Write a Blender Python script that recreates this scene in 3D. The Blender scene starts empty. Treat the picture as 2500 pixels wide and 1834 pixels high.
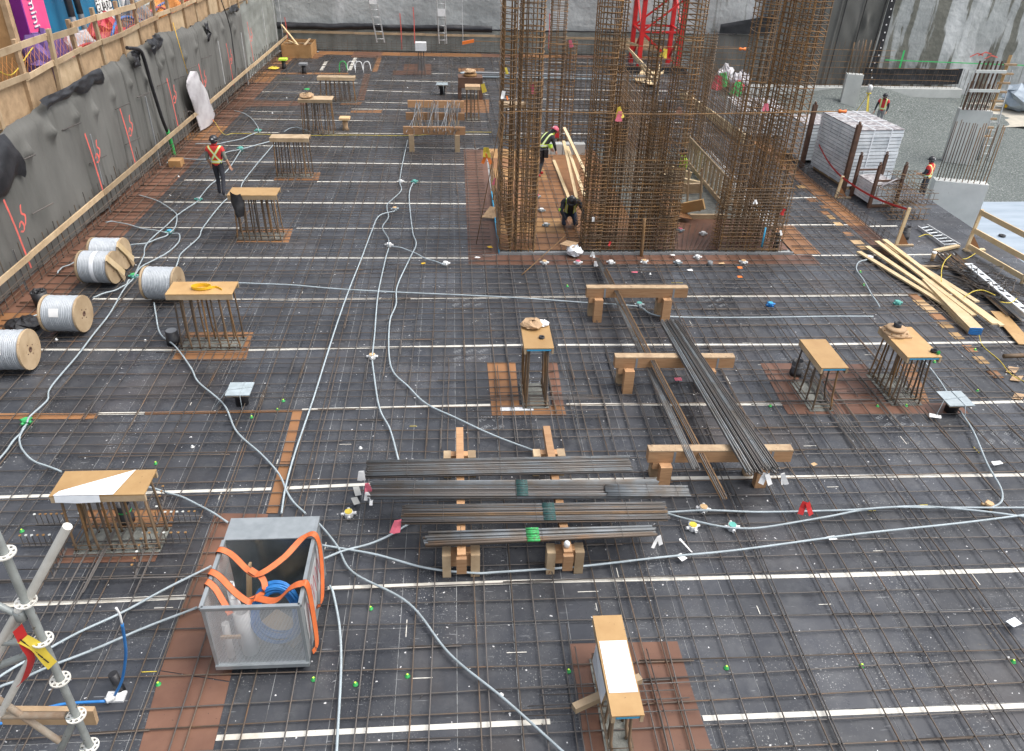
import bpy, math, random
import numpy as np
from mathutils import Matrix, Vector
random.seed(7); rng = np.random.default_rng(7)
R = math.radians
SC = bpy.context.scene
COL = SC.collection

# ------------------------------------------------------------------ camera
CAM_H = 8.41; F = 1905.4; PX0, PY0 = 1250.0, 917.0
PITCH, YAW, ROLL = R(32.293), R(4.719), R(-1.851)
def _axes():
    cy, sy, cp, sp, cr, sr = math.cos(YAW), math.sin(YAW), math.cos(PITCH), math.sin(PITCH), math.cos(ROLL), math.sin(ROLL)
    fwd = np.array([sy*cp, cy*cp, -sp]); right = np.array([cy, -sy, 0]); down = np.cross(fwd, right)
    return cr*right+sr*down, -sr*right+cr*down, fwd
RX, DN, FW = _axes()
EYE = np.array([0, 0, CAM_H])
cam = bpy.data.cameras.new('camera'); camo = bpy.data.objects.new('camera', cam); COL.objects.link(camo)
cam.sensor_width = 36; cam.lens = 36*F/2500; cam.clip_start = .05; cam.clip_end = 500
camo.matrix_world = Matrix(((RX[0], -DN[0], -FW[0], 0), (RX[1], -DN[1], -FW[1], 0), (RX[2], -DN[2], -FW[2], CAM_H), (0, 0, 0, 1)))
SC.camera = camo

# ------------------------------------------------------------------ sky, sun, exposure
world = bpy.data.worlds.new('World'); SC.world = world; world.use_nodes = True
wn = world.node_tree.nodes; wl = world.node_tree.links; wn.clear()
sky = wn.new('ShaderNodeTexSky'); sky.sky_type = 'NISHITA'; sky.sun_disc = False
SUN_EL, SUN_AZ = R(60), R(100)
sky.sun_elevation = SUN_EL; sky.sun_rotation = SUN_AZ; sky.air_density = 1.0; sky.dust_density = 5.0; sky.ozone_density = 1.0
hs = wn.new('ShaderNodeHueSaturation'); hs.inputs['Saturation'].default_value = .40
bg = wn.new('ShaderNodeBackground'); bg.inputs['Strength'].default_value = .15
wo = wn.new('ShaderNodeOutputWorld')
wl.new(sky.outputs[0], hs.inputs['Color']); wl.new(hs.outputs[0], bg.inputs['Color']); wl.new(bg.outputs[0], wo.inputs['Surface'])
sun = bpy.data.lights.new('sun', 'SUN'); sun.energy = .9; sun.angle = R(45); sun.color = (1, .97, .93)
suno = bpy.data.objects.new('sun', sun); COL.objects.link(suno)
_sd = Vector((math.sin(SUN_AZ)*math.cos(SUN_EL), math.cos(SUN_AZ)*math.cos(SUN_EL), math.sin(SUN_EL)))
suno.rotation_euler = _sd.to_track_quat('Z', 'Y').to_euler(); suno.location = (0, 0, 30)
SC.view_settings.view_transform = 'Standard'; SC.view_settings.look = 'None'; SC.view_settings.gamma = 1
SC.view_settings.exposure = 0.85

# ------------------------------------------------------------------ pixel -> place (a pixel gives a direction; the surface it touches gives the distance)
def ray(px, py):
    a, b = (px-PX0)/F, (py-PY0)/F
    return RX*a+DN*b+FW
def D(px, py, z=0.0):
    d = ray(px, py); return EYE+d*((z-CAM_H)/d[2])
def AY(px, py, Y):
    d = ray(px, py); return EYE+d*(Y/d[1])
def AX(px, py, X):
    d = ray(px, py); return EYE+d*(X/d[0])
def proj(w):
    c = np.array(w, float)-EYE; z = c@FW
    return np.array([PX0+F*(c@RX)/z, PY0+F*(c@DN)/z])
def UP(bx, by, py):
    lo, hi = -6.0, 7.9
    for _ in range(50):
        m = (lo+hi)/2
        if proj((bx, by, m))[1] > py: lo = m
        else: hi = m
    return m

# ------------------------------------------------------------------ materials
MATS = {}
def mat(name, col, rough=.7, col2=None, scale=6, lo=.4, hi=.65, bump=0, bscale=40, metal=0, spec=.5, rnd=0, stretch=(1, 1, 1), speck=None, sscale=60, sthr=.72, coat=0):
    m = bpy.data.materials.new(name); m.use_nodes = True; n = m.node_tree.nodes; l = m.node_tree.links
    p = n['Principled BSDF']; p.inputs['Roughness'].default_value = rough; p.inputs['Metallic'].default_value = metal
    p.inputs['Specular IOR Level'].default_value = spec; p.inputs['Coat Weight'].default_value = coat
    g = n.new('ShaderNodeNewGeometry'); mp = n.new('ShaderNodeMapping'); mp.inputs['Scale'].default_value = stretch
    l.new(g.outputs['Position'], mp.inputs['Vector'])
    c = n.new('ShaderNodeRGB'); c.outputs[0].default_value = (*col, 1); out = c.outputs[0]
    def mix(a, b, f, mode='MIX'):
        x = n.new('ShaderNodeMix'); x.data_type = 'RGBA'; x.blend_type = mode
        l.new(a, x.inputs[6]); 
        if isinstance(b, tuple): x.inputs[7].default_value = (*b, 1)
        else: l.new(b, x.inputs[7])
        if isinstance(f, float): x.inputs[0].default_value = f
        else: l.new(f, x.inputs[0])
        return x.outputs[2]
    def noise(s, lo_, hi_, det=6, r=.6):
        t = n.new('ShaderNodeTexNoise'); t.inputs['Scale'].default_value = s; t.inputs['Detail'].default_value = det; t.inputs['Roughness'].default_value = r
        l.new(mp.outputs[0], t.inputs['Vector'])
        q = n.new('ShaderNodeMapRange'); q.inputs[1].default_value = lo_; q.inputs[2].default_value = hi_; l.new(t.outputs['Fac'], q.inputs[0])
        return q.outputs[0], t.outputs['Fac']
    if col2 is not None: out = mix(out, col2, noise(scale, lo, hi)[0])
    if speck is not None:
        out = mix(out, speck, noise(sscale, sthr, sthr+.04, 2)[0])
    if rnd:
        oi = n.new('ShaderNodeObjectInfo'); q = n.new('ShaderNodeMapRange'); q.inputs[3].default_value = 1-rnd; q.inputs[4].default_value = 1+rnd*.6
        l.new(oi.outputs['Random'], q.inputs[0]); h = n.new('ShaderNodeHueSaturation'); l.new(q.outputs[0], h.inputs['Value']); l.new(out, h.inputs['Color']); out = h.outputs[0]
    l.new(out, p.inputs['Base Color'])
    if bump:
        b = n.new('ShaderNodeBump'); b.inputs['Strength'].default_value = bump; b.inputs['Distance'].default_value = .02
        l.new(noise(bscale, 0, 1)[1], b.inputs['Height']); l.new(b.outputs[0], p.inputs['Normal'])
    MATS[name] = m
    return m
mat('rebar', (.115, .090, .070), .55, (.19, .105, .052), 2.2, .54, .74, metal=.15, rnd=.3)
mat('rebar_dark', (.105, .095, .088), .5, (.15, .105, .07), 4, .55, .8, metal=.15, rnd=.3)
mat('rebar_blue', (.165, .18, .19), .5, (.13, .105, .08), 3, .4, .7, metal=.15, rnd=.4)
mat('rebar_rust', (.29, .16, .062), .8, (.15, .088, .042), 3, .35, .65, rnd=.35)
mat('rebar_core', (.16, .108, .065), .7, (.26, .145, .06), 2.2, .5, .72, rnd=.35)
mat('rust_end', (.30, .17, .06), .8, (.14, .07, .03), 30)
mat('strip_white', (.62, .60, .54), .6, (.40, .36, .29), 2.6, .50, .78, speck=(.35, .25, .16), sscale=22, sthr=.72)
mat('ply_brown', (.185, .098, .066), .40, (.115, .058, .040), 1.3, .35, .7, spec=.3, speck=(.06, .04, .03), sscale=28, sthr=.7, rnd=.22)
mat('ply_tan', (.30, .145, .06), .5, (.20, .095, .042), 1.2, .35, .75, speck=(.12, .06, .03), sscale=20, sthr=.72, rnd=.18)
mat('cap_ply', (.46, .29, .125), .5, (.38, .225, .09), 2.5, .4, .7, speck=(.22, .13, .06), sscale=18, sthr=.70, rnd=.22)
mat('lumber', (.47, .355, .225), .65, (.34, .24, .14), 3, .4, .7, rnd=.32, speck=(.25, .13, .06), sscale=16, sthr=.70)
mat('lumber_fresh', (.66, .52, .32), .6, (.58, .42, .22), 2.5, .4, .7, rnd=.14, speck=(.40, .22, .08), sscale=12, sthr=.74)
mat('lumber_old', (.42, .29, .17), .75, (.27, .18, .10), 4, .4, .7, rnd=.2, speck=(.15, .09, .05), sscale=20, sthr=.7)
mat('glulam', (.46, .27, .14), .65, (.34, .18, .085), 5, .4, .7, rnd=.28, stretch=(.6, 4, 8), speck=(.1, .05, .03), sscale=7, sthr=.72)
mat('glulam_top', (.46, .34, .21), .75, (.30, .20, .12), 6, .35, .7, speck=(.12, .08, .05), sscale=18, sthr=.68)
mat('membrane', (.104, .104, .096), .85, (.155, .154, .143), .7, .35, .7, bump=.35, bscale=11, stretch=(1, 1, .45))
mat('membrane_black', (.014, .015, .018), .4, (.03, .03, .034), 3, bump=.3, bscale=12)
mat('shotcrete', (.40, .42, .42), .9, (.29, .31, .305), .35, .38, .66, bump=.9, bscale=5)
mat('concrete', (.56, .575, .55), .8, (.46, .475, .455), 1.6, .35, .7, bump=.15, bscale=20, speck=(.2, .2, .19), sscale=14, sthr=.73)
mat('concrete_wet', (.20, .205, .185), .75, (.12, .125, .11), 6, bump=.6, bscale=50)
mat('grout_wall', (.27, .285, .265), .9, (.17, .18, .165), 1.2, .35, .7, bump=.7, bscale=12)
mat('gravel', (.125, .142, .136), .95, (.075, .09, .085), 9, .38, .62, bump=1.0, bscale=30, speck=(.27, .29, .28), sscale=16, sthr=.57)
mat('white_sheet', (.33, .39, .45), .55, (.26, .32, .38), 1.2, bump=.4, bscale=3, stretch=(.5, 2.5, 1))
mat('conduit', (.37, .43, .46), .5, (.29, .34, .36), 5, rnd=.14)
mat('reel_wire', (.40, .43, .46), .35, (.33, .36, .39), 8, rnd=.08, spec=.6)
mat('plastic_white', (.72, .73, .73), .4, (.62, .63, .62), 5)
mat('wrap', (.80, .83, .86), .25, (.70, .74, .78), 4)
mat('paper', (.80, .80, .79), .7, (.72, .72, .71), 6)
mat('paper_dark', (.36, .36, .34), .7)
mat('green', (.05, .38, .12), .5); mat('green_bright', (.05, .42, .10), .5, (.03, .32, .08), 5)
mat('teal_paint', (.02, .085, .08), .6, (.04, .05, .05), 30); mat('green_paint', (.03, .40, .10), .6, (.06, .12, .06), 30); mat('teal', (.10, .36, .31), .5, (.14, .42, .37), 10, rnd=.2); mat('blue', (.03, .20, .52), .4, (.02, .15, .42), 8)
mat('cyan', (.05, .34, .56), .5); mat('yellow', (.66, .52, .06), .5, (.56, .42, .05), 8); mat('yellow_strap', (.75, .45, .02), .6)
mat('tan', (.56, .38, .20), .6, rnd=.2); mat('orange', (.78, .19, .03), .5); mat('orange_strap', (.60, .145, .04), .6, (.50, .11, .03), 8)
mat('strap_edge', (.05, .03, .02), .8)
mat('red', (.50, .025, .025), .5, (.42, .02, .02), 5); mat('crane_red', (.58, .02, .02), .38, (.45, .015, .015), 2); mat('pink', (.55, .12, .17), .6)
mat('hivis_red', (.50, .04, .03), .8); mat('lime', (.55, .85, .08), .6)
mat('spray_red', (.80, .14, .11), .8, (.50, .13, .11), 6); mat('spray_green', (.05, .55, .15), .8)
mat('black', (.015, .015, .018), .45, (.028, .028, .03), 6); mat('rubber', (.02, .02, .02), .7)
mat('steel_galv', (.40, .43, .44), .38, (.32, .35, .36), 5, metal=.55, rnd=.08, bump=.05)
mat('steel_inner', (.25, .28, .29), .22, (.17, .19, .20), 3, metal=.75)
mat('scaffold', (.36, .39, .38), .5, (.27, .29, .28), 7, metal=.35, rnd=.1, speck=(.17, .15, .12), sscale=25, sthr=.66)
mat('scaffold_white', (.66, .65, .60), .45, (.54, .53, .48), 6); mat('scaffold_rust', (.24, .16, .10), .7, (.34, .30, .24), 5)
mat('alu', (.62, .63, .63), .4, (.50, .51, .51), 4, metal=.4); mat('alu_white', (.78, .82, .84), .45, (.50, .55, .58), 2.5, .4, .7, rnd=.1); mat('panel_gap', (.17, .18, .19), .8)
mat('panel_top', (.20, .185, .195), .8, (.42, .41, .41), 7, .45, .6, bump=.3)
mat('steel_brown', (.13, .07, .045), .65, (.08, .045, .03), 5)
mat('skin', (.50, .28, .19), .55); mat('navy', (.022, .024, .032), .8, (.032, .034, .045), 9); mat('shirt_grey', (.17, .18, .15), .85)
mat('boot_grey', (.22, .21, .19), .7); mat('jeans', (.02, .03, .055), .85); mat('hat_black', (.03, .03, .035), .25, spec=.6)
mat('boot_dark', (.06, .07, .08), .45); mat('skin_tan', (.44, .26, .17), .55); mat('grey_mid', (.22, .23, .24), .6)
mat('purple', (.22, .03, .27), .4, (.17, .02, .22), 1.5); mat('magenta', (.82, .10, .28), .4, (.72, .08, .24), 1.5); mat('container_blue', (.015, .17, .32), .42, (.01, .13, .26), 1.2)
mat('wall_pale', (.50, .54, .52), .7, (.44, .48, .46), 1.0); mat('ply_old', (.42, .24, .10), .7, (.30, .16, .06), 2)
mat('net', (.75, .30, .08), .7); mat('net_purple', (.13, .07, .22), .7); mat('hose_red', (.42, .04, .06), .5)
mat('cardboard', (.46, .31, .18), .85, (.36, .24, .14), 8)
mat('earth', (.18, .15, .12), .95, (.12, .10, .08), 2)
mat('bag_white', (.50, .49, .50), .5, (.40, .38, .40), 3, bump=.4, bscale=10)

def panel_mat():
    m = bpy.data.materials.new('panel_film'); m.use_nodes = True; n = m.node_tree.nodes; l = m.node_tree.links; p = n['Principled BSDF']
    g = n.new('ShaderNodeNewGeometry')
    def nz(s, lo, hi, det=6, rough=.6, vec=None):
        t = n.new('ShaderNodeTexNoise'); t.inputs['Scale'].default_value = s; t.inputs['Detail'].default_value = det; t.inputs['Roughness'].default_value = rough
        l.new(vec or g.outputs['Position'], t.inputs['Vector']); q = n.new('ShaderNodeMapRange'); q.inputs[1].default_value = lo; q.inputs[2].default_value = hi; l.new(t.outputs['Fac'], q.inputs[0]); return q.outputs[0]
    def mix(a, b, f):
        x = n.new('ShaderNodeMix'); x.data_type = 'RGBA'
        for s, v in ((6, a), (7, b)):
            if isinstance(v, tuple): x.inputs[s].default_value = (*v, 1)
            else: l.new(v, x.inputs[s])
        if isinstance(f, float): x.inputs[0].default_value = f
        else: l.new(f, x.inputs[0])
        return x.outputs[2]
    def mul(a, b):
        x = n.new('ShaderNodeMath'); x.operation = 'MULTIPLY'
        for s, v in ((0, a), (1, b)):
            if isinstance(v, float): x.inputs[s].default_value = v
            else: l.new(v, x.inputs[s])
        return x.outputs[0]
    c = mix((.034, .037, .044), (.052, .055, .063), nz(.7, .35, .65))
    c = mix(c, (.072, .054, .046), mul(nz(.28, .54, .74), .6))               # brownish film
    c = mix(c, (.125, .128, .13), mul(nz(2.1, .48, .82, 8, .75), .6))           # dust clouds
    c = mix(c, (.013, .013, .016), mul(nz(1.3, .60, .72, 5), .6))              # damp patches
    blot = nz(.9, .45, .7)
    c = mix(c, (.42, .42, .40), mul(nz(38, .63, .67, 2), blot))                 # grit
    c = mix(c, (.60, .60, .60), nz(15, .745, .76, 1))                            # larger white specks
    c = mix(c, (.32, .25, .13), mul(nz(24, .62, .66, 3), nz(.5, .60, .72)))     # sawdust
    mp = n.new('ShaderNodeMapping'); mp.inputs['Scale'].default_value = (1, 14, 1); l.new(g.outputs['Position'], mp.inputs['Vector'])
    c = mix(c, (.30, .31, .32), mul(nz(3.1, .70, .74, 2, .5, mp.outputs[0]), .7))  # chalk smears
    oi = n.new('ShaderNodeObjectInfo'); ad = n.new('ShaderNodeMath'); ad.operation = 'ADD'; l.new(oi.outputs['Random'], ad.inputs[0]); l.new(g.outputs['Random Per Island'], ad.inputs[1])
    fr = n.new('ShaderNodeMath'); fr.operation = 'FRACT'; l.new(ad.outputs[0], fr.inputs[0])
    q = n.new('ShaderNodeMapRange'); q.inputs[3].default_value = .78; q.inputs[4].default_value = 1.22; l.new(fr.outputs[0], q.inputs[0])
    h = n.new('ShaderNodeHueSaturation'); l.new(q.outputs[0], h.inputs['Value']); l.new(c, h.inputs['Color']); l.new(h.outputs[0], p.inputs['Base Color'])
    q2 = n.new('ShaderNodeMapRange'); q2.inputs[3].default_value = .20; q2.inputs[4].default_value = .54; l.new(nz(1.1, .40, .58), q2.inputs[0]); l.new(q2.outputs[0], p.inputs['Roughness'])
    b = n.new('ShaderNodeBump'); b.inputs['Strength'].default_value = .12; b.inputs['Distance'].default_value = .02; l.new(nz(7, 0, 1), b.inputs['Height']); l.new(b.outputs[0], p.inputs['Normal'])
    MATS['panel_film'] = m
panel_mat()

def streak_mat():
    m = bpy.data.materials.new('shotcrete_streaked'); m.use_nodes = True; n = m.node_tree.nodes; l = m.node_tree.links; p = n['Principled BSDF']; p.inputs['Roughness'].default_value = .85
    g = n.new('ShaderNodeNewGeometry')
    def nz(s, lo, hi, sc=(1, 1, 1), det=5, rot=0):
        mp = n.new('ShaderNodeMapping'); mp.inputs['Scale'].default_value = sc; mp.inputs['Rotation'].default_value = (0, rot, 0); l.new(g.outputs['Position'], mp.inputs['Vector'])
        t = n.new('ShaderNodeTexNoise'); t.inputs['Scale'].default_value = s; t.inputs['Detail'].default_value = det; l.new(mp.outputs[0], t.inputs['Vector'])
        q = n.new('ShaderNodeMapRange'); q.inputs[1].default_value = lo; q.inputs[2].default_value = hi; l.new(t.outputs['Fac'], q.inputs[0]); return q.outputs[0]
    def mix(a, b, f):
        x = n.new('ShaderNodeMix'); x.data_type = 'RGBA'
        for s, v in ((6, a), (7, b)):
            if isinstance(v, tuple): x.inputs[s].default_value = (*v, 1)
            else: l.new(v, x.inputs[s])
        l.new(f, x.inputs[0]); return x.outputs[2]
    c = mix((.44, .46, .455), (.31, .325, .32), nz(.5, .35, .65))
    c = mix(c, (.58, .60, .60), nz(.7, .50, .66, (1, 1, .22), 5, R(10)))
    # damp streaks only on the part of the wall that weeps (right of the membrane)
    sx = n.new('ShaderNodeSeparateXYZ'); l.new(g.outputs['Position'], sx.inputs[0])
    q = n.new('ShaderNodeMapRange'); q.inputs[1].default_value = 9; q.inputs[2].default_value = 20; l.new(sx.outputs[0], q.inputs[0])
    w = n.new('ShaderNodeMath'); w.operation = 'MULTIPLY'; l.new(q.outputs[0], w.inputs[0]); l.new(nz(1.9, .52, .57, (1, 1, .10), 4, R(13)), w.inputs[1])
    c = mix(c, (.165, .165, .14), w.outputs[0])
    l.new(c, p.inputs['Base Color'])
    b = n.new('ShaderNodeBump'); b.inputs['Strength'].default_value = .9; b.inputs['Distance'].default_value = .06; l.new(nz(3.5, 0, 1, det=8), b.inputs['Height']); l.new(b.outputs[0], p.inputs['Normal'])
    MATS['shotcrete_streaked'] = m
streak_mat()

def mesh_mat():   # perforated sheet of the cart
    m = bpy.data.materials.new('perforated_steel'); m.use_nodes = True; n = m.node_tree.nodes; l = m.node_tree.links; p = n['Principled BSDF']
    p.inputs['Base Color'].default_value = (.74, .77, .78, 1); p.inputs['Roughness'].default_value = .4; p.inputs['Metallic'].default_value = .5
    g = n.new('ShaderNodeNewGeometry'); v = n.new('ShaderNodeTexVoronoi'); v.voronoi_dimensions = '2D'; v.inputs['Scale'].default_value = 62; v.inputs['Randomness'].default_value = 0; sx = n.new('ShaderNodeSeparateXYZ'); l.new(g.outputs['Position'], sx.inputs[0]); ad = n.new('ShaderNodeMath'); l.new(sx.outputs[0], ad.inputs[0]); l.new(sx.outputs[1], ad.inputs[1]); cx = n.new('ShaderNodeCombineXYZ'); l.new(ad.outputs[0], cx.inputs[0]); l.new(sx.outputs[2], cx.inputs[1]); l.new(cx.outputs[0], v.inputs['Vector'])
    c = n.new('ShaderNodeMath'); c.operation = 'GREATER_THAN'; c.inputs[1].default_value = .44; l.new(v.outputs['Distance'], c.inputs[0]); l.new(c.outputs[0], p.inputs['Alpha'])
    MATS['perforated_steel'] = m
mesh_mat()

# ------------------------------------------------------------------ mesh builders
class MB:
    def __init__(s): s.v = []; s.f = []; s.sm = []; s.mi = []; s.cur = 0
    def add(s, vs, fs, smooth=False):
        o = len(s.v); s.v += [tuple(map(float, p)) for p in vs]; s.f += [tuple(i+o for i in f) for f in fs]; s.sm += [smooth]*len(fs); s.mi += [s.cur]*len(fs); return s
    def hexa(s, c):   # 8 corners: bottom 4 (ccw), top 4
        return s.add(c, [(3, 2, 1, 0), (4, 5, 6, 7), (0, 1, 5, 4), (1, 2, 6, 5), (2, 3, 7, 6), (3, 0, 4, 7)])
    def box(s, x0, x1, y0, y1, z0, z1):
        return s.hexa([(x0, y0, z0), (x1, y0, z0), (x1, y1, z0), (x0, y1, z0), (x0, y0, z1), (x1, y0, z1), (x1, y1, z1), (x0, y1, z1)])
    def obox(s, c, ax, ay, az):   # centre + half-axis vectors
        c, ax, ay, az = map(np.array, (c, ax, ay, az))
        return s.hexa([c-ax-ay-az, c+ax-ay-az, c+ax+ay-az, c-ax+ay-az, c-ax-ay+az, c+ax-ay+az, c+ax+ay+az, c-ax+ay+az])
    def beam(s, a, b, w, h, upv=(0, 0, 1)):
        a, b = np.array(a, float), np.array(b, float); d = b-a; L = np.linalg.norm(d); d /= L
        u = np.array(upv, float); sd = np.cross(d, u)
        if np.linalg.norm(sd) < 1e-4: sd = np.cross(d, (1, 0, 0))
        sd /= np.linalg.norm(sd); u = np.cross(sd, d)
        return s.obox((a+b)/2, d*L/2, sd*w/2, u*h/2)
    def tube(s, pts, r, n=6, cap=True):
        pts = np.array(pts, float); k = len(pts); rs = np.full(k, r) if np.isscalar(r) else np.array(r)
        t = np.gradient(pts, axis=0) if k > 2 else np.array([pts[1]-pts[0]]*2); t /= np.linalg.norm(t, axis=1)[:, None]+1e-12
        ref = np.array([0, 0, 1.0]) if abs(t[0][2]) < .9 else np.array([1.0, 0, 0])
        u = np.cross(t[0], ref); u /= np.linalg.norm(u); vs = []
        for i in range(k):
            u = u-t[i]*(u@t[i]); u /= np.linalg.norm(u)+1e-12; w = np.cross(t[i], u)
            for j in range(n):
                a = 2*math.pi*j/n; vs.append(pts[i]+(u*math.cos(a)+w*math.sin(a))*rs[i])
        fs = [(i*n+j, i*n+(j+1) % n, (i+1)*n+(j+1) % n, (i+1)*n+j) for i in range(k-1) for j in range(n)]
        o = len(s.v); s.add(vs, fs, True)
        if cap:
            s.f += [tuple(o+j for j in reversed(range(n))), tuple(o+(k-1)*n+j for j in range(n))]; s.sm += [False]*2; s.mi += [s.cur]*2
        return s
    def lathe(s, c, ax, prof, n=20, smooth=True):   # prof: (radius, dist along axis)
        c = np.array(c, float); ax = np.array(ax, float); ax /= np.linalg.norm(ax); ref = np.array([0, 0, 1.0]) if abs(ax[2]) < .9 else np.array([1.0, 0, 0])
        u = np.cross(ax, ref); u /= np.linalg.norm(u); w = np.cross(ax, u)
        vs = [c+ax*h+(u*math.cos(2*math.pi*j/n)+w*math.sin(2*math.pi*j/n))*r for r, h in prof for j in range(n)]
        k = len(prof); fs = [(i*n+j, i*n+(j+1) % n, (i+1)*n+(j+1) % n, (i+1)*n+j) for i in range(k-1) for j in range(n)]
        return s.add(vs, fs, smooth)
    def disc(s, c, ax, r, h, n=20):
        return s.lathe(c, ax, [(1e-4, 0), (r, 0), (r, h), (1e-4, h)], n, False)
    def poly(s, pts, th=.003):   # flat polygon with thickness, extruded down
        pts = [np.array(p, float) for p in pts]; k = len(pts); lo = [p-np.array((0, 0, th)) for p in pts]
        return s.add(pts+lo, [tuple(range(k)), tuple(range(2*k-1, k-1, -1))]+[(i, i+k, (i+1) % k+k, (i+1) % k) for i in range(k)])
    def ribbon(s, pts, wv, th=.004):   # band: points + width vectors (per point), thin
        pts = np.array(pts, float); k = len(pts); wv = np.array(wv, float)
        if wv.ndim == 1: wv = np.tile(wv, (k, 1))
        t = np.gradient(pts, axis=0); nn = np.cross(t, wv); nn /= np.linalg.norm(nn, axis=1)[:, None]+1e-9; nn *= th/2
        vs = []
        for i in range(k): vs += [pts[i]-wv[i]/2-nn[i], pts[i]+wv[i]/2-nn[i], pts[i]+wv[i]/2+nn[i], pts[i]-wv[i]/2+nn[i]]
        fs = [(4*i+j, 4*i+(j+1) % 4, 4*i+4+(j+1) % 4, 4*i+4+j) for i in range(k-1) for j in range(4)]
        return s.add(vs, fs+[(3, 2, 1, 0), (4*k-4, 4*k-3, 4*k-2, 4*k-1)])
    def mesh(s, name, mats):
        m = bpy.data.meshes.new(name); m.from_pydata(s.v, [], s.f)
        for a in ([mats] if isinstance(mats, str) else mats): m.materials.append(MATS[a])
        m.polygons.foreach_set('use_smooth', s.sm); m.polygons.foreach_set('material_index', s.mi); m.update()
        return m
    def build(s, name, mats, parent=None, mtx=None, local=False):
        return place(s.mesh(name, mats), name, parent, mtx, local)
WM = {}
def place(me, name, parent=None, mtx=None, local=False):
    o = bpy.data.objects.new(name, me); COL.objects.link(o)
    m = mtx or Matrix.Identity(4)
    if parent is not None:
        o.parent = parent
        if not local: o.matrix_parent_inverse = WM[parent.name].inverted()
    o.matrix_basis = m; WM[o.name] = (WM[parent.name] @ m) if (local and parent is not None) else m
    return o
def tag(o, label, cat, group=None, kind=None):
    if label: o['label'] = label
    if cat: o['category'] = cat
    if group: o['group'] = group
    if kind: o['kind'] = kind
    return o
def thing(name, label, cat, loc=(0, 0, 0), rz=0, group=None):
    o = bpy.data.objects.new(name, None); COL.objects.link(o); o.empty_display_size = .2
    m = Matrix.Translation(Vector([float(c) for c in loc])) @ Matrix.Rotation(rz, 4, 'Z'); o.matrix_basis = m; WM[o.name] = m
    return tag(o, label, cat, group)
def struct(o): o['kind'] = 'structure'; return o
def smooth_path(pts, n=6):
    pts = np.array(pts, float)
    if len(pts) < 3: return np.array([pts[0]+(pts[1]-pts[0])*t for t in np.linspace(0, 1, n)])
    p = np.vstack([2*pts[0]-pts[1], pts, 2*pts[-1]-pts[-2]]); out = []
    for i in range(1, len(p)-2):
        for t in np.linspace(0, 1, n, endpoint=False):
            a, b, c, d = p[i-1], p[i], p[i+1], p[i+2]
            out.append(.5*((2*b)+(-a+c)*t+(2*a-5*b+4*c-d)*t*t+(-a+3*b-3*c+d)*t**3))
    out.append(pts[-1]); return np.array(out)
# unit bar mesh (z 0..1, radius 1) shared by straight bars
def unit_bar(mat_, n=6): 
    key = ('bar', mat_, n)
    if key not in SHARED: SHARED[key] = MB().tube([(0, 0, 0), (0, 0, 1)], 1, n).mesh('bar', mat_)
    return SHARED[key]
SHARED = {}
def bar(name, a, b, r, mat_, parent, n=6):
    a, b = Vector([float(c) for c in a]), Vector([float(c) for c in b]); d = b-a
    m = Matrix.Translation(a) @ d.to_track_quat('Z', 'Y').to_matrix().to_4x4() @ Matrix.Diagonal((r, r, d.length, 1))
    return place(unit_bar(mat_, n), name, parent, m)
def text_mesh(txt, size, name, mat_, parent, mtx, th=.004):
    cu = bpy.data.curves.new(name, 'FONT'); cu.body = txt; cu.size = size; cu.extrude = th; cu.align_x = 'CENTER'; cu.align_y = 'CENTER'; cu.resolution_u = 3
    to = bpy.data.objects.new('tmp', cu); COL.objects.link(to); bpy.context.view_layer.update()
    me = bpy.data.meshes.new_from_object(to.evaluated_get(bpy.context.evaluated_depsgraph_get())); bpy.data.objects.remove(to); bpy.data.curves.remove(cu)
    me.materials.clear(); me.materials.append(MATS[mat_]); return place(me, name, parent, mtx)
def noise2(u, v, seed=0, octs=4):
    r = np.random.default_rng(seed); o = np.zeros(np.broadcast(u, v).shape)
    for k in range(octs):
        for _ in range(3):
            a = r.uniform(0, 2*math.pi); f = 2**k*r.uniform(.7, 1.3); o = o+np.sin((u*math.cos(a)+v*math.sin(a))*f+r.uniform(0, 6.28))/(3*1.7**k)
    return o
def grid(us, vs, fn):
    U, V = np.meshgrid(us, vs, indexing='ij'); P = fn(U, V); nu, nv = U.shape
    ver = np.stack(P, -1).reshape(-1, 3); fs = [(i*nv+j, (i+1)*nv+j, (i+1)*nv+j+1, i*nv+j+1) for i in range(nu-1) for j in range(nv-1)]
    return MB().add(ver, fs, True)

# ================================================================== SETTING
# ---- deck of film-faced formwork panels
RIGHT, BACK = 15.5, 48.0
CORE = (1.15, 9.25, 19.3, 29.3)
b = MB(); b.box(-10.6, CORE[0]-.3, 1.5, BACK, -.30, -.006); b.box(CORE[0]-.299, RIGHT, 1.5, CORE[2], -.30, -.006); b.box(CORE[0]-.299, CORE[1]+.3, CORE[2]+.001, CORE[3], -.30, -.031)
b.box(CORE[1]+.301, RIGHT, CORE[2]+.001, 33, -.30, -.006); b.box(CORE[0]-.299, CORE[1]+.3, CORE[3]+.001, BACK, -.30, -.007); b.box(CORE[1]+.301, 12.6, 33.001, BACK, -.30, -.006)
deck = struct(b.build('deck', mat('dusty_joint', (.34, .35, .35), .9, (.12, .12, .12), 3, .5, .62).name))
SY = [D(x, y)[1] for x, y in [(1100, 1773), (1200, 1422), (1000, 1180.5), (1000, 994), (1000, 847.5), (1100, 726.7), (1000, 630.2), (1000, 557.7), (1000, 497.5), (1000, 445.2), (1000, 401), (1000, 362), (1000, 327.3), (1000, 297)]]
rows = [1.6, 3.25]+SY
while rows[-1] < BACK-1.5: rows.append(rows[-1]+2.0)
rows[-1] = BACK-.35
panels = []
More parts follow.
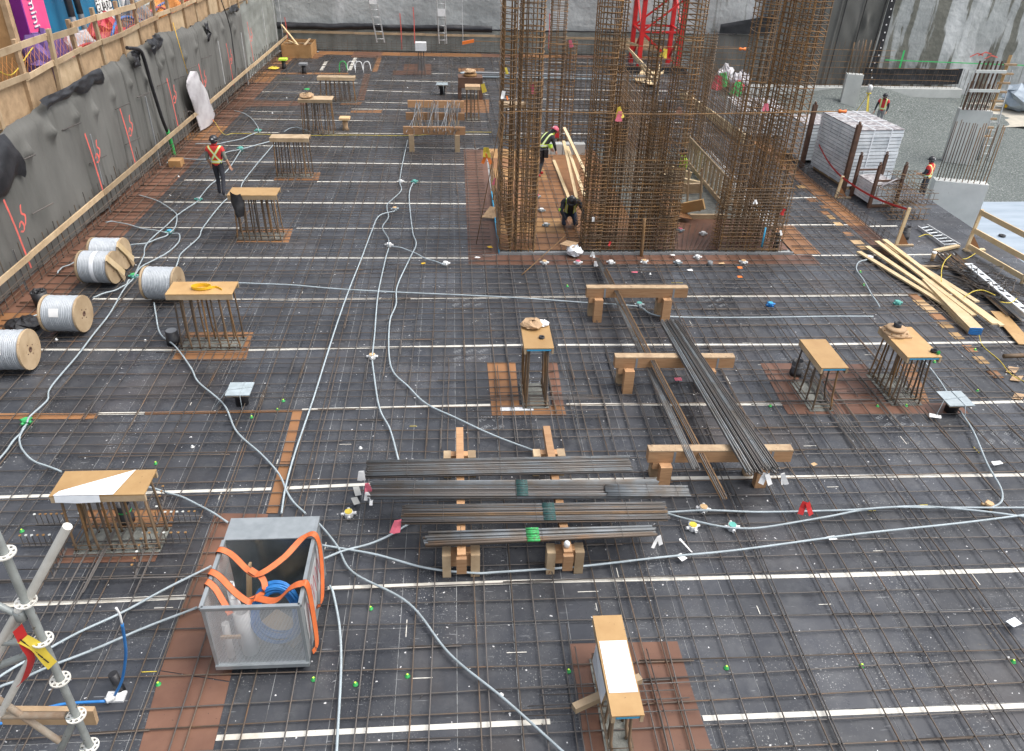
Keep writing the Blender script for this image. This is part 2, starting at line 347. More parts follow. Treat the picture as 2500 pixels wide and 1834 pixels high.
for y0, y1 in zip(rows[:-1], rows[1:]):
    ys = y0+(y1-y0)*(.66 if random.random() < .7 else .34)
    for a, c in ((y0, ys), (ys, y1)):
        x = -9.05
        while x < RIGHT-.1:
            w = .75 if x < 14.6 else RIGHT-x
            cx, cy = x+w/2, (a+c)/2
            if not (CORE[0]-.1 < cx < CORE[1]+.1 and CORE[2]-.1 < cy < CORE[3]) and not (cx > 12.4 and cy > 32.6): panels.append((x, x+w, a, c))
            x += w
panels.sort(key=lambda p: (p[0]+p[1])**2/4+(p[2]+p[3])**2/4+70)
def inview(p):
    q = proj(((p[0]+p[1])/2, (p[2]+p[3])/2, 0)); return -40 < q[0] < 2540 and q[1] < 1870
vis = [p for p in panels if inview(p)]; near = vis[:300]; nearset = set(near)
rest = MB()
for p in panels:
    x0, x1, y0, y1 = p; dz = random.uniform(-.0025, .0005); gx = .004
    m = rest if p not in nearset else MB()
    m.add([(x0+gx, y0+gx, dz), (x1-gx, y0+gx, dz+random.uniform(-.001, .001)), (x1-gx, y1-gx, dz), (x0+gx, y1-gx, dz+random.uniform(-.001, .001)),
           (x0+gx, y0+gx, -.028), (x1-gx, y0+gx, -.028), (x1-gx, y1-gx, -.028), (x0+gx, y1-gx, -.028)], [(0, 1, 2, 3), (7, 6, 5, 4), (0, 4, 5, 1), (1, 5, 6, 2), (2, 6, 7, 3), (3, 7, 4, 0)])
    if m is not rest: m.build('formwork_panel', 'panel_film', deck)
rest.build('far_formwork_panels', 'panel_film', deck)['kind'] = 'stuff'

# white filler strips between panel rows (ends read from the picture, lying on the deck)
STRIPS = [((528, 1802), (1343, 1762)), ((1716, 1754), (2530, 1722)), ((-30, 1479.5), (457, 1458)), ((800, 1437), (1300, 1420)), ((1302, 1420), (2000, 1406)), ((2003, 1406), (2530, 1391)),
 ((-30, 1215), (662, 1194)), ((700, 1192), (895, 1183)), ((897, 1183), (1636, 1168)), ((1638, 1168), (2530, 1159.5)), ((240, 1010.5), (352, 1009.5)), ((737, 1001), (1197, 989)), ((1383, 988), (1912, 987)), ((2350, 984.5), (2530, 980)),
 ((-30, 853), (433, 855)), ((606, 855), (1278, 842.5)), ((1362, 842.5), (1950, 841.5)), ((1953, 841.5), (2530, 835)), ((227, 730), (700, 732)), ((702, 732), (1440, 724.7)), ((1442, 724.7), (1950, 723.3)), ((1953, 723.3), (2340, 719)),
 ((314, 629.4), (1166, 630.3)), ((1949, 624.7), (2105, 623.5)), ((2107, 623.5), (2330, 621)), ((339, 554.8), (587, 557.2)), ((724, 557.2), (1156, 558)), ((1906, 549.5), (2080, 549)), ((2110, 553), (2190, 552)), ((398, 493.5), (581, 494.5)), ((583, 494.5), (1150, 498)), ((1915, 484), (2005, 482)),
 ((448, 440), (668, 441)), ((774, 444), (1147, 446)), ((491, 394), (1141, 402)), ((535, 355), (1170, 363.5)), ((564, 322), (680, 324)), ((749, 325), (1194, 328.5)), ((618, 291), (988, 297)), ((1137, 297), (1194, 298)), ((612, 272.6), (720, 274)), ((760, 274.5), (855, 276)), ((858, 266), (1000, 269)),
 ((892, 250), (998, 252)), ((892, 221), (1194, 231)), ((640, 224), (749, 226)), ((662, 199), (873, 203)), ((900, 196), (1184, 202)), ((923, 180), (1194, 180.5)), ((929, 149), (1194, 152))]
for a, c in STRIPS:
    A, C = D(*a), D(*c); dv = (C-A); dv /= np.linalg.norm(dv); nv = np.array([-dv[1], dv[0], 0])*(.038+random.uniform(-.004, .004))
    z = np.array([0, 0, .004+random.uniform(0, .0006)])
    MB().poly([A-nv+z, C-nv+z, C+nv+z, A+nv+z], .0035).build('filler_strip', 'strip_white', deck)
for Y in (31.2, 33.1, 35.0, 37.0, 39.0, 41.2, 43.6, 45.7):     # seen through the cage, behind the core
    MB().poly([(2.2, Y-.05, .0042), (11.6, Y-.05, .0042), (11.6, Y+.05, .0042), (2.2, Y+.05, .0042)], .003).build('filler_strip', 'strip_white', deck)
for pts in [((700, 175), (776, 151), (781, 151.5), (786, 152), (792, 153))]: pass
for a, c in [((784, 173), (797, 150)), ((853, 172), (868, 141))]:
    A, C = D(*a), D(*c); MB().poly([A+(-.09, 0, .0048), A+(.09, 0, .0048), C+(.09, 0, .0048), C+(-.09, 0, .0048)], .003).build('filler_strip', 'strip_white', deck)
# brown plywood infill sheets
def sheet(name, pts, m='ply_brown', z=.0075, px=True, parent=None):
    return MB().poly([(D(*p) if px else np.array((*p, 0.)))+np.array((0, 0, z+random.uniform(0, .0012))) for p in pts], .006).build(name, m, parent or deck)
sheet('plywood_infill', [(1434, 1834+60), (1760, 1834+60), (1694, 1700), (1412, 1700)], 'ply_brown'); sheet('plywood_infill', [(1412, 1700), (1694, 1700), (1653, 1567), (1390, 1573)][::1], 'ply_brown', .009)
sheet('plywood_infill', [(1201, 1015), (1383, 1015), (1376, 990), (1199, 990)], 'ply_tan'); sheet('plywood_infill', [(1199, 990), (1268, 990), (1258, 885), (1189, 885)], 'ply_tan', .009); sheet('plywood_infill', [(1348, 990), (1376, 990), (1360, 886), (1335, 886)], 'ply_brown', .009)
sheet('plywood_infill', [(1924, 1012), (2365, 1010), (2340, 985), (1908, 986)]); sheet('plywood_infill', [(1908, 986), (1975, 986), (1935, 888), (1856, 888)], 'ply_brown', .009); sheet('plywood_infill', [(2035, 986), (2165, 986), (2110, 890), (1990, 890)], 'ply_brown', .009); sheet('plywood_infill', [(2235, 986), (2270, 986), (2231, 890), (2200, 890)], 'ply_tan', .009)
sheet('plywood_infill', [(420, 880), (600, 880), (607, 855), (433, 855)], 'ply_tan'); sheet('plywood_infill', [(585, 855), (607, 855), (619, 812), (590, 812)], 'ply_tan', .009); sheet('plywood_infill', [(451, 826), (590, 826), (592, 812), (456, 812)], 'ply_tan', .0091)
sheet('plywood_infill', [(576, 593), (705, 593), (715, 559), (590, 562)], 'ply_tan'); sheet('plywood_infill', [(668, 441), (777, 441), (783, 422), (678, 422)], 'ply_tan')
sheet('plywood_infill', [(130, 1376), (378, 1372), (392, 1340), (155, 1340)]); sheet('plywood_infill', [(199, 1290), (420, 1286), (428, 1245), (205, 1246)], 'ply_tan')
sheet('plywood_infill', [(323, 1894), (505, 1894), (560, 1667), (392, 1640)]); sheet('plywood_infill', [(393, 1638), (561, 1664), (655, 1256), (525, 1254)], 'ply_brown', .009)
sheet('plywood_infill', [(650, 1254), (678, 1254), (708, 1130), (684, 1130)], 'ply_tan', .011); sheet('plywood_infill', [(684.5, 1128), (708.5, 1128), (738, 1004), (715, 1004)], 'ply_tan', .0095)
sheet('plywood_infill', [(-30, 1024), (210, 1024), (236, 1022), (240, 1010), (-30, 1010)], 'ply_tan'); sheet('plywood_infill', [(354, 1013), (736, 1006), (737, 1001), (354, 1007)], 'ply_tan')
# along the left wall, sheets one after another
yy = 9.0
while yy < 47:
    y1 = min(yy+random.choice((1.2, 1.5, 2.0, 2.4)), 47.4)
    wx = lambda Y: -10.35+.019*(Y-16)
    sheet('plywood_infill', [(wx(yy)+.02, yy), (-9.05+.012*(yy-16), yy), (-9.05+.012*(y1-16), y1-.012), (wx(y1)+.02, y1-.012)], random.choice(('ply_brown', 'ply_brown', 'ply_tan')), px=False, z=.009)
    yy = y1
# round the core opening
for i in range(4): sheet('plywood_infill', [(.32, 19.3+2.4*i), (1.13, 19.3+2.4*i), (1.13, 21.69+2.4*i), (.32, 21.69+2.4*i)], 'ply_brown', px=False)
for i in range(4): sheet('plywood_infill', [(.32+2.35*i, 18.62), (2.66+2.35*i, 18.62), (2.66+2.35*i, 19.24), (.32+2.35*i, 19.24)], 'ply_brown', px=False, z=.0095)
sheet('plywood_infill', [(9.26, 19.3), (10.0, 19.3), (10.0, 21.4), (9.26, 21.4)], 'ply_tan', px=False)
# back corner and rear edge
for q, m in [([(683, 143), (776, 143), (806, 130), (700, 128)], 'ply_tan'), ([(855, 141), (930, 141), (934, 128), (865, 128)], 'ply_brown'), ([(909, 176), (921, 176), (932, 141.5), (919, 141.5)], 'ply_tan'), ([(872, 246), (889, 246), (905, 181), (889, 181)], 'ply_brown'),
             ([(958, 183), (985, 183), (988, 157), (990, 157), (990, 183), (960, 183)], None), ([(958, 183), (1053, 183), (1053, 173), (960, 173)], 'ply_brown'), ([(985, 172), (1022, 172), (1022, 157), (987, 157)], 'ply_brown'), ([(1035, 172), (1053, 172), (1053, 157), (1036, 157)], 'ply_brown'),
             ([(1120, 176), (1183, 176), (1182, 167), (1119, 167)], 'ply_tan'), ([(1125, 276), (1194, 276), (1194, 244), (1127, 244)], 'ply_tan'), ([(855, 276), (932, 276), (934, 270), (858, 270)], 'ply_tan'), ([(600, 262), (745, 258), (752, 248), (615, 245)], 'ply_brown'), ([(668, 182), (850, 182), (851, 178), (672, 178)], 'ply_tan'), ([(830, 256), (880, 256), (885, 249), (838, 249)], 'ply_tan')]:
    if m: sheet('plywood_infill', q, m, .0085)
for i in range(9): sheet('plywood_infill', [(-7.6+2.3*i, 46.9), (-5.32+2.3*i, 46.9), (-5.32+2.3*i, 47.9), (-7.6+2.3*i, 47.9)], random.choice(('ply_brown', 'ply_tan')), px=False, z=.006)
# floor inside the core
for i in range(8):
    for (xa, xb) in ((1.2, 3.1), (3.12, 5.2)):
        sheet('core_floor_sheet', [(xa, 19.6+1.18*i), (xb, 19.6+1.18*i), (xb, 20.77+1.18*i), (xa, 20.77+1.18*i)], random.choice(('ply_tan', 'ply_tan', 'ply_old')), px=False, z=.005)
for i in range(4): sheet('core_floor_sheet', [(5.25, 19.6+2.4*i), (9.2, 19.6+2.4*i), (9.2, 21.98+2.4*i), (5.25, 21.98+2.4*i)], 'ply_brown' if i < 1 else 'concrete_wet', px=False, z=.005)
MB().box(CORE[0], 9.2, 19.27, 19.31, 0, .07).build('core_edge_board', 'steel_galv', deck)
MB().box(1.13, 1.16, 19.35, 24, .0, .12).build('core_edge_board', 'cyan', deck)
# small plywood pads up the right-hand side
for x, y in [(1440, 930), (1480, 962), (1510, 985), (1570, 1040), (1630, 1105), (1720, 1190), (1825, 1290), (1910, 1380), (2020, 1490), (1395, 885), (500, 20), (590, 125), (680, 180), (690, 225), (740, 260), (790, 310), (870, 390), (940, 455), (990, 500)]:
    p = D(1800+x/3.217, 450+y/3.217); a = random.uniform(.1, .16)
    sheet('packing_pad', [(p[0]-a, p[1]-.16), (p[0]+a, p[1]-.16), (p[0]+a, p[1]+.14), (p[0]-a, p[1]+.14)], random.choice(('cap_ply', 'tan', 'ply_tan')), px=False)
for i in range(6): sheet('plywood_infill', [(11.72, 19.2+2.2*i), (12.3, 19.2+2.2*i), (12.3, 21.38+2.2*i), (11.72, 21.38+2.2*i)], random.choice(('ply_brown', 'ply_tan')), px=False)
# printed lettering of the panel maker on a few panels
for (px, py, n_) in [(1140, 738, 3), (1148, 867, 3), (1760, 740, 2), (2190, 1030, 3), (2440, 1070, 3), (1215, 1035, 2)]:
    for i in range(n_):
        for j in range(2):
            p = D(px, py)+np.array((-.24+.26*i, -.12+.28*j, .0024)); text_mesh('PERI', .13, 'panel_print', 'grey_mid', deck, Matrix.Translation(Vector(p)) @ Matrix.Rotation(R(38), 4, 'Z'), .0004)
# chalk and spray marks on the deck
for k in range(46):
    px, py = random.uniform(250, 2400), random.uniform(640, 1700); p = D(px, py)
    if CORE[0]-.4 < p[0] < CORE[1] and p[1] > 18.5: continue
    Lm = random.uniform(.10, .32); a = 0 if random.random() < .7 else math.pi/2; d = np.array([math.cos(a), math.sin(a), 0])*Lm/2; w = np.array([-d[1], d[0], 0])/Lm*.012; z = np.array([0, 0, .0062])
    MB().poly([p-d-w+z, p+d-w+z, p+d+w+z, p-d+w+z], .0018).build('chalk_mark', ('yellow' if k % 8 == 0 else 'strip_white'), deck)

# ---- reinforcing mat: bars both ways
def shift_back(w): return w
matt = thing('rebar_mat', 'wide mat of crossing rusty reinforcing bars lying over the black formwork deck', 'rebar mat', (0, 10, 0))
def wob(a, c, r, m, name='reinforcing_bar', parent=matt, amp=.008, nseg=7):
    a, c = np.array(a, float), np.array(c, float); ts = np.linspace(0, 1, nseg); L = np.linalg.norm(c-a)
    side = np.cross((c-a)/L, (0, 0, 1)); pts = a+(c-a)*ts[:, None]+side*(rng.normal(0, amp, nseg))[:, None]+np.array((0, 0, 1))*np.abs(rng.normal(0, .004, nseg))[:, None]
    return MB().tube(pts, r, 5).build(name, m, parent)
y = 4.4; k = 0
while y < 46.8:
    sp = random.uniform(.27, .38) if y < 15 else random.uniform(.23, .32)
    tilt = random.gauss(0, .012); z = .034
    m = 'rebar_dark' if random.random() < .55 else 'rebar'
    segs = []
    if 18.9 < y < 29.2: segs = [(-9.9, .95), (9.35, 12.1)]
    else:
        c = random.uniform(-4, 6); segs = [(-9.9 if y > 9 else -9, c+.35), (c-.35, 12.15 if y > 16.5 else 13.5)]
    for j, (a, c) in enumerate(segs):
        off = .024 if j and not (18.9 < y < 29.2) else 0
        if y > 30 and j == 0: pass
        wob((a, y+off+tilt*a, z), (c, y+off+tilt*c, z), .0096, m, nseg=5 if c-a < 8 else 8)
    if random.random() < .12 and not (18.9 < y < 29.2):
        a = random.uniform(-7, 4); wob((a, y+.05, z), (a+random.uniform(2, 6), y+.05, z), .0085, 'rebar')
    y += sp; k += 1
x = -9.7
while x < 12.2:
    tilt = random.gauss(0, .010); m = 'rebar_dark' if random.random() < .5 else 'rebar'; z = .052
    if CORE[0]-.15 < x < CORE[1]+.05: segs = [(3.2, 12.0+random.uniform(-1, 3)), (11.5+random.uniform(-1, 2), 19.2), (29.6, 46.5)]
    else:
        c1, c2 = random.uniform(11, 16), random.uniform(24, 30); segs = [(3.2, c1), (c1-.6, c2), (c2-.6, 46.6)]
    for j, (a, c) in enumerate(segs):
        ox = .022*(j % 2); wob((x+ox+tilt*(a-20), a, z), (x+ox+tilt*(c-20), c, z), .0096, m, nseg=8)
    if random.random() < .14 and not (CORE[0] < x < CORE[1]):
        a = random.uniform(4, 16); wob((x+.045, a, z), (x+.045, a+random.uniform(3, 7), z), .0085, 'rebar')
    x += random.uniform(.28, .37)
# floor mat inside the core
for i in range(22): wob((2.1, 20.0+i*.4, .03), (3.55, 20.0+i*.4, .03), .0075, 'rebar_dark', nseg=3)
for i in range(5): wob((2.25+i*.3, 19.5, .045), (2.25+i*.3+.05, 28.6, .045), .0075, 'rebar_dark', nseg=5)
for i in range(9): wob((5.9+.1*i, 19.35, .05), (6.3+.2*i, 21.4, .05), .008, 'rebar', nseg=3)
# short extra bars crowding each column head
CB = {'A': (-4.95, 8.73), 'B': (-5.16, 14.56), 'C': (-5.35, 20.47), 'D': (-5.29, 25.73), 'E': (-5.25, 30.94), 'F': (-5.12, 36.06), 'G': (1.53, 12.4), 'H': (6.99, 12.12), 'I': (8.75, 12.36), 'J': (1.78, 5.5)}
for kx, (cx, cy) in CB.items():
    nn = 6 if kx in 'AGHI' else 4
    for i in range(nn):
        o = random.uniform(-.75, .75); L = random.uniform(.8, 1.5)
        wob((cx-L, cy+o, .07), (cx+L, cy+o, .07), .008, 'rebar_dark', 'column_head_bar', nseg=3)
        o = random.uniform(-.75, .75); wob((cx+o, cy-L, .085), (cx+o, cy+L, .085), .008, 'rebar_dark', 'column_head_bar', nseg=3)
# upturned U-bars along the slab edge by the panel stacks
ub = MB().tube(smooth_path([(0, 0, 0), (0, 0, .2), (.03, 0, .24), (.17, 0, .24), (.2, 0, .2), (.2, 0, 0)], 3), .0075, 5).mesh('edge_hoop', 'rebar_dark')
for i in range(40): place(ub, 'edge_hoop', matt, Matrix.Translation((12.15+random.uniform(-.04, .04), 20.3+i*.26, .03)) @ Matrix.Rotation(random.gauss(0, .15), 4, 'Z'))
for i in range(4): wob((12.1+.09*i, 20, .06+.05*i), (12.1+.09*i, 31, .06+.05*i), .0085, 'rebar_dark', nseg=6)

# ---- lower ground: gravel
def gfn(U, V):
    z = -2.0+.06*noise2(U*.8, V*.8, 3, 4)+.02*noise2(U*3, V*3, 5, 2)
    for cx, cy, s, h in ((22.3, 45.2, 2.4, .75), (27.0, 44.0, 2.6, .5), (20, 43, 2.0, .7), (24.8, 46, 1.6, .5)): z = z+h*np.exp(-((U-cx)**2+(V-cy)**2)/(s*s))
    return U, V, z
ground = struct(grid(np.linspace(8, 70, 150), np.linspace(0, 48.4, 120), gfn).build('gravel_ground', 'gravel'))
struct(MB().poly([(-60, -20, -2.6), (90, -20, -2.6), (90, 90, -2.6), (-60, 90, -2.6)], .1).build('ground', 'earth'))
p1, p2 = D(2340, 492, -1.9), D(2540, 492, -1.9)
sh = grid(np.linspace(13, 32, 60), np.linspace(6, p1[1], 60), lambda U, V: (U, V, -1.90+.012*noise2(U*1.5, V*3, 8, 3))).build('white_insulation_sheet', 'white_sheet'); tag(sh, 'big white sheet spread on the lower level beyond the timber guardrail', 'sheet')
sh = grid(np.linspace(29.2, 34.5, 24), np.linspace(40.5, 46, 24), lambda U, V: (U, V, -1.93+.04*noise2(U*2, V*2, 9, 3))).build('sandy_ground', 'paper'); 
for i, v in enumerate(sh.data.vertices): pass
sh.data.materials.clear(); sh.data.materials.append(mat('sand', (.50, .46, .38), .9, (.38, .36, .31), 2)); struct(sh)

# ---- shoring walls
def WX(Y): return -10.35+.019*(Y-16)
wallL = thing('shoring_wall', 'left shoring wall hung with grey drainage membrane below the timber fence', 'wall', (-10.3, 28, 0))
def topz(Y): return np.interp(Y, [8, 18, 22, 28, 35, 39.5, 40.5, 48], [3.3, 3.25, 3.45, 3.6, 3.4, 3.2, 3.2, 3.2])
dia = [(random.uniform(12, 39), random.uniform(2.2, 3.1)) for _ in range(4)]+[(12.5+1.35*i, 2.75+.12*math.sin(i*2.1)) for i in range(20)]
def lw(U, V):
    z = .12+V*(topz(U)-.12); x = WX(U)+.10
    s = U*3.3+.22*noise2(U*.8, V*2.5, 10, 3); fold = np.abs(np.sin(s)); x = x-.22*np.exp(-(fold/.10)**2)*np.clip(.45+.9*noise2(U*.7, V*1.6, 16, 3), .06, 1)+.05*noise2(U*.9, V*2.2, 11, 4)+.028*noise2(U*5, V*1.6, 12, 3)
    for a, c in dia: x = x+.15*np.exp(-(np.abs(U-a)/.15+np.abs(z-c)/.24)**2)*(1-.55*np.exp(-((U-a)/.03)**2))
    x = x-.12*np.exp(-((V-1)/.05)**2)
    return x, U+.03*noise2(U*1.5, V*4, 15, 2), z+.11*noise2(U*1.7, V*0, 14, 4)*V**4
grid(np.linspace(7, 40.2, 1150), np.linspace(0, 1, 40), lw).build('membrane', 'membrane', wallL)
grid(np.linspace(6, 48.4, 260), np.linspace(-.1, 3.25, 40), lambda U, V: (WX(U)-.12+.05*noise2(U*1.2, V*2, 21, 5), U, V)).build('shotcrete_face', 'grout_wall', wallL)
# lap folds of black membrane along the top
def flap(y0, y1, z0, z1, seed, out=.25):
    return grid(np.linspace(0, 1, 60), np.linspace(0, 1, 16), lambda U, V: (WX(y0)+.17+.5*out*np.sin(V*2.6)+.05*noise2(U*9, V*4, seed, 3), y0+(y1-y0)*U+.22*noise2(U*2, V*5, seed+1, 3)*V, z1+.05+(z0-z1)*V*(.55+.5*np.abs(noise2(U*5, U*0, seed+2, 3)))+.04*noise2(U*6, V*2, seed+3, 2))).build('membrane_flap', 'membrane_black', wallL)
flap(15.3, 18.6, 2.2, 3.2, 31, .35); flap(20.3, 24.2, 3.15, 3.55, 33, .25); flap(28.0, 29.2, 3.1, 3.7, 35, .2); flap(26.4, 27.0, 3.0, 3.6, 36, .15); flap(38, 39.4, 3.0, 3.4, 37, .12); flap(34.2, 34.8, 2.4, 3.3, 38, .08)
for i, (y0, y1) in enumerate([(9, 13.2), (13.18, 17.6), (17.57, 21.9), (21.88, 26.2), (26.2, 30.8), (30.8, 35.3), (35.3, 39.8), (39.8, 44.2), (44.2, 48.2)]):
    MB().beam((WX(y0)+.40+.015*(i % 2), y0, .74), (WX(y1)+.40+.015*(i % 2), y1, .74), .04, .14).build('ledger_board', 'lumber', wallL)
for i in range(125):
    Y = 9+i*.315+random.uniform(-.04, .04); z1 = random.uniform(.82, 1.12); o = random.uniform(.30, .36)
    bar('wall_dowel', (WX(Y)+o, Y, 0), (WX(Y)+o-.03, Y+random.gauss(0, .02), z1), .013, 'rebar_dark' if i % 3 else 'rebar', wallL, 5)
for z, o in ((.07, .38), (.19, .40), (.30, .37), (.42, .40)):
    for y0 in (9, 18, 27, 36): wob((WX(y0)+o, y0, z), (WX(y0+9)+o, min(y0+9.6, 47.6), z+.03), .009, 'rebar', 'wall_bar', wallL, .02, 9)
for px, py in [(105, 510), (240, 390), (325, 345), (175, 310), (352, 232), (400, 205), (470, 165), (505, 140), (60, 390), (300, 260), (440, 190)]:   # anchors poking through
    d = ray(px, py); t = (-10.654+.25)/(d[0]-.019*d[1]); p = EYE+d*t; bar('wall_anchor', p+np.array((-.1, -.35, 0)), p+np.array((.1, .35, .02)), .017, 'rebar_dark', wallL, 5)
# grey pipes standing against the wall
for (px, py, qx, qy) in [(32, 610, 100, 705), (220, 328, 255, 430), (355, 236, 378, 325), (532, 100, 545, 205), (588, 80, 603, 150), (640, 20, 648, 120), (665, 0, 671, 90)]:
    d = ray(px, py); t = (-10.654+.30)/(d[0]-.019*d[1]); p = EYE+d*t; bar('weep_pipe', (p[0], p[1], .05), p, .022, 'grey_mid' if px < 500 else 'alu', wallL, 8)
# spray-painted pile marks
def spray(pts, px0, py0, mirror=False):
    d = ray(px0, py0); t = (-10.654+.33)/(d[0]-.019*d[1]); p = EYE+d*t
    for st in pts: MB().ribbon(smooth_path([p+np.array((.02, a, c)) for a, c in st], 4), (0, .06, .02), .006).build('spray_mark', 'spray_red', wallL)
mark = [[(-.15, .75), (-.05, .1), (.05, -1.0)], [(.12, .0), (.22, .10), (.32, -.02), (.24, -.14), (.12, -.10)], [(.42, .42), (.36, .25), (.48, .15), (.40, -.02), (.34, -.06)]]
for px, py in [(40, 560), (228, 390), (310, 325), (420, 245), (495, 205), (560, 150), (610, 95)]: spray(mark, px, py)

wallB = thing('rear_wall', 'pale grey shotcrete rear wall of the excavation with damp streaks to the right', 'wall', (10, 48.4, 0))
grid(np.linspace(-10.8, 62, 240), np.linspace(-2.4, 9, 60), lambda U, V: (U, 48.55+.07*noise2(U*.9, V*.9, 41, 5)+.03*noise2(U*3, V*3, 42, 3), V)).build('shotcrete_face', 'shotcrete_streaked', wallB)
grid(np.linspace(-9.9, 16.2, 130), np.linspace(0, 1.22, 14), lambda U, V: (U, 48.32+.04*np.abs(np.sin(U*4.2))+.03*noise2(U*3, V*3, 43, 3), V)).build('lower_membrane', 'grout_wall', wallB)
grid(np.linspace(-10, 2.2, 90), np.linspace(0, 1, 9), lambda U, V: (U, 48.22-.10*np.sin(V*3.1)+.04*noise2(U*2, V*2, 45, 3), 1.10+V*.34+.06*noise2(U*1.5, V*0, 46, 3))).build('membrane_flap', 'membrane_black', wallB)
grid(np.linspace(2.2, 16.5, 60), np.linspace(0, 1, 4), lambda U, V: (U, 48.26-.05*np.sin(V*3.1), 1.18+V*.09+.03*noise2(U*1.5, V*0, 47, 3))).build('membrane_flap', 'membrane_black', wallB)
for i in range(6): MB().box(-9.6+4.0*i, -5.62+4.0*i, 48.10+.015*(i % 2), 48.14+.015*(i % 2), .90-.05*i*.3, 1.02-.05*i*.3).build('ledger_board', 'lumber', wallB)
for i in range(88):
    X = -9.4+i*.28; bar('wall_dowel', (X, 47.95, 0), (X+random.gauss(0, .02), 47.98, random.uniform(.55, .8)), .009, 'rebar', wallB, 5)
for z in (.08, .2, .32, .45): wob((-9.6, 47.92, z), (15, 47.92, z), .009, 'rebar', 'wall_bar', wallB, .02, 12)
# tall grey membrane with seams, black edge strip
xa, xb = AY(1900, 0, 48.2)[0], AY(2150, 60, 48.2)[0]
def gm(U, V):
    z = -1.5+V*9; slope = .12*V*0
    return U-.42*(1-V)*0+.03*z, 48.16+.07*noise2(U*1.2, V*5, 51, 4)-.10*np.exp(-(np.abs(np.sin(U*2.4))/.12)**2)-.15*np.exp(-(((U-24.0)/.5)**2+((z-2.0)/.4)**2))*np.cos((U-24)*9), z
grid(np.linspace(xa-.6, xb, 150), np.linspace(0, 1, 70), gm).build('membrane', 'membrane', wallB)
grid(np.linspace(15.2, xa-.55, 30), np.linspace(-1.6, 1.25, 20), lambda U, V: (U, 48.18+.05*noise2(U*2, V*2, 52, 3), V)).build('membrane', 'membrane', wallB)
MB().poly([(xa-3.4, 48.05, 1.25), (xa-.2, 48.05, 1.35), (xa-.2, 48.05, 2.3), (xa-1.2, 48.05, 2.25), (xa-3.0, 48.05, 1.9)][::1], .0).build('membrane_flap', 'membrane_black', wallB) if False else grid(np.linspace(0, 1, 14), np.linspace(0, 1, 6), lambda U, V: (xa-3.2+3.0*U, 48.02+.05*noise2(U*3, V*3, 53, 2), 1.3+(.5+.55*U)*V)).build('membrane_flap', 'membrane_black', wallB)
grid(np.linspace(0, 1, 30), np.linspace(0, 1, 5), lambda U, V: (xb-.05+.42*V+.03*(-1.5+9*U)+.04*noise2(U*9, V, 54, 3), 48.02+.03*noise2(U*9, V*2, 55, 2), -1.5+9*U)).build('edge_strip', 'membrane_black', wallB)
for i in range(6): X_ = xa+.4+(xb-xa-.6)*i/5; MB().beam((X_-.045, 48.03, -1.5), (X_+.225, 48.03, 7.5), .05, .035, (1, 0, 0)).build('seam_lap', 'membrane_black', wallB)
for i in range(14): MB().disc((xb+.16+.03*(-1.4+.42*i)+random.uniform(-.1, .1), 47.97, -1.4+.42*i), (0, -1, 0), .045, .02, 8).build('fixing_disc', 'paper', wallB)
pa, pb = AY(2110, 178, 48.0), AY(2348, 178, 48.0)
grid(np.linspace(pa[0], pb[0], 40), np.linspace(-1.35, -.45, 8), lambda U, V: (U, 47.98+.05*noise2(U*2, V*3, 56, 3), V+.05*noise2(U*2, V*0, 57, 2))).build('membrane_flap', 'membrane_black', wallB)
MB().box(16.5, pb[0]-.1, 47.2, 47.9, -2.2, -1.45).build('footing', 'concrete', wallB)
for i in range(58):
    X = 16+i*.27; bar('wall_dowel', (X, 47.5, -1.6), (X+random.gauss(0, .02), 47.5, random.uniform(-.55, -.35) if X < 31.2 else -1.0), .01, 'rebar', wallB, 5)
for i in range(7): wob((14.8, 47.45, -1.3+.33*i), (xb+.9 if i > 3 else pb[0]-.6, 47.45, -1.35+.33*i), .011, 'rebar_rust', 'wall_bar', wallB, .02, 10)
for i in range(34): bar('wall_dowel', (15.3+i*.3, 47.6, -1.5), (15.3+i*.3+.05, 47.6, 1.1+random.uniform(-.1, .1)), .009, 'rebar_core', wallB, 5)
for p, m in [((1010, 60), 'spray_red'), ((700, 85), 'spray_red'), ((978, 75), 'spray_red'), ((1340, 75), 'spray_red')]:
    q = AY(p[0], p[1], 48.02); MB().ribbon([q+np.array((0, 0, .9)), q+np.array((.03, 0, .2)), q+np.array((.02, 0, -1.0))], (.05, 0, 0), .006).build('spray_mark', m, wallB)
q0 = AY(2160, 146, 48.0); q1 = AY(2520, 160, 48.3); MB().ribbon([q0+(q1-q0)*t+np.array((0, -.08, 0)) for t in np.linspace(0, 1, 8)], (0, 0, .05), .006).build('spray_mark', 'spray_green', wallB)
for px, py in [(2385, 135), (2405, 132), (2420, 140)]: q = AY(px, py, 48.15); MB().ribbon([q+np.array((-.4, 0, -.1)), q+np.array((0, 0, .1)), q+np.array((.4, 0, 0))], (0, 0, .07), .006).build('spray_mark', 'spray_red', wallB)
q = AY(2202, 145, 48.1); MB().ribbon([q+np.array((0, 0, .5)), q+np.array((0, 0, -.5))], (.1, 0, 0), .006).build('spray_mark', 'spray_green', wallB)
for px in (1045, 1250): pass
for px, dx in ((685, 0), (1085, 0), (610, 0), (1345, 0), (1130, 0)):
    q = AY(px, 30, 48.1); bar('weep_pipe', (q[0], 47.98, .45), (q[0]-.12, 48.3, 6), .02, 'alu', wallB, 6)

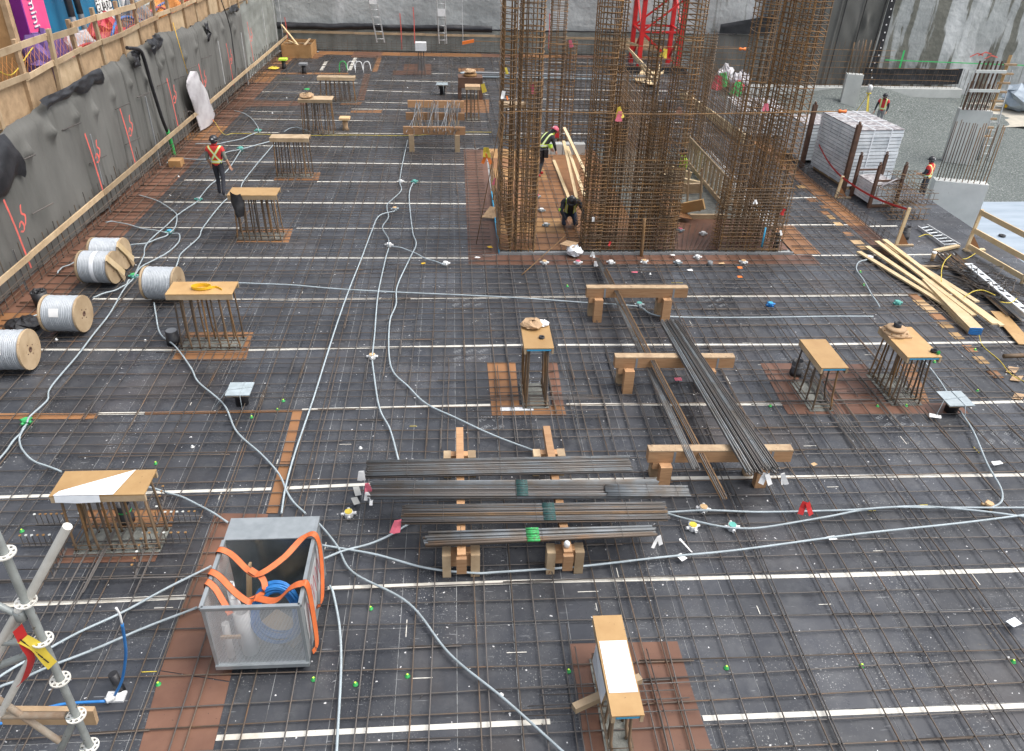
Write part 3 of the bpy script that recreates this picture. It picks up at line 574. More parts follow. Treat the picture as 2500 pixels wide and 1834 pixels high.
# ================================================================== CORE CAGES
def cage(name, label, x0, x1, y0, y1, z1, nx, ny, tie=.15, tie2=None, zt=2.7, r=.0145, inner=0, m='rebar_rust', group=None, z0=0.0):
    t = thing(name, label, 'rebar cage', ((x0+x1)/2, (y0+y1)/2, z0), 0, group)
    for i in range(nx):
        for j in range(ny):
            if 0 < i < nx-1 and 0 < j < ny-1: continue
            X = x0+(x1-x0)*i/max(nx-1, 1); Y = y0+(y1-y0)*j/max(ny-1, 1)
            bar('vertical_bar', (X+random.gauss(0, .008), Y+random.gauss(0, .008), z0), (X+random.gauss(0, .02), Y+random.gauss(0, .02), z1+random.uniform(-.06, .06)), r, m if random.random() < .7 else 'rebar_core', t, 6)
    e = .022
    hoop = [(x0-e, y0-e), (x1+e, y0-e), (x1+e, y1+e), (x0-e, y1+e)]
    mb = MB(); P4 = [np.array((a, c, 0.)) for a, c in hoop]
    mb.tube(smooth_path(P4+[P4[0], P4[0]+(P4[1]-P4[0])*.1], 2), .0108, 5)
    for k in range(inner):
        X = x0+(x1-x0)*(k+1)/(inner+1); mb.tube([(X, y0-e-.03, .02), (X, y1+e+.03, .02)], .009, 4)
    sm = {}
    for mm in (m, 'rebar_core'): sm[mm] = mb.mesh('tie', mm)
    z = z0+.12; cx, cy = (x0+x1)/2, (y0+y1)/2
    while z < z1-.05:
        M = Matrix.Translation((cx, cy, z)) @ Matrix.Rotation(random.gauss(0, .02), 4, 'X') @ Matrix.Rotation(random.gauss(0, .03), 4, 'Y') @ Matrix.Rotation(random.gauss(0, .015), 4, 'Z') @ Matrix.Translation((-cx, -cy, 0))
        place(sm[m if random.random() < .6 else 'rebar_core'], 'tie', t, M)
        z += (tie*.82 if z < zt else (tie2 or tie)*.62)*random.uniform(.8, 1.2)
    return t
zg = 'tall cages of the core'
cage('rebar_cage', 'tall rusty cage, inner one of the pair at the outer core corner', 1.60, 2.08, 19.42, 20.2, 7.4, 4, 4, .125, .2, inner=1)
cage('rebar_cage', 'tall rusty cage at the outer core corner beside the brown walkway sheets', 1.17, 1.45, 19.42, 20.7, 7.2, 2, 5, .125, .22)
cage('rebar_cage', 'lower cage behind the corner cages, pink tag tied near its top', 2.02, 2.30, 21.4, 21.9, UP(2.1, 21.5, 200), 3, 3, .16)
cage('rebar_cage', 'tall narrow cage rising from grey blocks at the back of the core floor', 3.38, 3.85, 28.9, 29.3, 7.2, 3, 3, .14, .2)
cage('rebar_cage', 'lower cage next to the narrow rear cage, a timber block on its top', 3.98, 4.26, 28.9, 29.3, UP(4.1, 29, 100), 3, 2, .2)
cage('rebar_cage', 'tall cage at the left end of the low front core wall', 3.44, 3.86, 19.42, 20.1, 7.5, 3, 4, .125, .19, inner=1)
cage('rebar_cage', 'slim tall cage one bay in from the left end of the low front wall', 4.04, 4.22, 20.3, 20.7, 7.5, 2, 3, .15, .2)
cage('rebar_cage', 'short bright orange cage behind the low front wall, yellow tape at its top', 4.02, 4.34, 19.75, 20.1, UP(4.2, 19.8, 255), 3, 3, .14)
cage('rebar_cage', 'slim tall cage in front of the red crane mast', 4.88, 5.12, 20.2, 20.6, 7.5, 2, 3, .15, .2)
cage('rebar_cage', 'tall cage at the right end of the low front core wall', 5.40, 5.86, 19.42, 20.2, 7.5, 3, 4, .125, .19, inner=1)
cage('rebar_cage', 'short orange cage beside the right end of the low front wall', 4.95, 5.25, 19.6, 19.95, UP(5.1, 19.7, 245), 3, 3, .13)
cage('rebar_cage', 'tall open cage with zigzag ties left of the wide right corner cage', 7.18, 7.55, 19.42, 20.0, 7.5, 3, 3, .12, .24, 1.8)
cage('rebar_cage', 'wide tall cage with heavy bars at the right corner of the core', 7.95, 8.78, 19.42, 20.6, 7.5, 5, 4, .115, .21, 1.9, r=.02, inner=3)
cage('rebar_cage', 'dense dark cage at the far right corner of the core', 8.55, 9.15, 28.7, 29.2, UP(8.9, 29, 80), 4, 4, .15, m='rebar_core')
def web(name, label, a, c, z1, sp_v, sp_h, th=.3, m='rebar_core', r=.0085, hooks=False, z0=0.0, zh=None):
    a, c = np.array(a, float), np.array(c, float); d = c-a; L = np.linalg.norm(d); d /= L; n_ = np.array([-d[1], d[0]])
    t = thing(name, label, 'rebar wall', ((a+c)[0]/2, (a+c)[1]/2, z0))
    for s in (-1, 1):
        k = int(L/sp_v)
        for i in range(k+1):
            p = a+d*(L*i/k)+n_*s*th/2; bar('vertical_bar', (*p, z0), (p[0]+random.gauss(0, .015), p[1]+random.gauss(0, .015), z1+random.uniform(-.15, .15)), r, m if random.random() < .75 else 'rebar_rust', t, 5)
        z = z0+.1
        while z < (zh or z1):
            p, q = a-d*.05+n_*s*(th/2+.018), c+d*.05+n_*s*(th/2+.018)
            bar('horizontal_bar', (*p, z+random.gauss(0, .012)), (*q, z+random.gauss(0, .012)), r, m if random.random() < .75 else 'rebar_rust', t, 5)
            z += sp_h*random.uniform(.85, 1.15)
    if hooks:
        ang = np.linspace(-math.pi/2, math.pi/2, 7)
        hk = MB().tube([(.13*math.cos(q)*-1, .13*math.sin(q), 0) for q in ang], .0075, 5).mesh('end_hook', 'rebar_rust')
        z = z0+.1
        while z < z1:
            place(hk, 'end_hook', t, Matrix.Translation((a[0]-.1, a[1], z)) @ Matrix.Rotation(math.atan2(d[1], d[0])+random.gauss(0, .2), 4, 'Z') @ Matrix.Rotation(random.gauss(0, .12), 4, 'X')); z += .1
    return t
web('rebar_wall_cage', 'low dense front wall cage of the core, hooked bar ends on its left', (3.42, 19.6), (5.92, 19.6), 2.62, .15, .10, .34, hooks=True, r=.0115)
web('rebar_wall_cage', 'dense low cage filling the right front of the core under the corner cages', (7.15, 19.55), (8.85, 19.55), 1.85, .16, .085, .4, hooks=True, r=.0105, m='rebar_core')
web('rebar_wall_cage', 'see-through core wall cage running back behind the low front wall', (5.72, 20.3), (5.72, 28.6), 3.2, .24, .14, .3, r=.010)
web('rebar_wall_cage', 'see-through core wall cage above the timber stair rail', (8.72, 20.8), (8.72, 28.6), 3.4, .24, .13, .3, r=.010)
web('rebar_wall_cage', 'dark rear wall cage of the core facing the excavation wall', (4.35, 29.05), (8.3, 29.05), 3.2, .18, .12, .3, m='rebar_dark', r=.010)
web('rebar_wall_cage', 'low dark cage stub behind the outer corner cages', (1.3, 20.9), (1.3, 25.2), 1.05, .25, .15, .25)
# long guide bars tied across the cages
hb = thing('guide_bar', 'long horizontal bar tied across the tall cages with an orange cap at its end', 'rebar', (5, 19.2, 3.5))
zg_ = UP(1.5, 19.2, 273)
MB().tube(smooth_path([(.95, 19.2, 1.55), (1.2, 19.2, zg_-.3), (1.42, 19.2, zg_), (5.0, 19.2, zg_-.02), (9.5, 19.2, zg_+.10)], 6), .013, 6).build('bar', 'rebar_rust', hb)
e_ = np.array((9.55, 19.2, zg_+.10)); MB().lathe(e_-np.array((.1, 0, 0)), (1, 0, 0), [(.02, 0), (.05, .03), (.03, .12), (.045, .2), (.0, .22)], 10).build('end_cap', 'orange', hb)
hb = thing('guide_bar', 'rear guide bar crossing in front of the excavation wall with an orange cap', 'rebar', (8, 28.6, 3.3))
zq = UP(3.7, 28.6, 103); xq = AY(1150, 105, 28.6)[0]; bar('bar', (xq, 28.6, zq-.02), (10.0, 28.6, zq-.12), .012, 'rebar_rust', hb)
MB().lathe((9.95, 28.6, zq-.12), (1, 0, 0), [(.02, 0), (.06, .04), (.03, .14), (.06, .24), (.0, .26)], 10).build('end_cap', 'orange', hb); MB().obox((xq-.1, 28.6, zq-.05), (.2, 0, .04), (0, .03, 0), (0, 0, .05)).build('end_cap', 'orange', hb)
def lone_bar(label, pts, r=.011, m='rebar_rust', cat='rebar', name='loose_bar'):
    return tag(MB().tube(smooth_path(pts, 5), r, 6).build(name, m), label, cat)
lone_bar('slanting bar leaning on the outer corner cage from the brown sheets', [(.55, 19.9, .05), (1.12, 19.3, 3.6)])
lone_bar('bar slanting from the bag at the core edge down to the deck', [D(1273, 672, .06), (2.75, 19.25, .42), (3.1, 20.2, .25)])
lone_bar('rusty bundle of short bars standing upright at the front core wall', [(4.96, 19.15, .0), (4.94, 19.22, 1.05)], .045, 'rebar_rust')
hp = [(1.95, 19.32, .35)]
MB2 = MB().tube(smooth_path([(1.92, 19.3, .2), (1.92, 19.3, 1.15), (1.98, 19.3, 1.28), (2.05, 19.3, 1.15), (2.05, 19.3, .22), (2.0, 19.3, .12), (1.94, 19.3, .18)], 5), .014, 6).build('bent_bar', 'rebar_core'); tag(MB2, 'long narrow bent loop of bar hanging on the corner cage', 'rebar')
# orange and pink tags and tapes on the cages
def rag(label, c, s, m, name='flagging_tape', cat='tape', seed=1, group=None):
    c = np.array(c, float); r_ = np.random.default_rng(seed); mb = MB()
    for k in range(2 if s < .5 else 3):
        a = r_.uniform(-.5, .5); w = s*r_.uniform(.28, .42); o0 = c+np.array((r_.uniform(-.12, .12)*s, -.02*k, 0)); dn = np.array((math.sin(a), -.25*r_.random(), -math.cos(a))); sd = np.array((math.cos(a), r_.uniform(-.4, .4), math.sin(a)))*w/2
        p1_, p2_, p3_ = o0, o0+dn*s*.5, o0+dn*s*.95+np.array((0, r_.uniform(-.15, .05)*s, 0)); mb.ribbon([p1_, p2_, p3_], sd*2, .004)
    return tag(mb.build(name, m), label, cat, group)
for i, (px, py, Y, s, m, lab) in enumerate([(1237, 235, 19.3, .14, 'orange', 'orange plastic tag on the outer corner cage'), (1230, 222, 19.32, .3, 'paper', 'white paper tag above the orange one on the corner cage'), (1513, 262, 19.6, .45, 'yellow', 'yellow tape knotted at the top of the short orange cage'), (1513, 272, 19.55, .4, 'pink', 'pink tag ribbon hanging from the short orange cage'),
        (1660, 262, 19.5, .35, 'skin', 'pale pink tag on the cage beside the low front wall'), (1299, 205, 21.3, .4, 'pink', 'pink tag on the lower cage behind the corner'), (1392, 98, 28.8, .4, 'pink', 'pink tag on the lower rear cage'), (1360, 320, 28.7, .4, 'red', 'red tag beside the helmet of the stooping worker'), (1870, 253, 19.3, .3, 'pink', 'pink striped tag inside the wide right cage'),
        (1845, 488, 19.2, .2, 'paper', 'white tag on the face of the right front cage'), (1915, 510, 19.3, .3, 'red', 'red flag on the outer side of the right corner cage'), (1905, 563, 19.3, .22, 'paper', 'white tag low on the right corner cage'), (1190, 375, 22.0, .5, 'orange', 'orange tape strand hanging by the brown walkway'), (1187, 360, 22.0, .45, 'yellow', 'yellow tape strand hanging by the brown walkway'), (1210, 435, 19.5, .3, 'pink', 'red and white tag on the outer corner cage low down'), (1350, 240, 28.4, .8, 'yellow', 'yellow tape on the narrow rear cage'), (1234, 165, 19.3, .25, 'yellow', 'yellow tape scrap high on the corner cage'), (1625, 120, 28.8, .5, 'yellow', 'yellow chain hanging on the crane side'), (1448, 530, 19.3, .2, 'paper', 'white tag on the hooked wall end'), (1490, 590, 19.35, .2, 'red', 'red tag at the foot of the low front wall')]):
    rag(lab, AY(px, py, Y), s*.62, m, seed=100+i*3) if px != 1350 else None
o = MB().lathe((8.25, 19.22, .25), (0, 0, 1), [(.0, 0), (.025, 0), (.025, .55), (.0, .55)], 8).build('blue_pipe', 'cyan'); tag(o, 'short blue pipe standing in the right front cage', 'pipe')
# timber stair and guard in the right shaft
st = thing('stair_guard', 'slatted timber guard beside the stair opening inside the core', 'guardrail', (8.3, 25.5, 0))
for z, y0, y1, w in ((.95, 22.6, 28.2, .09), (.12, 22.6, 28.2, .14)): MB().beam((8.28, y0, z), (8.28, y1, z), .05, w).build('rail', 'lumber', st)
for i in range(15): MB().box(8.31, 8.345, 22.7+.38*i, 22.84+.38*i, .0, .93).build('slat', 'lumber', st)
sp = thing('stair_formwork', 'plywood boards and bracing of the stair shuttering in the core', 'formwork', (7.3, 24, 0))
for pts, m in [([(6.35, 22.3, .1), (7.3, 21.7, .55)], 'cap_ply'), ([(6.3, 23.5, .35), (7.6, 23.0, .6)], 'lumber'), ([(6.6, 24.6, .4), (7.9, 24.0, .3)], 'lumber_fresh'), ([(6.4, 26.0, .5), (7.9, 25.3, .2)], 'lumber_fresh')]: MB().beam(pts[0], pts[1], .12, .3).build('board', m, sp)
MB().poly([(6.2, 21.6, .25), (7.0, 21.6, .12), (6.6, 23.4, .4), (6.1, 23.4, .5)], .02).build('panel', 'ply_tan', sp); MB().box(7.0, 8.15, 21.9, 22.0, .0, .14).build('sill', 'lumber', sp)
for x_ in (6.7, 7.1, 7.5): MB().beam((x_, 22.6, .0), (x_-.1, 22.7, 1.3), .04, .09, (0, 1, 0)).build('strut', 'lumber', sp)
# loose planks inside the core floor, leaning on the low wall
for i, (a, c, lab) in enumerate([((1352, 392, .05), (1393, 495, .05), 'flat pale plank on the core floor beside the worker in the red helmet'), ((1377, 312, 1.5), (1434, 432, .35), 'tall pale plank leaning against the low front wall hooks'), ((1376, 345, 1.0), (1408, 485, .05), 'pale plank leaning beside the tallest leaning plank'), ((1385, 358, .9), (1428, 482, .2), 'pale plank crossing the other leaning planks')]):
    o = MB().beam(D(*a), D(*c), .10, .045).build('plank', 'lumber_fresh'); tag(o, lab, 'plank')
bk = thing('concrete_blocks', 'row of grey blocks under the rear cage of the core floor', 'block', (3.9, 28.5, 0))
for i in range(4): MB().box(3.1+.42*i, 3.5+.42*i, 28.35, 28.7, 0, .38).build('block', 'concrete', bk)

# ================================================================== COLUMN STARTERS
def column(label, c, z, L, W, n, cap='cap_ply', axis='x', lean=0.0, seed=0, m='rebar', fascia=True, capL=None, rot=0, ctype=0):
    random.seed(100+seed); cx, cy = c; t = thing('column_starter', label, 'column cage', (cx, cy, 0))
    hx, hy = (L/2, W/2) if axis == 'x' else (W/2, L/2)
    # rough concrete of the lower column showing through the deck
    grid(np.linspace(cx-hx-.04, cx+hx+.04, 16), np.linspace(cy-hy-.05, cy+hy+.05, 10), lambda U, V: (U, V, .016+.012*np.abs(noise2(U*9, V*9, seed, 3)))).build('concrete_top', 'concrete_wet', t)
    pos = []
    for i in range(n):
        u = -1+2*i/(n-1)
        for s in (-1, 1): pos.append((u*hx*.96+random.gauss(0, .012), s*hy*.85) if axis == 'x' else (s*hx*.85, u*hy*.96+random.gauss(0, .012)))
    for px_, py_ in pos:
        b0 = np.array((cx+px_*1.04, cy+py_*1.08, 0)); k = random.uniform(.22, .34); off = np.array((random.gauss(0, .02), random.gauss(0, .015), 0))
        top = np.array((cx+px_*.96, cy+py_*.9, z-.015))+off
        MB().tube([b0, b0+(0, 0, .12), top*(.28)+b0*.72+off*.6, top*.62+b0*.38+off*.5, top], .0185, 7).build('starter_bar', random.choice((m, 'rebar_core', 'rebar_rust', 'rebar_core')), t)
    for zz in (.08, .16):
        MB().tube([(cx-hx-.02, cy-hy-.02, zz), (cx+hx+.02, cy-hy-.02, zz), (cx+hx+.02, cy+hy+.02, zz), (cx-hx-.02, cy+hy+.02, zz), (cx-hx-.02, cy-hy-.02, zz)], .007, 5).build('tie', 'rebar_core', t)
    e = .06; cl = (capL or 0)
    x0, x1, y0, y1 = cx-hx-e-(cl if axis == 'x' else 0), cx+hx+e+(cl if axis == 'x' else 0), cy-hy-e-(cl if axis == 'y' else 0), cy+hy+e+(cl if axis == 'y' else 0)
    cp = MB().box(x0, x1, y0, y1, z, z+.02).build('cap_board', cap, t)
    if fascia:
        if axis == 'x': MB().box(x0+.001, x1-.001, y0+.002, y0+.042, z-.105, z-.001).build('cap_batten', 'lumber', t); MB().box(x0+.001, x1-.001, y1-.042, y1-.002, z-.105, z-.001).build('cap_batten', 'lumber', t)
        else: MB().box(x0+.002, x0+.042, y0+.001, y1-.001, z-.105, z-.001).build('cap_batten', 'lumber', t); MB().box(x1-.042, x1-.002, y0+.001, y1-.001, z-.105, z-.001).build('cap_batten', 'lumber', t)
        if axis == 'y': MB().box(x0+.05, x1-.05, y0+.004, y0+.03, z-.04, z-.002).build('edge_trim', 'cyan', t)
    return t
column('column starter with white paper over half its tan cap, stud rails round its foot', (-4.97, 8.80), 1.11, 1.15, .42, 8, seed=1)
column('column starter beside the black capped pipe, yellow strap on its tan cap', (-5.12, 14.62), 1.30, 1.18, .46, 7, seed=2)
column('column starter with a black garment hung on its cap corner', (-5.33, 20.50), 1.27, 1.15, .5, 8, seed=3)
column('column starter with a bare narrow cap, next beyond the one with the garment', (-5.29, 25.75), 1.28, 1.12, .35, 7, 'lumber', seed=4)
column('column starter with crumpled cardboard on its cap', (-5.22, 30.95), 1.30, 1.15, .5, 7, 'lumber', seed=5)
column('column starter farthest along the row, toward the corner timber box', (-5.1, 36.0), 1.05, 1.5, .35, 8, 'lumber', seed=6)
column('column starter with long tan cap, cardboard and a black ring on top', (1.47, 12.5), 1.32, .78, .42, 7, axis='y', seed=7)
column('sparse column starter with a bare tan cap next to the one carrying a flange', (6.95, 12.35), .98, .95, .40, 4, axis='y', seed=8)
column('column starter carrying a brown pipe flange on its tan cap', (8.72, 12.55), 1.10, 1.05, .55, 8, axis='y', seed=9)
column('narrow column starter with white paper wrapped over its cap and a timber wedged through it', (1.80, 5.75), .80, 1.25, .24, 7, 'cap_ply', axis='y', seed=10)
column('small rear column starter beside the tall corner cage', (.75, 33.2), 1.35, .5, .4, 4, 'cardboard', seed=11)
column('low column starter seen between the corner cage and the stooping worker', (2.2, 30.5), 1.3, .9, .4, 5, 'lumber', seed=12)
random.seed(21)
# things left on the caps
o = MB().poly([(-5.55, 8.53, 1.142), (-4.75, 8.53, 1.142), (-4.62, 9.06, 1.142), (-5.50, 8.62, 1.142)], .004); o.add([(-5.53, 8.515, 1.145), (-4.93, 8.515, 1.145), (-4.93, 8.50, 1.03), (-5.25, 8.50, 1.02), (-5.53, 8.50, 1.04)], [(0, 1, 2, 3, 4)]); tag(o.build('paper_sheet', 'wrap'), 'white paper draped over the tan column cap near the scaffold', 'paper')
o = MB(); o.poly([(1.64, 5.35, .826), (1.965, 5.35, .826), (1.965, 6.05, .826), (1.64, 6.05, .826)], .004); o.add([(1.605, 5.37, .824), (1.60, 6.02, .824), (1.56, 5.95, .60), (1.585, 5.6, .52), (1.58, 5.4, .56)], [(0, 1, 2, 3, 4), (4, 3, 2, 1, 0)]); tag(o.build('paper_sheet', 'wrap'), 'white paper wrapped over the narrow column cap', 'paper')
o = MB().beam((1.30, 5.52, .32), (2.15, 5.86, .36), .09, .09).build('timber_wedge', 'lumber'); tag(o, 'short timber pushed through the narrow column cage', 'timber')
def garment(label, c, w, h, m, seed):
    c = np.array(c, float); o = grid(np.linspace(0, 1, 14), np.linspace(0, 1, 16), lambda U, V: (c[0]+w*(U-.5)*(1-.25*np.abs(V-.45))+.03*noise2(U*5, V*5, seed, 3), c[1]-.10*np.sin(U*3.1)*(.6+.5*V)-.02*noise2(U*6, V*4, seed+1, 3), c[2]-h*V+.04*noise2(U*4, V, seed+2, 2))); o = o.build('black_garment', m); return tag(o, label, 'clothing')
garment('black jacket hanging from the cap of a column starter', (-5.72, 20.15, 1.36), .3, .62, 'black', 61)
def crumple(name, label, cat, c, s, m, seed, h=.5, n=12, ns=9):
    c = np.array(c, float); r_ = np.random.default_rng(seed)
    mb = MB(); vs = []; 
    for i in range(ns):
        th = math.pi*i/(ns-1)
        for j in range(n):
            ph = 2*math.pi*j/n; rr = s*(.72+.35*r_.random()); vs.append(c+np.array((rr*math.sin(th)*math.cos(ph), rr*math.sin(th)*math.sin(ph), max(0, h*s*(1+math.cos(th))*(.75+.4*r_.random())*.6))))
    fs = [(i*n+j, i*n+(j+1) % n, (i+1)*n+(j+1) % n, (i+1)*n+j) for i in range(ns-1) for j in range(n)]
    return tag(mb.add(vs, fs, False).build(name, m), label, cat)
crumple('cardboard', 'crumpled cardboard and paper on the long tan cap', 'cardboard', (1.40, 12.86, 1.34), .22, 'cardboard', 5); crumple('paper_scrap', 'crumpled white paper beside the cardboard on the long tan cap', 'paper', (1.62, 12.93, 1.34), .13, 'paper', 6)
crumple('cardboard', 'crumpled cardboard box on the far column cap', 'cardboard', (-5.55, 30.95, 1.32), .3, 'cardboard', 7); crumple('glove', 'green and white gloves lying on the far cardboard', 'glove', (-5.5, 30.9, 1.62), .12, 'green_bright', 8, .3)
o = MB().lathe((1.55, 12.42, 1.34), (0, 0, 1), [(.03, 0), (.055, 0), (.055, .035), (.03, .035), (.03, 0)], 16).build('rubber_ring', 'black'); tag(o, 'black rubber ring on the long tan cap', 'ring')
fl = thing('pipe_flange', 'brown bolted pipe flange with black stub on a column cap', 'flange', (8.58, 12.88, 1.12))
MB().box(8.36, 8.82, 12.66, 13.10, 1.121, 1.15).build('base_plate', 'cardboard', fl); MB().lathe((8.58, 12.88, 1.15), (0, 0, 1), [(.25, 0), (.25, .03), (.17, .035), (.15, .07), (.19, .075), (.19, .1), (.11, .11), (.001, .11)], 20).build('flange_rings', 'cardboard', fl); MB().lathe((8.60, 12.90, 1.25), (0, 0, 1), [(.075, 0), (.075, .10), (.06, .10), (.06, .02), (.001, .02)], 16).build('stub', 'black', fl)
for i in range(8): a = i*math.pi/4; MB().disc((8.58+.22*math.cos(a), 12.88+.22*math.sin(a), 1.18), (0, 0, 1), .015, .02, 6).build('bolt', 'rust_end', fl)
o = MB().lathe((8.98, 12.15, 1.12), (0, 0, 1), [(.05, 0), (.06, 0), (.06, .05), (.05, .05), (.05, 0)], 14).build('pipe_ring', 'black'); tag(o, 'dark short ring standing on the flange column cap', 'ring')
crumple('plug', 'bright green plug on the corner of the flange column cap', 'plug', (9.02, 12.06, 1.12), .04, 'green_bright', 9, 1.5, 6, 5)
o = MB().ribbon(smooth_path([(-5.12+.16*math.cos(a)*(1+.1*k), 14.58+.09*math.sin(a)*(1+.1*k), 1.345+.012*k) for k in range(3) for a in np.linspace(0, 5.5, 8)]+[(-4.85, 14.62, 1.34), (-4.70, 14.50, 1.335)], 3), (0, .0, .05), .006).build('ratchet_strap', 'yellow_strap'); tag(o, 'coiled yellow strap lying on a tan column cap', 'strap')
pp = thing('pipe_stub', 'black capped pipe stub standing beside the strap column', 'pipe', (*D(425, 838)[:2], 0)); q = D(425, 838)
MB().lathe(q, (0, 0, 1), [(.001, 0), (.14, 0), (.14, .14), (.125, .15), (.125, .30), (.11, .30)], 20).build('pipe', 'black', pp); MB().disc(q+np.array((0, 0, .30)), (0, 0, 1), .11, .012, 20).build('cap', 'grey_mid', pp)
for (px, py, h, r_, lab, band) in [(1941, 915, .34, .11, 'black pipe stub at the foot of the sparse column starter', 'grey_mid'), (312, 1272, .34, .10, 'black pipe stub with a green band inside the paper-capped column cage', 'green_bright'), (2206, 582, .36, .13, 'black pipe stub near the post with red tape', 'grey_mid'), (1893, 612, .5, .08, 'black pipe stub at the outer foot of the right corner cage', 'wrap')]:
    q = D(px, py); pp = thing('pipe_stub', lab, 'pipe', q); MB().lathe(q, (0, 0, 1), [(.001, 0), (r_*1.1, 0), (r_*1.1, h*.3), (r_, h*.32), (r_, h), (r_*.85, h), (r_*.85, h*.7), (.001, h*.7)], 18).build('pipe', 'black', pp); MB().lathe(q+np.array((0, 0, h*.62)), (0, 0, 1), [(r_*1.02, 0), (r_*1.02, .03)], 18).build('band', band, pp)
# headed stud rails at the paper-capped column
def rail(label, a, c, n, m='rust_end'):
    t = thing('stud_rail', label, 'stud rail', (np.array(a)+np.array(c))/2, 0, 'stud rails round the column'); a, c = np.array(a), np.array(c)
    MB().beam(a+(0, 0, .06), c+(0, 0, .06), .03, .006).build('strip', 'rebar_dark', t)
    for i in range(n):
        p = a+(c-a)*(i+.5)/n; s = bar('stud', p+(0, 0, .06), p+(0, 0, .26), .006, 'rebar_dark', t, 6); MB().disc(p+np.array((0, 0, .26)), (0, 0, 1), .02, .008, 10).build('stud_head', m if random.random() < .6 else 'concrete', s)
SL = 'steel strip with a row of headed studs at the paper-capped column'
for a, c in [((55, 1340), (140, 1338)), ((90, 1288), (170, 1286)), ((365, 1333), (470, 1332)), ((405, 1282), (490, 1280)), ((330, 1420), (362, 1325)), ((385, 1288), (408, 1212)), ((130, 1422), (165, 1345)), ((203, 1290), (222, 1225))]: rail(SL, D(*a), D(*c), 6)

# ================================================================== TRESTLES AND REBAR BUNDLES
def trestle(label, pxl, pxr, zt, bh=.22, bw=.16, legs=((.12), (.80))):
    A, C = D(*pxl, zt-bh), D(*pxr, zt-bh); t = thing('timber_trestle', label, 'trestle', ((A+C)/2*np.array((1, 1, 0))))
    d = (C-A)/np.linalg.norm(C-A); nrm = np.array([-d[1], d[0], 0]); mid = np.array([0, 0, bh/2])
    off = nrm*bw/2
    bm = MB().beam(A+mid+off, C+mid+off, bw, bh).build('beam', 'glulam', t)
    MB().beam(A+(0, 0, bh+.012)+off, C+(0, 0, bh+.012)+off, bw+.006, .024).build('top_plank', 'glulam_top', t)
    for f in legs:
        p = A+(C-A)*f+off
        MB().box(p[0]-.095, p[0]+.095, p[1]-.22, p[1]-.085, .0, zt-bh-.001).build('leg', 'glulam', t); MB().box(p[0]-.17, p[0]-.03, p[1]+.085, p[1]+.22, .0, zt-bh-.0012).build('leg', 'glulam_top', t)
        MB().box(p[0]-.20, p[0]+.10, p[1]-.082, p[1]+.08, zt-bh-.13, zt-bh-.002).build('cleat', 'glulam', t)
        MB().box(p[0]+.13, p[0]+.17, A[1]-.004+(p-A)[1]-bw/2*0-.0+0, A[1]+(p-A)[1]+.002, zt-bh, zt).build('steel_strap', 'grey_mid', bm) if False else None
        q = A+(C-A)*(f+.06); MB().obox(q+np.array((0, 0, bh/2))-nrm*.002, d*.02, nrm*.003, np.array((0, 0, bh/2-.003))).build('steel_strap', 'grey_mid', bm)
    return t
trestle('timber trestle nearest the core, two rebar bundles laid over it', (1431, 727), (1677, 727), .78)
trestle('timber trestle in the middle of the three under the slanting bundles', (1500, 899), (1790, 899), .73)
trestle('timber trestle beneath the cut ends of the thick slanting bundle', (1581, 1130), (1930, 1128), .66)
def bundle(name, label, A, C, n, r, rad, m, endm='rust_end', jit=.06, flat=.75, sag=.02, fan=1.0, shared=True, stain=None):
    A, C = np.array(A, float), np.array(C, float); d = (C-A)/np.linalg.norm(C-A); sd = np.cross(d, (0, 0, 1)); sd /= np.linalg.norm(sd); upv = np.cross(sd, d)
    t = thing(name, label, 'rebar bundle', ((A+C)/2))
    L = np.linalg.norm(C-A); kk = 0; pts = []
    cols = max(2, int(2*rad/(2.5*r))); 
    while len(pts) < n and kk < 60:
        for i in range(cols):
            if len(pts) < n: pts.append(((i-(cols-1)/2)*2.5*r+(1.25*r if kk % 2 else 0), kk*1.7*r+random.uniform(-.5, .5)*r))
        kk += 1
    for u, v in pts:
        j0, j1 = random.uniform(-jit, jit), random.uniform(-jit, jit); s0 = sd*(u+random.gauss(0, r*.3))+upv*(v); s1 = sd*(u*fan+random.gauss(0, r*.6))+upv*(v+random.gauss(0, r*.15))
        b0, b1 = A+d*j0+s0, C+d*j1+s1; mid = (b0+b1)/2-np.array((0, 0, sag))+sd*random.gauss(0, r*.4)
        MB().tube([b0, b0*.67+b1*.33, b0*.33+b1*.67, b1], r, 6).build('bar', m if isinstance(m, str) else random.choice(m), t)
    for f in (.15, .5, .85):
        p = A+(C-A)*f; hgt = kk*1.8*r; MB().tube([p+sd*-rad*1.03-upv*r, p+sd*-rad*1.03+upv*hgt, p+sd*rad*1.03+upv*hgt, p+sd*rad*1.03-upv*r], .003, 4).build('tie_wire', 'rebar_dark', t)
    if stain:
        f, mm = stain; p = A+(C-A)*f; hgt = (kk-.2)*1.8*r; 
        for u, v in pts[-cols:]: q = p+sd*u+upv*v; MB().tube([q-d*.09+(0, 0, r*.5), q+d*.09+(0, 0, r*.5)], r*1.05, 6).build('paint_mark', mm, t)
    return t
zz = .60
bl = [('blue_grey', (893, 1148), (1540, 1131), 0), ]
def BP(px, py, z=zz): return D(px, py, z)
bundle('rebar_bundle', 'bluish grey rebar bundle at the back of the row on low blocks', BP(897, 1151), BP(1538, 1138), 50, .0115, .18, ['rebar_blue', 'rebar_blue', 'rebar_dark'], jit=.03)
bundle('rebar_bundle', 'rebar bundle with teal paint band and stepped ends in the row on low blocks', BP(905, 1199), BP(1608, 1196), 52, .0115, .19, ['rebar_blue', 'rebar_blue', 'rebar_dark'], jit=.03, stain=(.52, 'teal_paint'))
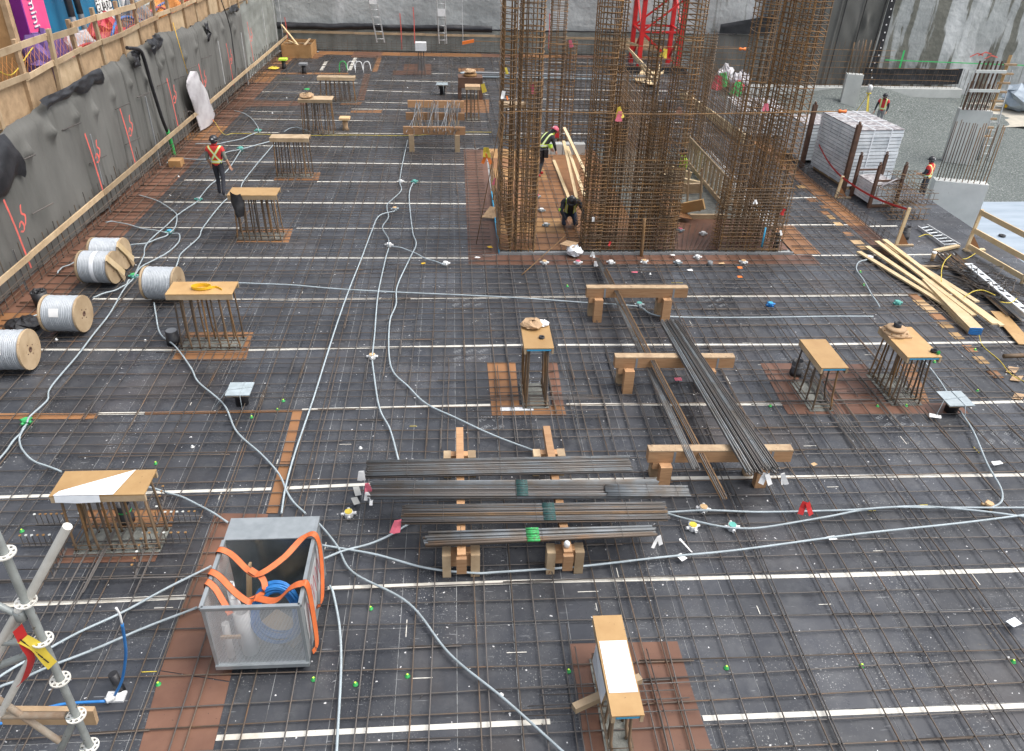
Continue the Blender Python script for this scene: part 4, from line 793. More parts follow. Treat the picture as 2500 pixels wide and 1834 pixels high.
bundle('rebar_bundle', 'short bluish bundle end laid on the teal banded bundle', BP(1480, 1197, .68), BP(1680, 1199, .66), 14, .0115, .13, ['rebar_blue'], jit=.02)
bundle('rebar_bundle', 'rusty brown rebar bundle third in the row on low blocks', BP(985, 1259), BP(1624, 1251), 52, .0115, .19, ['rebar', 'rebar_dark', 'rebar_core', 'rebar_blue'], jit=.03, stain=(.55, 'teal_paint'))
bundle('rebar_bundle', 'few heavy ribbed bars with a green paint mark nearest the block legs', BP(1040, 1317), BP(1598, 1297), 12, .019, .16, ['rebar_blue', 'grey_mid', 'rebar'], jit=.05, fan=.8, stain=(.46, 'green_paint'))
bundle('rebar_bundle', 'thick slanting bundle with rusty cut ends across two trestles', D(1632, 790, .76), D(1862, 1155, .70), 56, .0125, .20, ['rebar_dark', 'rebar_blue', 'rebar_blue'], jit=.05, fan=1.5)
for sx, sy in [(0, 0)]:
    pass
bundle('rebar_bundle', 'slim bluish slanting bundle ending above the third trestle', D(1460, 632, .15), D(1700, 1145, .70), 10, .011, .07, ['rebar_blue', 'rebar_dark'], jit=.05)
bundle('rebar_bundle', 'slim rusty slanting bundle reaching past the third trestle to the deck', D(1478, 660, .74), D(1766, 1212, .60), 9, .011, .08, ['rebar', 'rebar_rust', 'rebar_dark'], jit=.1)
lone_bar('single long bar lying over the trestles right of the slanting bundles', [D(1603, 640, .3), D(1700, 850, .82), D(1971, 1200, .05)], .010, 'rebar')
# blocks carrying the row of bundles
for i, (px, lab) in enumerate([(1127, 'timber block bench under the left half of the bundle row'), (1378, 'timber block bench under the right half of the bundle row')]):
    p = D(px, 1398); X = p[0]; t = thing('timber_bench', lab, 'trestle', (X, 9.2, 0)); 
    MB().box(X-.06, X+.06, 7.78, 10.75, .43, .565).build('bearer', 'glulam', t)
    for yb in (8.0, 10.2):
        MB().box(X-.27, X-.15, yb-.10, yb+.10, 0, .42).build('leg', 'lumber', t); MB().box(X+.13, X+.26, yb-.10, yb+.10, 0, .42).build('leg', 'lumber', t); MB().box(X-.149, X+.129, yb-.05, yb+.07, .17, .425).build('cross_block', 'glulam', t)
    MB().box(X-.07, X+.07, 7.72, 7.779, .25, .53).build('end_block', 'glulam', t)
o = MB().lathe(D(1378, 1322, .57)+np.array((.02, -.1, 0)), (0, 0, 1), [(.0, 0), (.04, 0), (.045, .06), (.03, .09), (.0, .095)], 12).build('white_cup', 'plastic_white'); tag(o, 'small white cap standing on the end of the right block bench', 'cap')
# work bench with cut bars, further back
wb = thing('cutting_bench', 'timber bench with upright offcut bars in front of the tall corner cage', 'bench', (-1.4, 29.5, 0))
pa, pb = D(985, 325, .62), D(1136, 325, .62)
for yy_, zz_ in ((28.6, .62), (30.6, .62), (32.2, .70)): MB().box(pa[0], pb[0], yy_, yy_+.10, zz_, zz_+.27).build('rail', 'glulam', wb)
for f in (.13, .87):
    for yy_ in (28.6, 31.6): X = pa[0]+(pb[0]-pa[0])*f; MB().box(X-.09, X+.09, yy_-.1, yy_+.06, 0, .62).build('leg', 'lumber', wb)
ob = thing('offcut_bars', 'bundled grey bar offcuts hanging over the timber cutting bench', 'rebar bundle', (-1.4, 29.8, .8))
for i in range(46):
    X = pa[0]+.2+ (.15+.9*random.random() if i < 24 else 1.25+.55*random.random()); a = random.gauss(0, .12); bar('bar', (X+a, 28.45+random.uniform(-.15, .1), .86+random.uniform(-.2, .05)), (X-a*.5, 31.2+random.uniform(-.4, .5), 1.12), .011, random.choice(('rebar_blue', 'rebar_dark', 'grey_mid', 'rebar_core')), ob, 5)

# ================================================================== CABLE REELS
def reel(label, base, Rd=.47, W=.92, rz=0, wrap=False, tagc=True, plank=False):
    t = thing('cable_reel', label, 'cable reel', base, rz)
    loc = dict(local=True)
    prof = []; n_ = 19; w2 = W/2-.05
    for i in range(n_):
        for q in (0, .25, .5, .75): u = -w2+2*w2*(i+q)/n_; prof.append((Rd*.90+.030*abs(math.sin(math.pi*(q)))+.004*math.sin(i*1.7), u))
    MB().lathe((0, 0, Rd), (1, 0, 0), prof, 40).build('cable_winding', 'reel_wire', t, local=True)
    for s in (-1, 1):
        f = MB(); f.lathe((s*(W/2-.045), 0, Rd), (s, 0, 0), [(.04, 0), (Rd, 0), (Rd+.004, .02), (Rd, .045), (.04, .045), (.04, 0)], 40, False); fo = f.build('flange', 'lumber', t, local=True)
        MB().lathe((s*(W/2+.001), 0, Rd), (s, 0, 0), [(.03, 0), (.055, .002), (.055, .008), (.03, .008), (.028, -.02), (.001, -.02)], 16).build('hub', 'steel_brown', fo, local=True)
        for k in range(4): a = k*math.pi/2+.4; MB().disc((s*(W/2), .12*math.cos(a), Rd+.12*math.sin(a)), (s, 0, 0), .012, .008, 8).build('bolt', 'steel_brown', fo, local=True)
    if tagc: g = grid(np.linspace(-.1, .1, 3), np.linspace(R(195), R(222), 5), lambda U, V: (U-.05, (Rd*.985)*np.cos(V)*1.0, Rd-(Rd*.985)*np.sin(V)*1.0)); g.build('label', 'paper', t, local=True)
    if wrap: MB().lathe((0, 0, Rd), (1, 0, 0), [(Rd*.975, -.05), (Rd*.975, .05)], 40).build('wrap_band', 'wrap', t, local=True)
    if plank: MB().obox((W/2+.03, -.02, Rd+.05), (.02, 0, 0), (0, .05, .05), (0, -.3, .33)).build('batten', 'lumber_fresh', t, local=True); MB().obox((W/2+.03, .12, Rd-.2), (.018, 0, 0), (0, .06, .03), (0, -.1, .22)).build('batten', 'lumber', t, local=True)
    return t
def RB(px, py): p = D(px, py); return (p[0], p[1]+.08, .06)
reel('cable reel with plain round timber flange beside the black plastic bag', RB(36, 908), .40, .78)
reel('cable reel with a label next to the black bucket', RB(171, 815), .39, .76, R(-3))
reel('cable reel standing behind the strap column starter', RB(404, 737), .38, .74, R(-4), tagc=False)
reel('wrapped cable reel with white tape band in front of another reel by the wall', RB(250, 697), .385, .76, R(-4), True, False, True)
reel('cable reel pushed up behind the one with the white tape band', (RB(250, 697)[0]-.05, RB(250, 697)[1]+.80, .06), .385, .76, R(-2), False, False, True)

# ================================================================== CONDUITS (grey flexible tube) paths traced on the deck
COND = [
 ('grey conduit running from a tan box down the middle of the deck to the cart', [(964, 515), (926, 528), (908, 565), (883, 630), (852, 708), (818, 807), (773, 950), (755, 1003), (721, 1105), (698, 1189), (687, 1254)]),
 ('grey conduit from the cutting bench leg to the white box above the crossing', [(995, 342), (982, 404), (976, 444), (979, 466), (948, 497), (945, 512), (948, 531), (934, 556), (948, 584), (949, 600)]),
 ('grey conduit between the white box and the tan box in mid deck', [(949, 606), (939, 643), (923, 720), (914, 823), (909, 870)]),
 ('grey conduit from the tan mid deck box to the bluish rebar bundle', [(909, 880), (911, 900), (926, 996), (951, 1046), (973, 1124)]),
 ('grey conduit from a teal box winding down to the bundle row bearer', [(1012, 448), (1007, 450), (999, 481), (1007, 565), (1016, 596), (1001, 630), (970, 699), (967, 745), (951, 792), (954, 894), (998, 945), (1041, 987), (1110, 1021), (1206, 1065), (1327, 1109)]),
 ('short grey conduit curving from the white box to a white box on its right', [(956, 601), (998, 612), (1035, 630), (1084, 647)]),
 ('long grey conduit crossing the deck from the strap column to the trestle', [(563, 690), (700, 697), (824, 706), (1097, 720), (1300, 731), (1430, 739), (1473, 743), (1556, 748)]),
 ('grey conduit from the pale green box to the flange column starter', [(1562, 750), (1569, 755), (1597, 769), (1647, 775), (1950, 775), (2132, 773)]),
 ('grey conduit looping from the lumber pile to the flange column starter', [(2116, 634), (2095, 643), (2092, 661), (2114, 695), (2136, 733), (2148, 751)]),
 ('grey conduit from the flange column down past the blue-topped plate', [(2190, 860), (2226, 848), (2266, 894), (2304, 947), (2322, 971), (2340, 1000)]),
 ('grey conduit from the blue-topped plate to the flat orange box', [(2344, 1003), (2375, 1055), (2409, 1130), (2440, 1189), (2447, 1217), (2437, 1233), (2420, 1240)]),
 ('upper grey conduit from the bundle row through the orange box', [(1624, 1251), (1710, 1248), (1800, 1250), (1900, 1250), (2080, 1247), (2189, 1239), (2282, 1240), (2422, 1242), (2530, 1240)]),
 ('lower grey conduit from the bundle row through the teal box', [(1624, 1252), (1682, 1270), (1741, 1284), (1806, 1290), (1878, 1287), (2018, 1264), (2111, 1245), (2235, 1237), (2391, 1250), (2530, 1266)]),
 ('long grey conduit sweeping from the cart under the block benches', [(780, 1330), (911, 1354), (1035, 1388), (1150, 1399), (1221, 1397), (1418, 1385), (1635, 1360), (1800, 1343), (2080, 1307), (2329, 1281), (2530, 1254)]),
 ('short grey conduit from the cart to the red tag under the bundles', [(785, 1366), (858, 1341), (936, 1317), (989, 1285), (1030, 1268)]),
 ('long grey conduit from the reel past the strap column to the cart', [(376, 739), (381, 770), (392, 817), (429, 848), (466, 898), (485, 934), (547, 990), (578, 1055), (640, 1111), (681, 1158), (700, 1201), (718, 1229), (746, 1254)]),
 ('grey conduit from the cart crossing toward the narrow column starter', [(760, 1262), (783, 1285), (824, 1335), (864, 1400), (999, 1476), (1099, 1598), (1232, 1710), (1390, 1850)]),
 ('grey conduit dropping from the cart along the black panels', [(805, 1430), (815, 1455), (830, 1540), (832, 1650), (820, 1870)]),
 ('grey conduit from the walking worker past the reels to a green box', [(588, 367), (563, 407), (525, 444), (516, 450), (485, 487)]),
 ('grey conduit winding from the grey-green box to the green box at the reels', [(485, 490), (432, 528), (401, 556), (357, 599), (351, 627), (329, 671)]),
 ('grey conduit from the reel box to the green box by the tan board', [(326, 680), (305, 705), (270, 764), (230, 814), (187, 873), (124, 947), (115, 978), (75, 1018), (66, 1032)]),
 ('grey conduit leaving the lower green box along the deck edge', [(65, 1036), (50, 1058), (19, 1096), (-30, 1160)]),
 ('grey conduit curving from the lower green box to the paper-capped column', [(62, 1040), (48, 1074), (59, 1105), (90, 1130), (150, 1152)]),
 ('grey conduit from the paper-capped column to the cart top', [(336, 1186), (404, 1202), (476, 1229), (556, 1276)]),
 ('grey conduit curving out of the wall to the teal box', [(339, 476), (389, 494), (426, 518), (432, 534), (426, 559), (415, 569)]),
 ('grey conduit from the wall base straight to the teal box', [(258, 543), (286, 543), (342, 557), (411, 570)]),
 ('grey conduit from the teal box to the wrapped reels', [(411, 573), (404, 577), (361, 593), (311, 601)]),
 ('grey conduit looping from the teal box down to the green box', [(420, 570), (438, 574), (435, 593), (413, 615), (351, 649), (328, 674)]),
 ('grey conduit from the garment column to the reel behind the strap column', [(672, 348), (628, 401), (594, 445), (584, 466), (547, 493), (497, 556), (485, 580), (444, 618), (435, 640), (429, 655)]),
 ('grey conduit from the far teal box to a bare cap column', [(590, 364), (671, 342)]),
 ('grey conduit passing behind the walking worker', [(407, 398), (429, 387), (504, 390), (545, 375), (585, 366)]),
 ('grey conduit from the upper teal box toward the walking worker', [(629, 323), (591, 339), (535, 351), (476, 352)]),
 ('grey conduit curving from the wall to the upper teal box', [(572, 270), (606, 283), (628, 308), (631, 320)]),
 ('grey conduit arched beside the bare cap column', [(693, 322), (715, 312), (734, 314), (755, 322)]),
 ('grey conduit leading from the labelled reel to the crossing conduits', [(227, 727), (298, 702), (317, 683)]),
 ('pale conduit from the wall to the wrapped reels', [(140, 668), (152, 655), (199, 635)]),
 ('pale conduit from the wall to the labelled reel', [(26, 790), (115, 761)]),
 ('short grey conduit from the green box to the reel', [(331, 677), (362, 677)]),
 ('upper grey conduit running from the cart toward the scaffold', [(516, 1382), (311, 1489), (121, 1583), (-30, 1672)]),
 ('lower grey conduit running from the cart toward the scaffold', [(482, 1483), (131, 1626), (-30, 1692)]),
]
for i, (lab, pts) in enumerate(COND):
    P = smooth_path([D(px, py, .085) for px, py in pts], 10); P[:, 2] += (.02*np.sin(np.linspace(0, 9, len(P)))**2 if len(P) > 20 else 0)
    tag(MB().tube(P, .0165, 8).build('conduit', 'conduit'), lab, 'conduit')
for lab, pts, m, r_ in [('yellow cord stretched across the deck under the cutting bench', [(522, 295), (547, 328), (575, 326), (671, 329), (760, 331), (860, 330), (1000, 331), (1135, 323), (1200, 323)], 'yellow', .009),
                        ('yellow cord trailing over the deck by the orange offcut boards', [(2390, 818), (2400, 845), (2440, 880), (2470, 915), (2530, 945)], 'yellow', .008)]:
    tag(MB().tube(smooth_path([D(px, py, .08) for px, py in pts], 8), r_, 6).build('cord', m), lab, 'cord')
bp = thing('blue_pipe', 'blue flexible pipe with a white fitting curving up off the deck by the scaffold', 'pipe', D(290, 1710))
q = D(285, 1705); MB().tube(smooth_path([D(-30, 1775, .1), D(34, 1757, .1), D(84, 1738, .1), D(155, 1719, .09), D(258, 1712, .08)], 6), .017, 10).build('pipe', 'blue', bp)
u0 = D(280, 1698, .10); pts = [u0]+[AY(px, py, u0[1]-.05*k) for k, (px, py) in enumerate([(298, 1660), (307, 1600), (304, 1560), (298, 1523)])]; MB().tube(smooth_path(pts, 6), .017, 10).build('pipe', 'blue', bp); e0 = pts[-1]
MB().tube(smooth_path([e0, AY(292, 1500, e0[1]), AY(283, 1484, e0[1])], 4), .013, 8).build('pipe_tip', 'plastic_white', bp)
MB().tube([D(258, 1712, .08), D(280, 1698, .08)], .04, 12).build('fitting', 'plastic_white', bp); MB().box(q[0]-.12, q[0]+.1, q[1]-.06, q[1]+.08, .0, .03).build('fitting_base', 'plastic_white', bp)
q = D(290, 1690); tag(MB().tube([q+(0.02, .02, 0), q+(-.03, .06, .27)], .055, 14).build('black_pipe', 'black'), 'black pipe stub leaning by the blue pipe fitting', 'pipe')

# ================================================================== JUNCTION BOXES
def jbox(label, c, m, s=.075, body='plastic_white', group=None, oct_=True):
    t = thing('junction_box', label, 'junction box', (c[0], c[1], 0), random.uniform(-.4, .4), group)
    prof = [(.001, .005), (s, .005), (s, .085), (s*.95, .09), (.001, .09)]
    MB().lathe((0, 0, 0), (0, 0, 1), prof, 8, False).build('box', body, t, local=True)
    MB().lathe((0, 0, .0905), (0, 0, 1), [(.001, 0), (s*.82, 0), (s*.82, .012), (.001, .012)], 8, False).build('cover', m, t, local=True)
    for k in range(4):
        a = k*math.pi/2; ax = (math.cos(a), math.sin(a), 0); MB().lathe((math.cos(a)*s*.85, math.sin(a)*s*.85, .05), ax, [(.022, 0), (.026, .02), (.026, .055), (.018, .055), (.018, .03), (.001, .03)], 10).build('hub', body, t, local=True)
    return t
for px, py, m, body, lab in [(66, 1034, 'green', 'green', 'green junction box by the tan board at the deck edge'), (327, 678, 'green', 'teal', 'green junction box between the reels'), (415, 570, 'cyan', 'teal', 'teal junction box above the wrapped reels'), (485, 490, 'grey_mid', 'teal', 'grey-green junction box near the walking worker'),
    (588, 366, 'teal', 'teal', 'teal junction box behind the walking worker'), (630, 322, 'teal', 'teal', 'teal junction box nearest the hanging bag'), (1560, 748, 'teal', 'conduit', 'pale green junction box under the slim bundles'), (1012, 447, 'teal', 'teal', 'teal junction box at the head of the winding conduit'), (1880, 748, 'cyan', 'blue', 'bright blue junction box standing alone'),
    (950, 602, 'paper', 'plastic_white', 'white junction box where the short conduit branches off'), (909, 875, 'tan', 'plastic_white', 'tan junction box mid deck on a conduit'), (1088, 648, 'paper', 'plastic_white', 'white junction box at the end of the short conduit'), (964, 514, 'tan', 'conduit', 'tan junction box at the top of the long conduit'), (2122, 634, 'paper', 'plastic_white', 'white junction box at the lumber pile'),
    (852, 1260, 'yellow', 'plastic_white', 'yellow topped junction box beside the cart'), (1690, 1292, 'yellow', 'plastic_white', 'yellow topped junction box beyond the bundle row'), (1716, 1248, 'tan', 'plastic_white', 'orange topped junction box on the upper conduit'), (1786, 1292, 'teal', 'plastic_white', 'teal topped junction box on the lower conduit'), (2412, 1240, 'tan', 'tan', 'flat orange junction box where the curved conduit ends'),
    (1329, 645, 'tan', 'plastic_white', 'tan box in front of the corner cage'), (1411, 645, 'pink', 'plastic_white', 'red topped box under the white plastic bag'), (1491, 645, 'paper', 'plastic_white', 'white box in front of the low front wall'), (1572, 643, 'tan', 'plastic_white', 'tan box in front of the low front wall'), (1654, 645, 'paper', 'conduit', 'grey-white box before the stair opening'), (1702, 632, 'paper', 'plastic_white', 'white box with a red tag on the brown edge sheet'), (1814, 644, 'tan', 'plastic_white', 'tan box in front of the right corner cage'),
    (1333, 553, 'paper', 'conduit', 'pale box on the core floor beside the kneeling worker'), (1322, 517, 'paper', 'conduit', 'pale box on the core floor farther in'), (1312, 484, 'pink', 'conduit', 'pink topped box on the core floor'), (1660, 566, 'pink', 'conduit', 'pink topped box in the stair opening'), (1716, 574, 'paper', 'plastic_white', 'white box in the stair opening'), (978, 447, 'paper', 'plastic_white', 'small white coupling box on the winding conduit'), (2190, 744, 'teal', 'teal', 'teal box behind the pipe flange')]:
    jbox(lab, D(px, py), m, .075 if py > 400 else .1, body)
q = D(1660, 0) if False else D(1150+1640/2.815, 400+700/2.815); tag(MB().lathe(q, (0, 0, 1), [(.001, 0), (.07, 0), (.07, .12), (.055, .12), (.001, .12)], 14).build('grey_sleeve', 'grey_mid'), 'grey round sleeve among the boxes before the core', 'sleeve')
# square-topped sleeves with blue covers
for px, py, s, lab, lift in [(592, 985, .22, 'blue-grey square plate on a black sleeve in mid deck', .28), (2320, 1005, .25, 'blue-grey square plate on a black sleeve by the curved conduit', .26), (1080, 232, .26, 'pale square plate on a white post near the far bench', .45)]:
    c = D(px, py); t = thing('capped_sleeve', lab, 'sleeve', c); MB().lathe(c, (0, 0, 1), [(.001, 0), (.12, 0), (.12, lift*.6), (.16, lift*.75), (.16, lift), (.001, lift)], 18).build('sleeve', 'black', t)
    pl = MB().box(c[0]-s, c[0]+s, c[1]-s, c[1]+s, lift+.03, lift+.05).build('plate', 'conduit', t); MB().box(c[0]-s+.02, c[0]+s-.02, c[1]-s+.02, c[1]+s-.02, lift, lift+.029).build('packing', 'lumber', t)
    MB().tube([c+(-s-.25, -.3, .05), c+(-s, -.05, lift+.055), c+(s, .05, lift+.055)], .006, 5).build('wire', 'conduit', t); MB().tube([c+(.05, s, lift+.056), c+(.05, -s, lift+.056), c+(.08, -s-.1, .05)], .006, 5).build('wire', 'conduit', t)

# ================================================================== STEEL CART
ct = thing('mesh_cart', 'galvanised cart with perforated front, orange slings and blue hose inside', 'cart', (-2.43, 7.15, 0))
x0, x1, y0, y1, zb, z1 = -3.0, -1.87, 6.40, 7.90, .17, 1.22
floor_ = MB().box(x0, x1, y0, y1, zb-.03, zb).build('floor', 'steel_inner', ct)
MB().box(x0+.03, x1-.03, y0+.004, y0+.008, zb, z1-.04).build('front_mesh', 'perforated_steel', ct)
MB().box(x0+.004, x0+.010, y0+.03, y1-.0, zb, z1-.04).build('side_mesh', 'perforated_steel', ct)
MB().box(x1-.010, x1-.004, y0+.03, y1, zb, z1-.04).build('side_panel', 'steel_galv', ct)
MB().box(x0, x1, y1-.40, y1, z1-.012, z1+.004).build('top_shelf', 'steel_galv', ct); MB().box(x0+.012, x1-.012, y1-.012, y1-.002, zb, z1-.014).build('back_panel', 'steel_inner', ct); MB().box(x0+.013, x1-.013, y1-.395, y1-.385, zb, z1-.014).build('inner_panel', 'steel_inner', ct)
for (a, c) in [((x0, y0), (x1, y0)), ((x0, y0), (x0, y1-.40)), ((x1, y0), (x1, y1))]: MB().beam((*a, z1-.018), (*c, z1-.018), .045, .045).build('top_rail', 'steel_galv', ct)
for X in (x0+.018, x1-.018):
    for Y in (y0+.018, y1-.018): MB().box(X-.02, X+.02, Y-.02, Y+.02, zb-.03, z1-.042).build('corner_post', 'steel_galv', ct)
MB().beam((x0, y0, zb-.005), (x1, y0, zb-.005), .05, .06).build('bottom_rail', 'steel_galv', ct)
for X in (x0+.15, x1-.10):
    for Y in (y0+.12, y1-.15): w_ = MB().lathe((X-.025, Y, .075), (1, 0, 0), [(.001, 0), (.075, 0), (.075, .05), (.001, .05)], 18, False).build('caster_wheel', 'rubber', ct); MB().box(X-.035, X+.035, Y-.03, Y+.03, .10, .14).build('fork', 'grey_mid', w_)
for i, yv in enumerate((6.9, 7.3)): MB().box(x1+.003, x1+.006, yv-.02, yv+.02, .45, .55).build('sticker', 'hose_red', ct) if False else None
MB().box(x1+.001, x1+.005, 6.55, 7.75, .40, .98).build('lettered_sheet', 'alu', ct)
text_mesh('DAVE', .34, 'lettering', 'hose_red', ct, Matrix(((0, 0, 1, x1+.0065), (1, 0, 0, 7.15), (0, 1, 0, .70), (0, 0, 0, 1))), .001) if False else None
for k in range(7): MB().ribbon(smooth_path([(x1+.007, 6.62+.15*k, .5+.02*k), (x1+.007, 6.72+.15*k, .88), (x1+.007, 6.78+.15*k, .55)], 4), (0, .012, .02), .002).build('paint_scribble', 'hose_red', ct)
# cargo
coil = MB()
for k in range(16):
    rr = .24+.022*(k % 4)+random.gauss(0, .006); cc = (-2.26+random.gauss(0, .01), 6.62+.035*(k//4), .68+random.gauss(0, .012))
    coil.tube([(cc[0]+rr*math.cos(a), cc[1]+.22*max(0, math.sin(a))+.012*math.sin(a*2+k), cc[2]+rr*1.25*math.sin(a)) for a in np.linspace(0, 2*math.pi, 28)], .014, 7)
tag(coil.build('blue_hose_coil', 'blue'), 'coil of bright blue hose inside the mesh cart', 'hose')
for (px_, py_, l, r_, lab, tx) in [(-2.62, 6.62, .68, .10, 'big white plastic tube standing inside the cart mesh', -.06), (-2.66, 6.66, .86, .055, 'slim white tube rising out of the big tube in the cart', -.08), (-2.76, 6.75, .98, .05, 'white pipe upright behind the tubes in the cart', -.02), (-2.85, 6.55, .55, .045, 'short white pipe at the corner of the cart', .0)]:
    tag(MB().lathe((px_, py_, zb), (tx, .08, 1), [(.001, 0), (r_, 0), (r_, l), (r_*.85, l), (r_*.85, l-.05), (.001, l-.05)], 20).build('white_tube', 'plastic_white'), lab, 'tube')
tag(MB().beam((-2.72, 7.0, .2), (-2.66, 7.25, 1.02), .16, .03, (1, 0, 0)).build('timber_offcut', 'lumber_old'), 'dark timber offcut standing inside the cart', 'timber')
tag(MB().beam((-2.9, 6.50, .58), (-2.66, 6.50, .58), .03, .04).build('timber_offcut', 'cardboard'), 'small brown block behind the cart mesh', 'timber')
tag(MB().beam((-2.5, 7.1, .22), (-2.0, 6.7, .26), .3, .05).build('plywood_offcut', 'lumber'), 'tan board lying on the cart floor', 'board')
def sling(label, pts, w=.075):
    P = smooth_path(pts, 7); t = np.gradient(P, axis=0); t /= np.linalg.norm(t, axis=1)[:, None]; ref = np.array((.35, .9, .25)); W_ = np.cross(t, np.cross(ref, t)); W_ /= np.linalg.norm(W_, axis=1)[:, None]+1e-9
    th = thing('lifting_sling', label, 'sling', pts[0]); MB().ribbon(P, W_*w, .008).build('webbing', 'orange_strap', th)
    for s in (-1, 1): MB().tube(P+W_*w*.5*s, .005, 4).build('edge', 'strap_edge', th)
sling('orange sling draped over the back of the cart', [(-3.03, 7.33, 1.0), (-3.02, 7.30, 1.25), (-2.85, 7.25, 1.22), (-2.6, 7.05, 1.12), (-2.45, 6.98, 1.14), (-2.2, 7.2, 1.18), (-2.0, 7.48, 1.24), (-1.84, 7.50, 1.26), (-1.80, 7.45, .9), (-1.80, 7.2, .45), (-1.86, 7.1, .35)])
sling('orange sling draped over the front right rail of the cart', [(-2.5, 6.75, .98), (-2.2, 6.60, 1.08), (-2.02, 6.66, 1.22), (-1.90, 6.68, 1.265), (-1.82, 6.68, 1.22), (-1.80, 6.65, .7), (-1.80, 6.60, .28), (-1.84, 6.50, .25)], .085)
sling('orange sling looped over the left rail of the cart', [(-3.04, 6.95, 1.15), (-3.02, 6.93, 1.255), (-2.9, 6.88, 1.22), (-2.7, 6.72, 1.12), (-2.52, 6.62, 1.05), (-2.48, 6.72, 1.0)])
sling('orange sling hanging in the near left corner of the cart', [(-3.04, 6.78, 1.1), (-3.02, 6.77, 1.255), (-2.92, 6.72, 1.20), (-2.82, 6.62, 1.08), (-2.72, 6.50, .98)])
sling('orange sling knotted across the middle of the cart', [(-2.58, 7.04, 1.16), (-2.42, 6.94, 1.10), (-2.38, 6.82, 1.03), (-2.45, 6.74, 1.0), (-2.6, 6.68, .98)])

# ================================================================== SCAFFOLD TOWER
sx, sy = EYE[0]+5.8*(ray(110, 1575)/np.linalg.norm(ray(110, 1575)))[0], EYE[1]+5.8*(ray(110, 1575)/np.linalg.norm(ray(110, 1575)))[1]
sf = thing('scaffold_tower', 'ring-lock scaffold standard with braces and barrier tape scraps', 'scaffold', (sx, sy, 0))
bar('standard', (sx, sy, 0), (sx, sy, 6.4), .0245, 'scaffold', sf, 14)
for py in (1352, 1470, 1563, 1660, 1748, 1822):
    z = UP(sx, sy, py); rz_ = MB(); n_ = 24
    rz_.lathe((sx, sy, z), (0, 0, 1), [(.027, 0), (.038, 0), (.038, .009), (.027, .009), (.027, 0)], n_, False); rz_.lathe((sx, sy, z), (0, 0, 1), [(.053, 0), (.062, 0), (.062, .009), (.053, .009), (.053, 0)], n_, False)
    for k in range(8): a = k*math.pi/4; rz_.beam((sx+.036*math.cos(a), sy+.036*math.sin(a), z+.0045), (sx+.055*math.cos(a), sy+.055*math.sin(a), z+.0045), .016, .008)
    rz_.build('rosette', 'scaffold_white', sf)
def SP(px, py, dy=0): return AY(px, py, sy+dy)
for a, c, r_, m in [((45, 1490), (0-40, 1640), .024, 'scaffold_white'), ((165, 1285), (-40, 1660), .026, 'scaffold_white'), ((100, 1587), (-40, 1640), .024, 'scaffold'), ((70, 1568), (-40, 1568), .022, 'scaffold'), ((160, 1747), (-40, 1747), .024, 'scaffold_rust'), ((180, 1760), (120, 1890), .024, 'scaffold'), ((85, 1590), (-30, 1800), .024, 'scaffold_white'), ((145, 1810), (-30, 1690), .022, 'scaffold_rust'), ((40, 1500), (-40, 1460), .02, 'scaffold')]:
    bar('tube', SP(*a), SP(*c, .05), r_, m, sf, 12)
for px, py in [(50, 1500), (95, 1585), (175, 1752), (210, 1826)]: p = SP(px, py); MB().lathe(p-(0, 0, .04), (0, 0, 1), [(.028, 0), (.036, .005), (.036, .07), (.028, .075)], 12).build('coupler', 'scaffold', sf)
p = SP(-40, 1828); c = SP(200, 1828); MB().beam(p+(0, .25, 0), c+(0, .25, 0), .04, .16).build('toe_board', 'lumber_old', sf)
for k, (pts, m) in enumerate([([(50, 1520), (70, 1560), (85, 1590), (70, 1640), (58, 1655)], 'red'), ([(60, 1545), (95, 1565), (115, 1590), (135, 1612)], 'yellow')]):
    P = smooth_path([SP(*q)+np.array((0, -.04, 0)) for q in pts], 4); MB().ribbon(P, (.05, .03, .035), .003).build('barrier_tape', m, sf)
for k in range(5): f = k/5; q = SP(66+70*f, 1550+58*f)+np.array((0, -.05, 0)); MB().ribbon([q+np.array((-.012, 0, .02)), q+np.array((.008, 0, -.02))], (.008, 0, .004), .002).build('tape_stripe', 'black', sf)

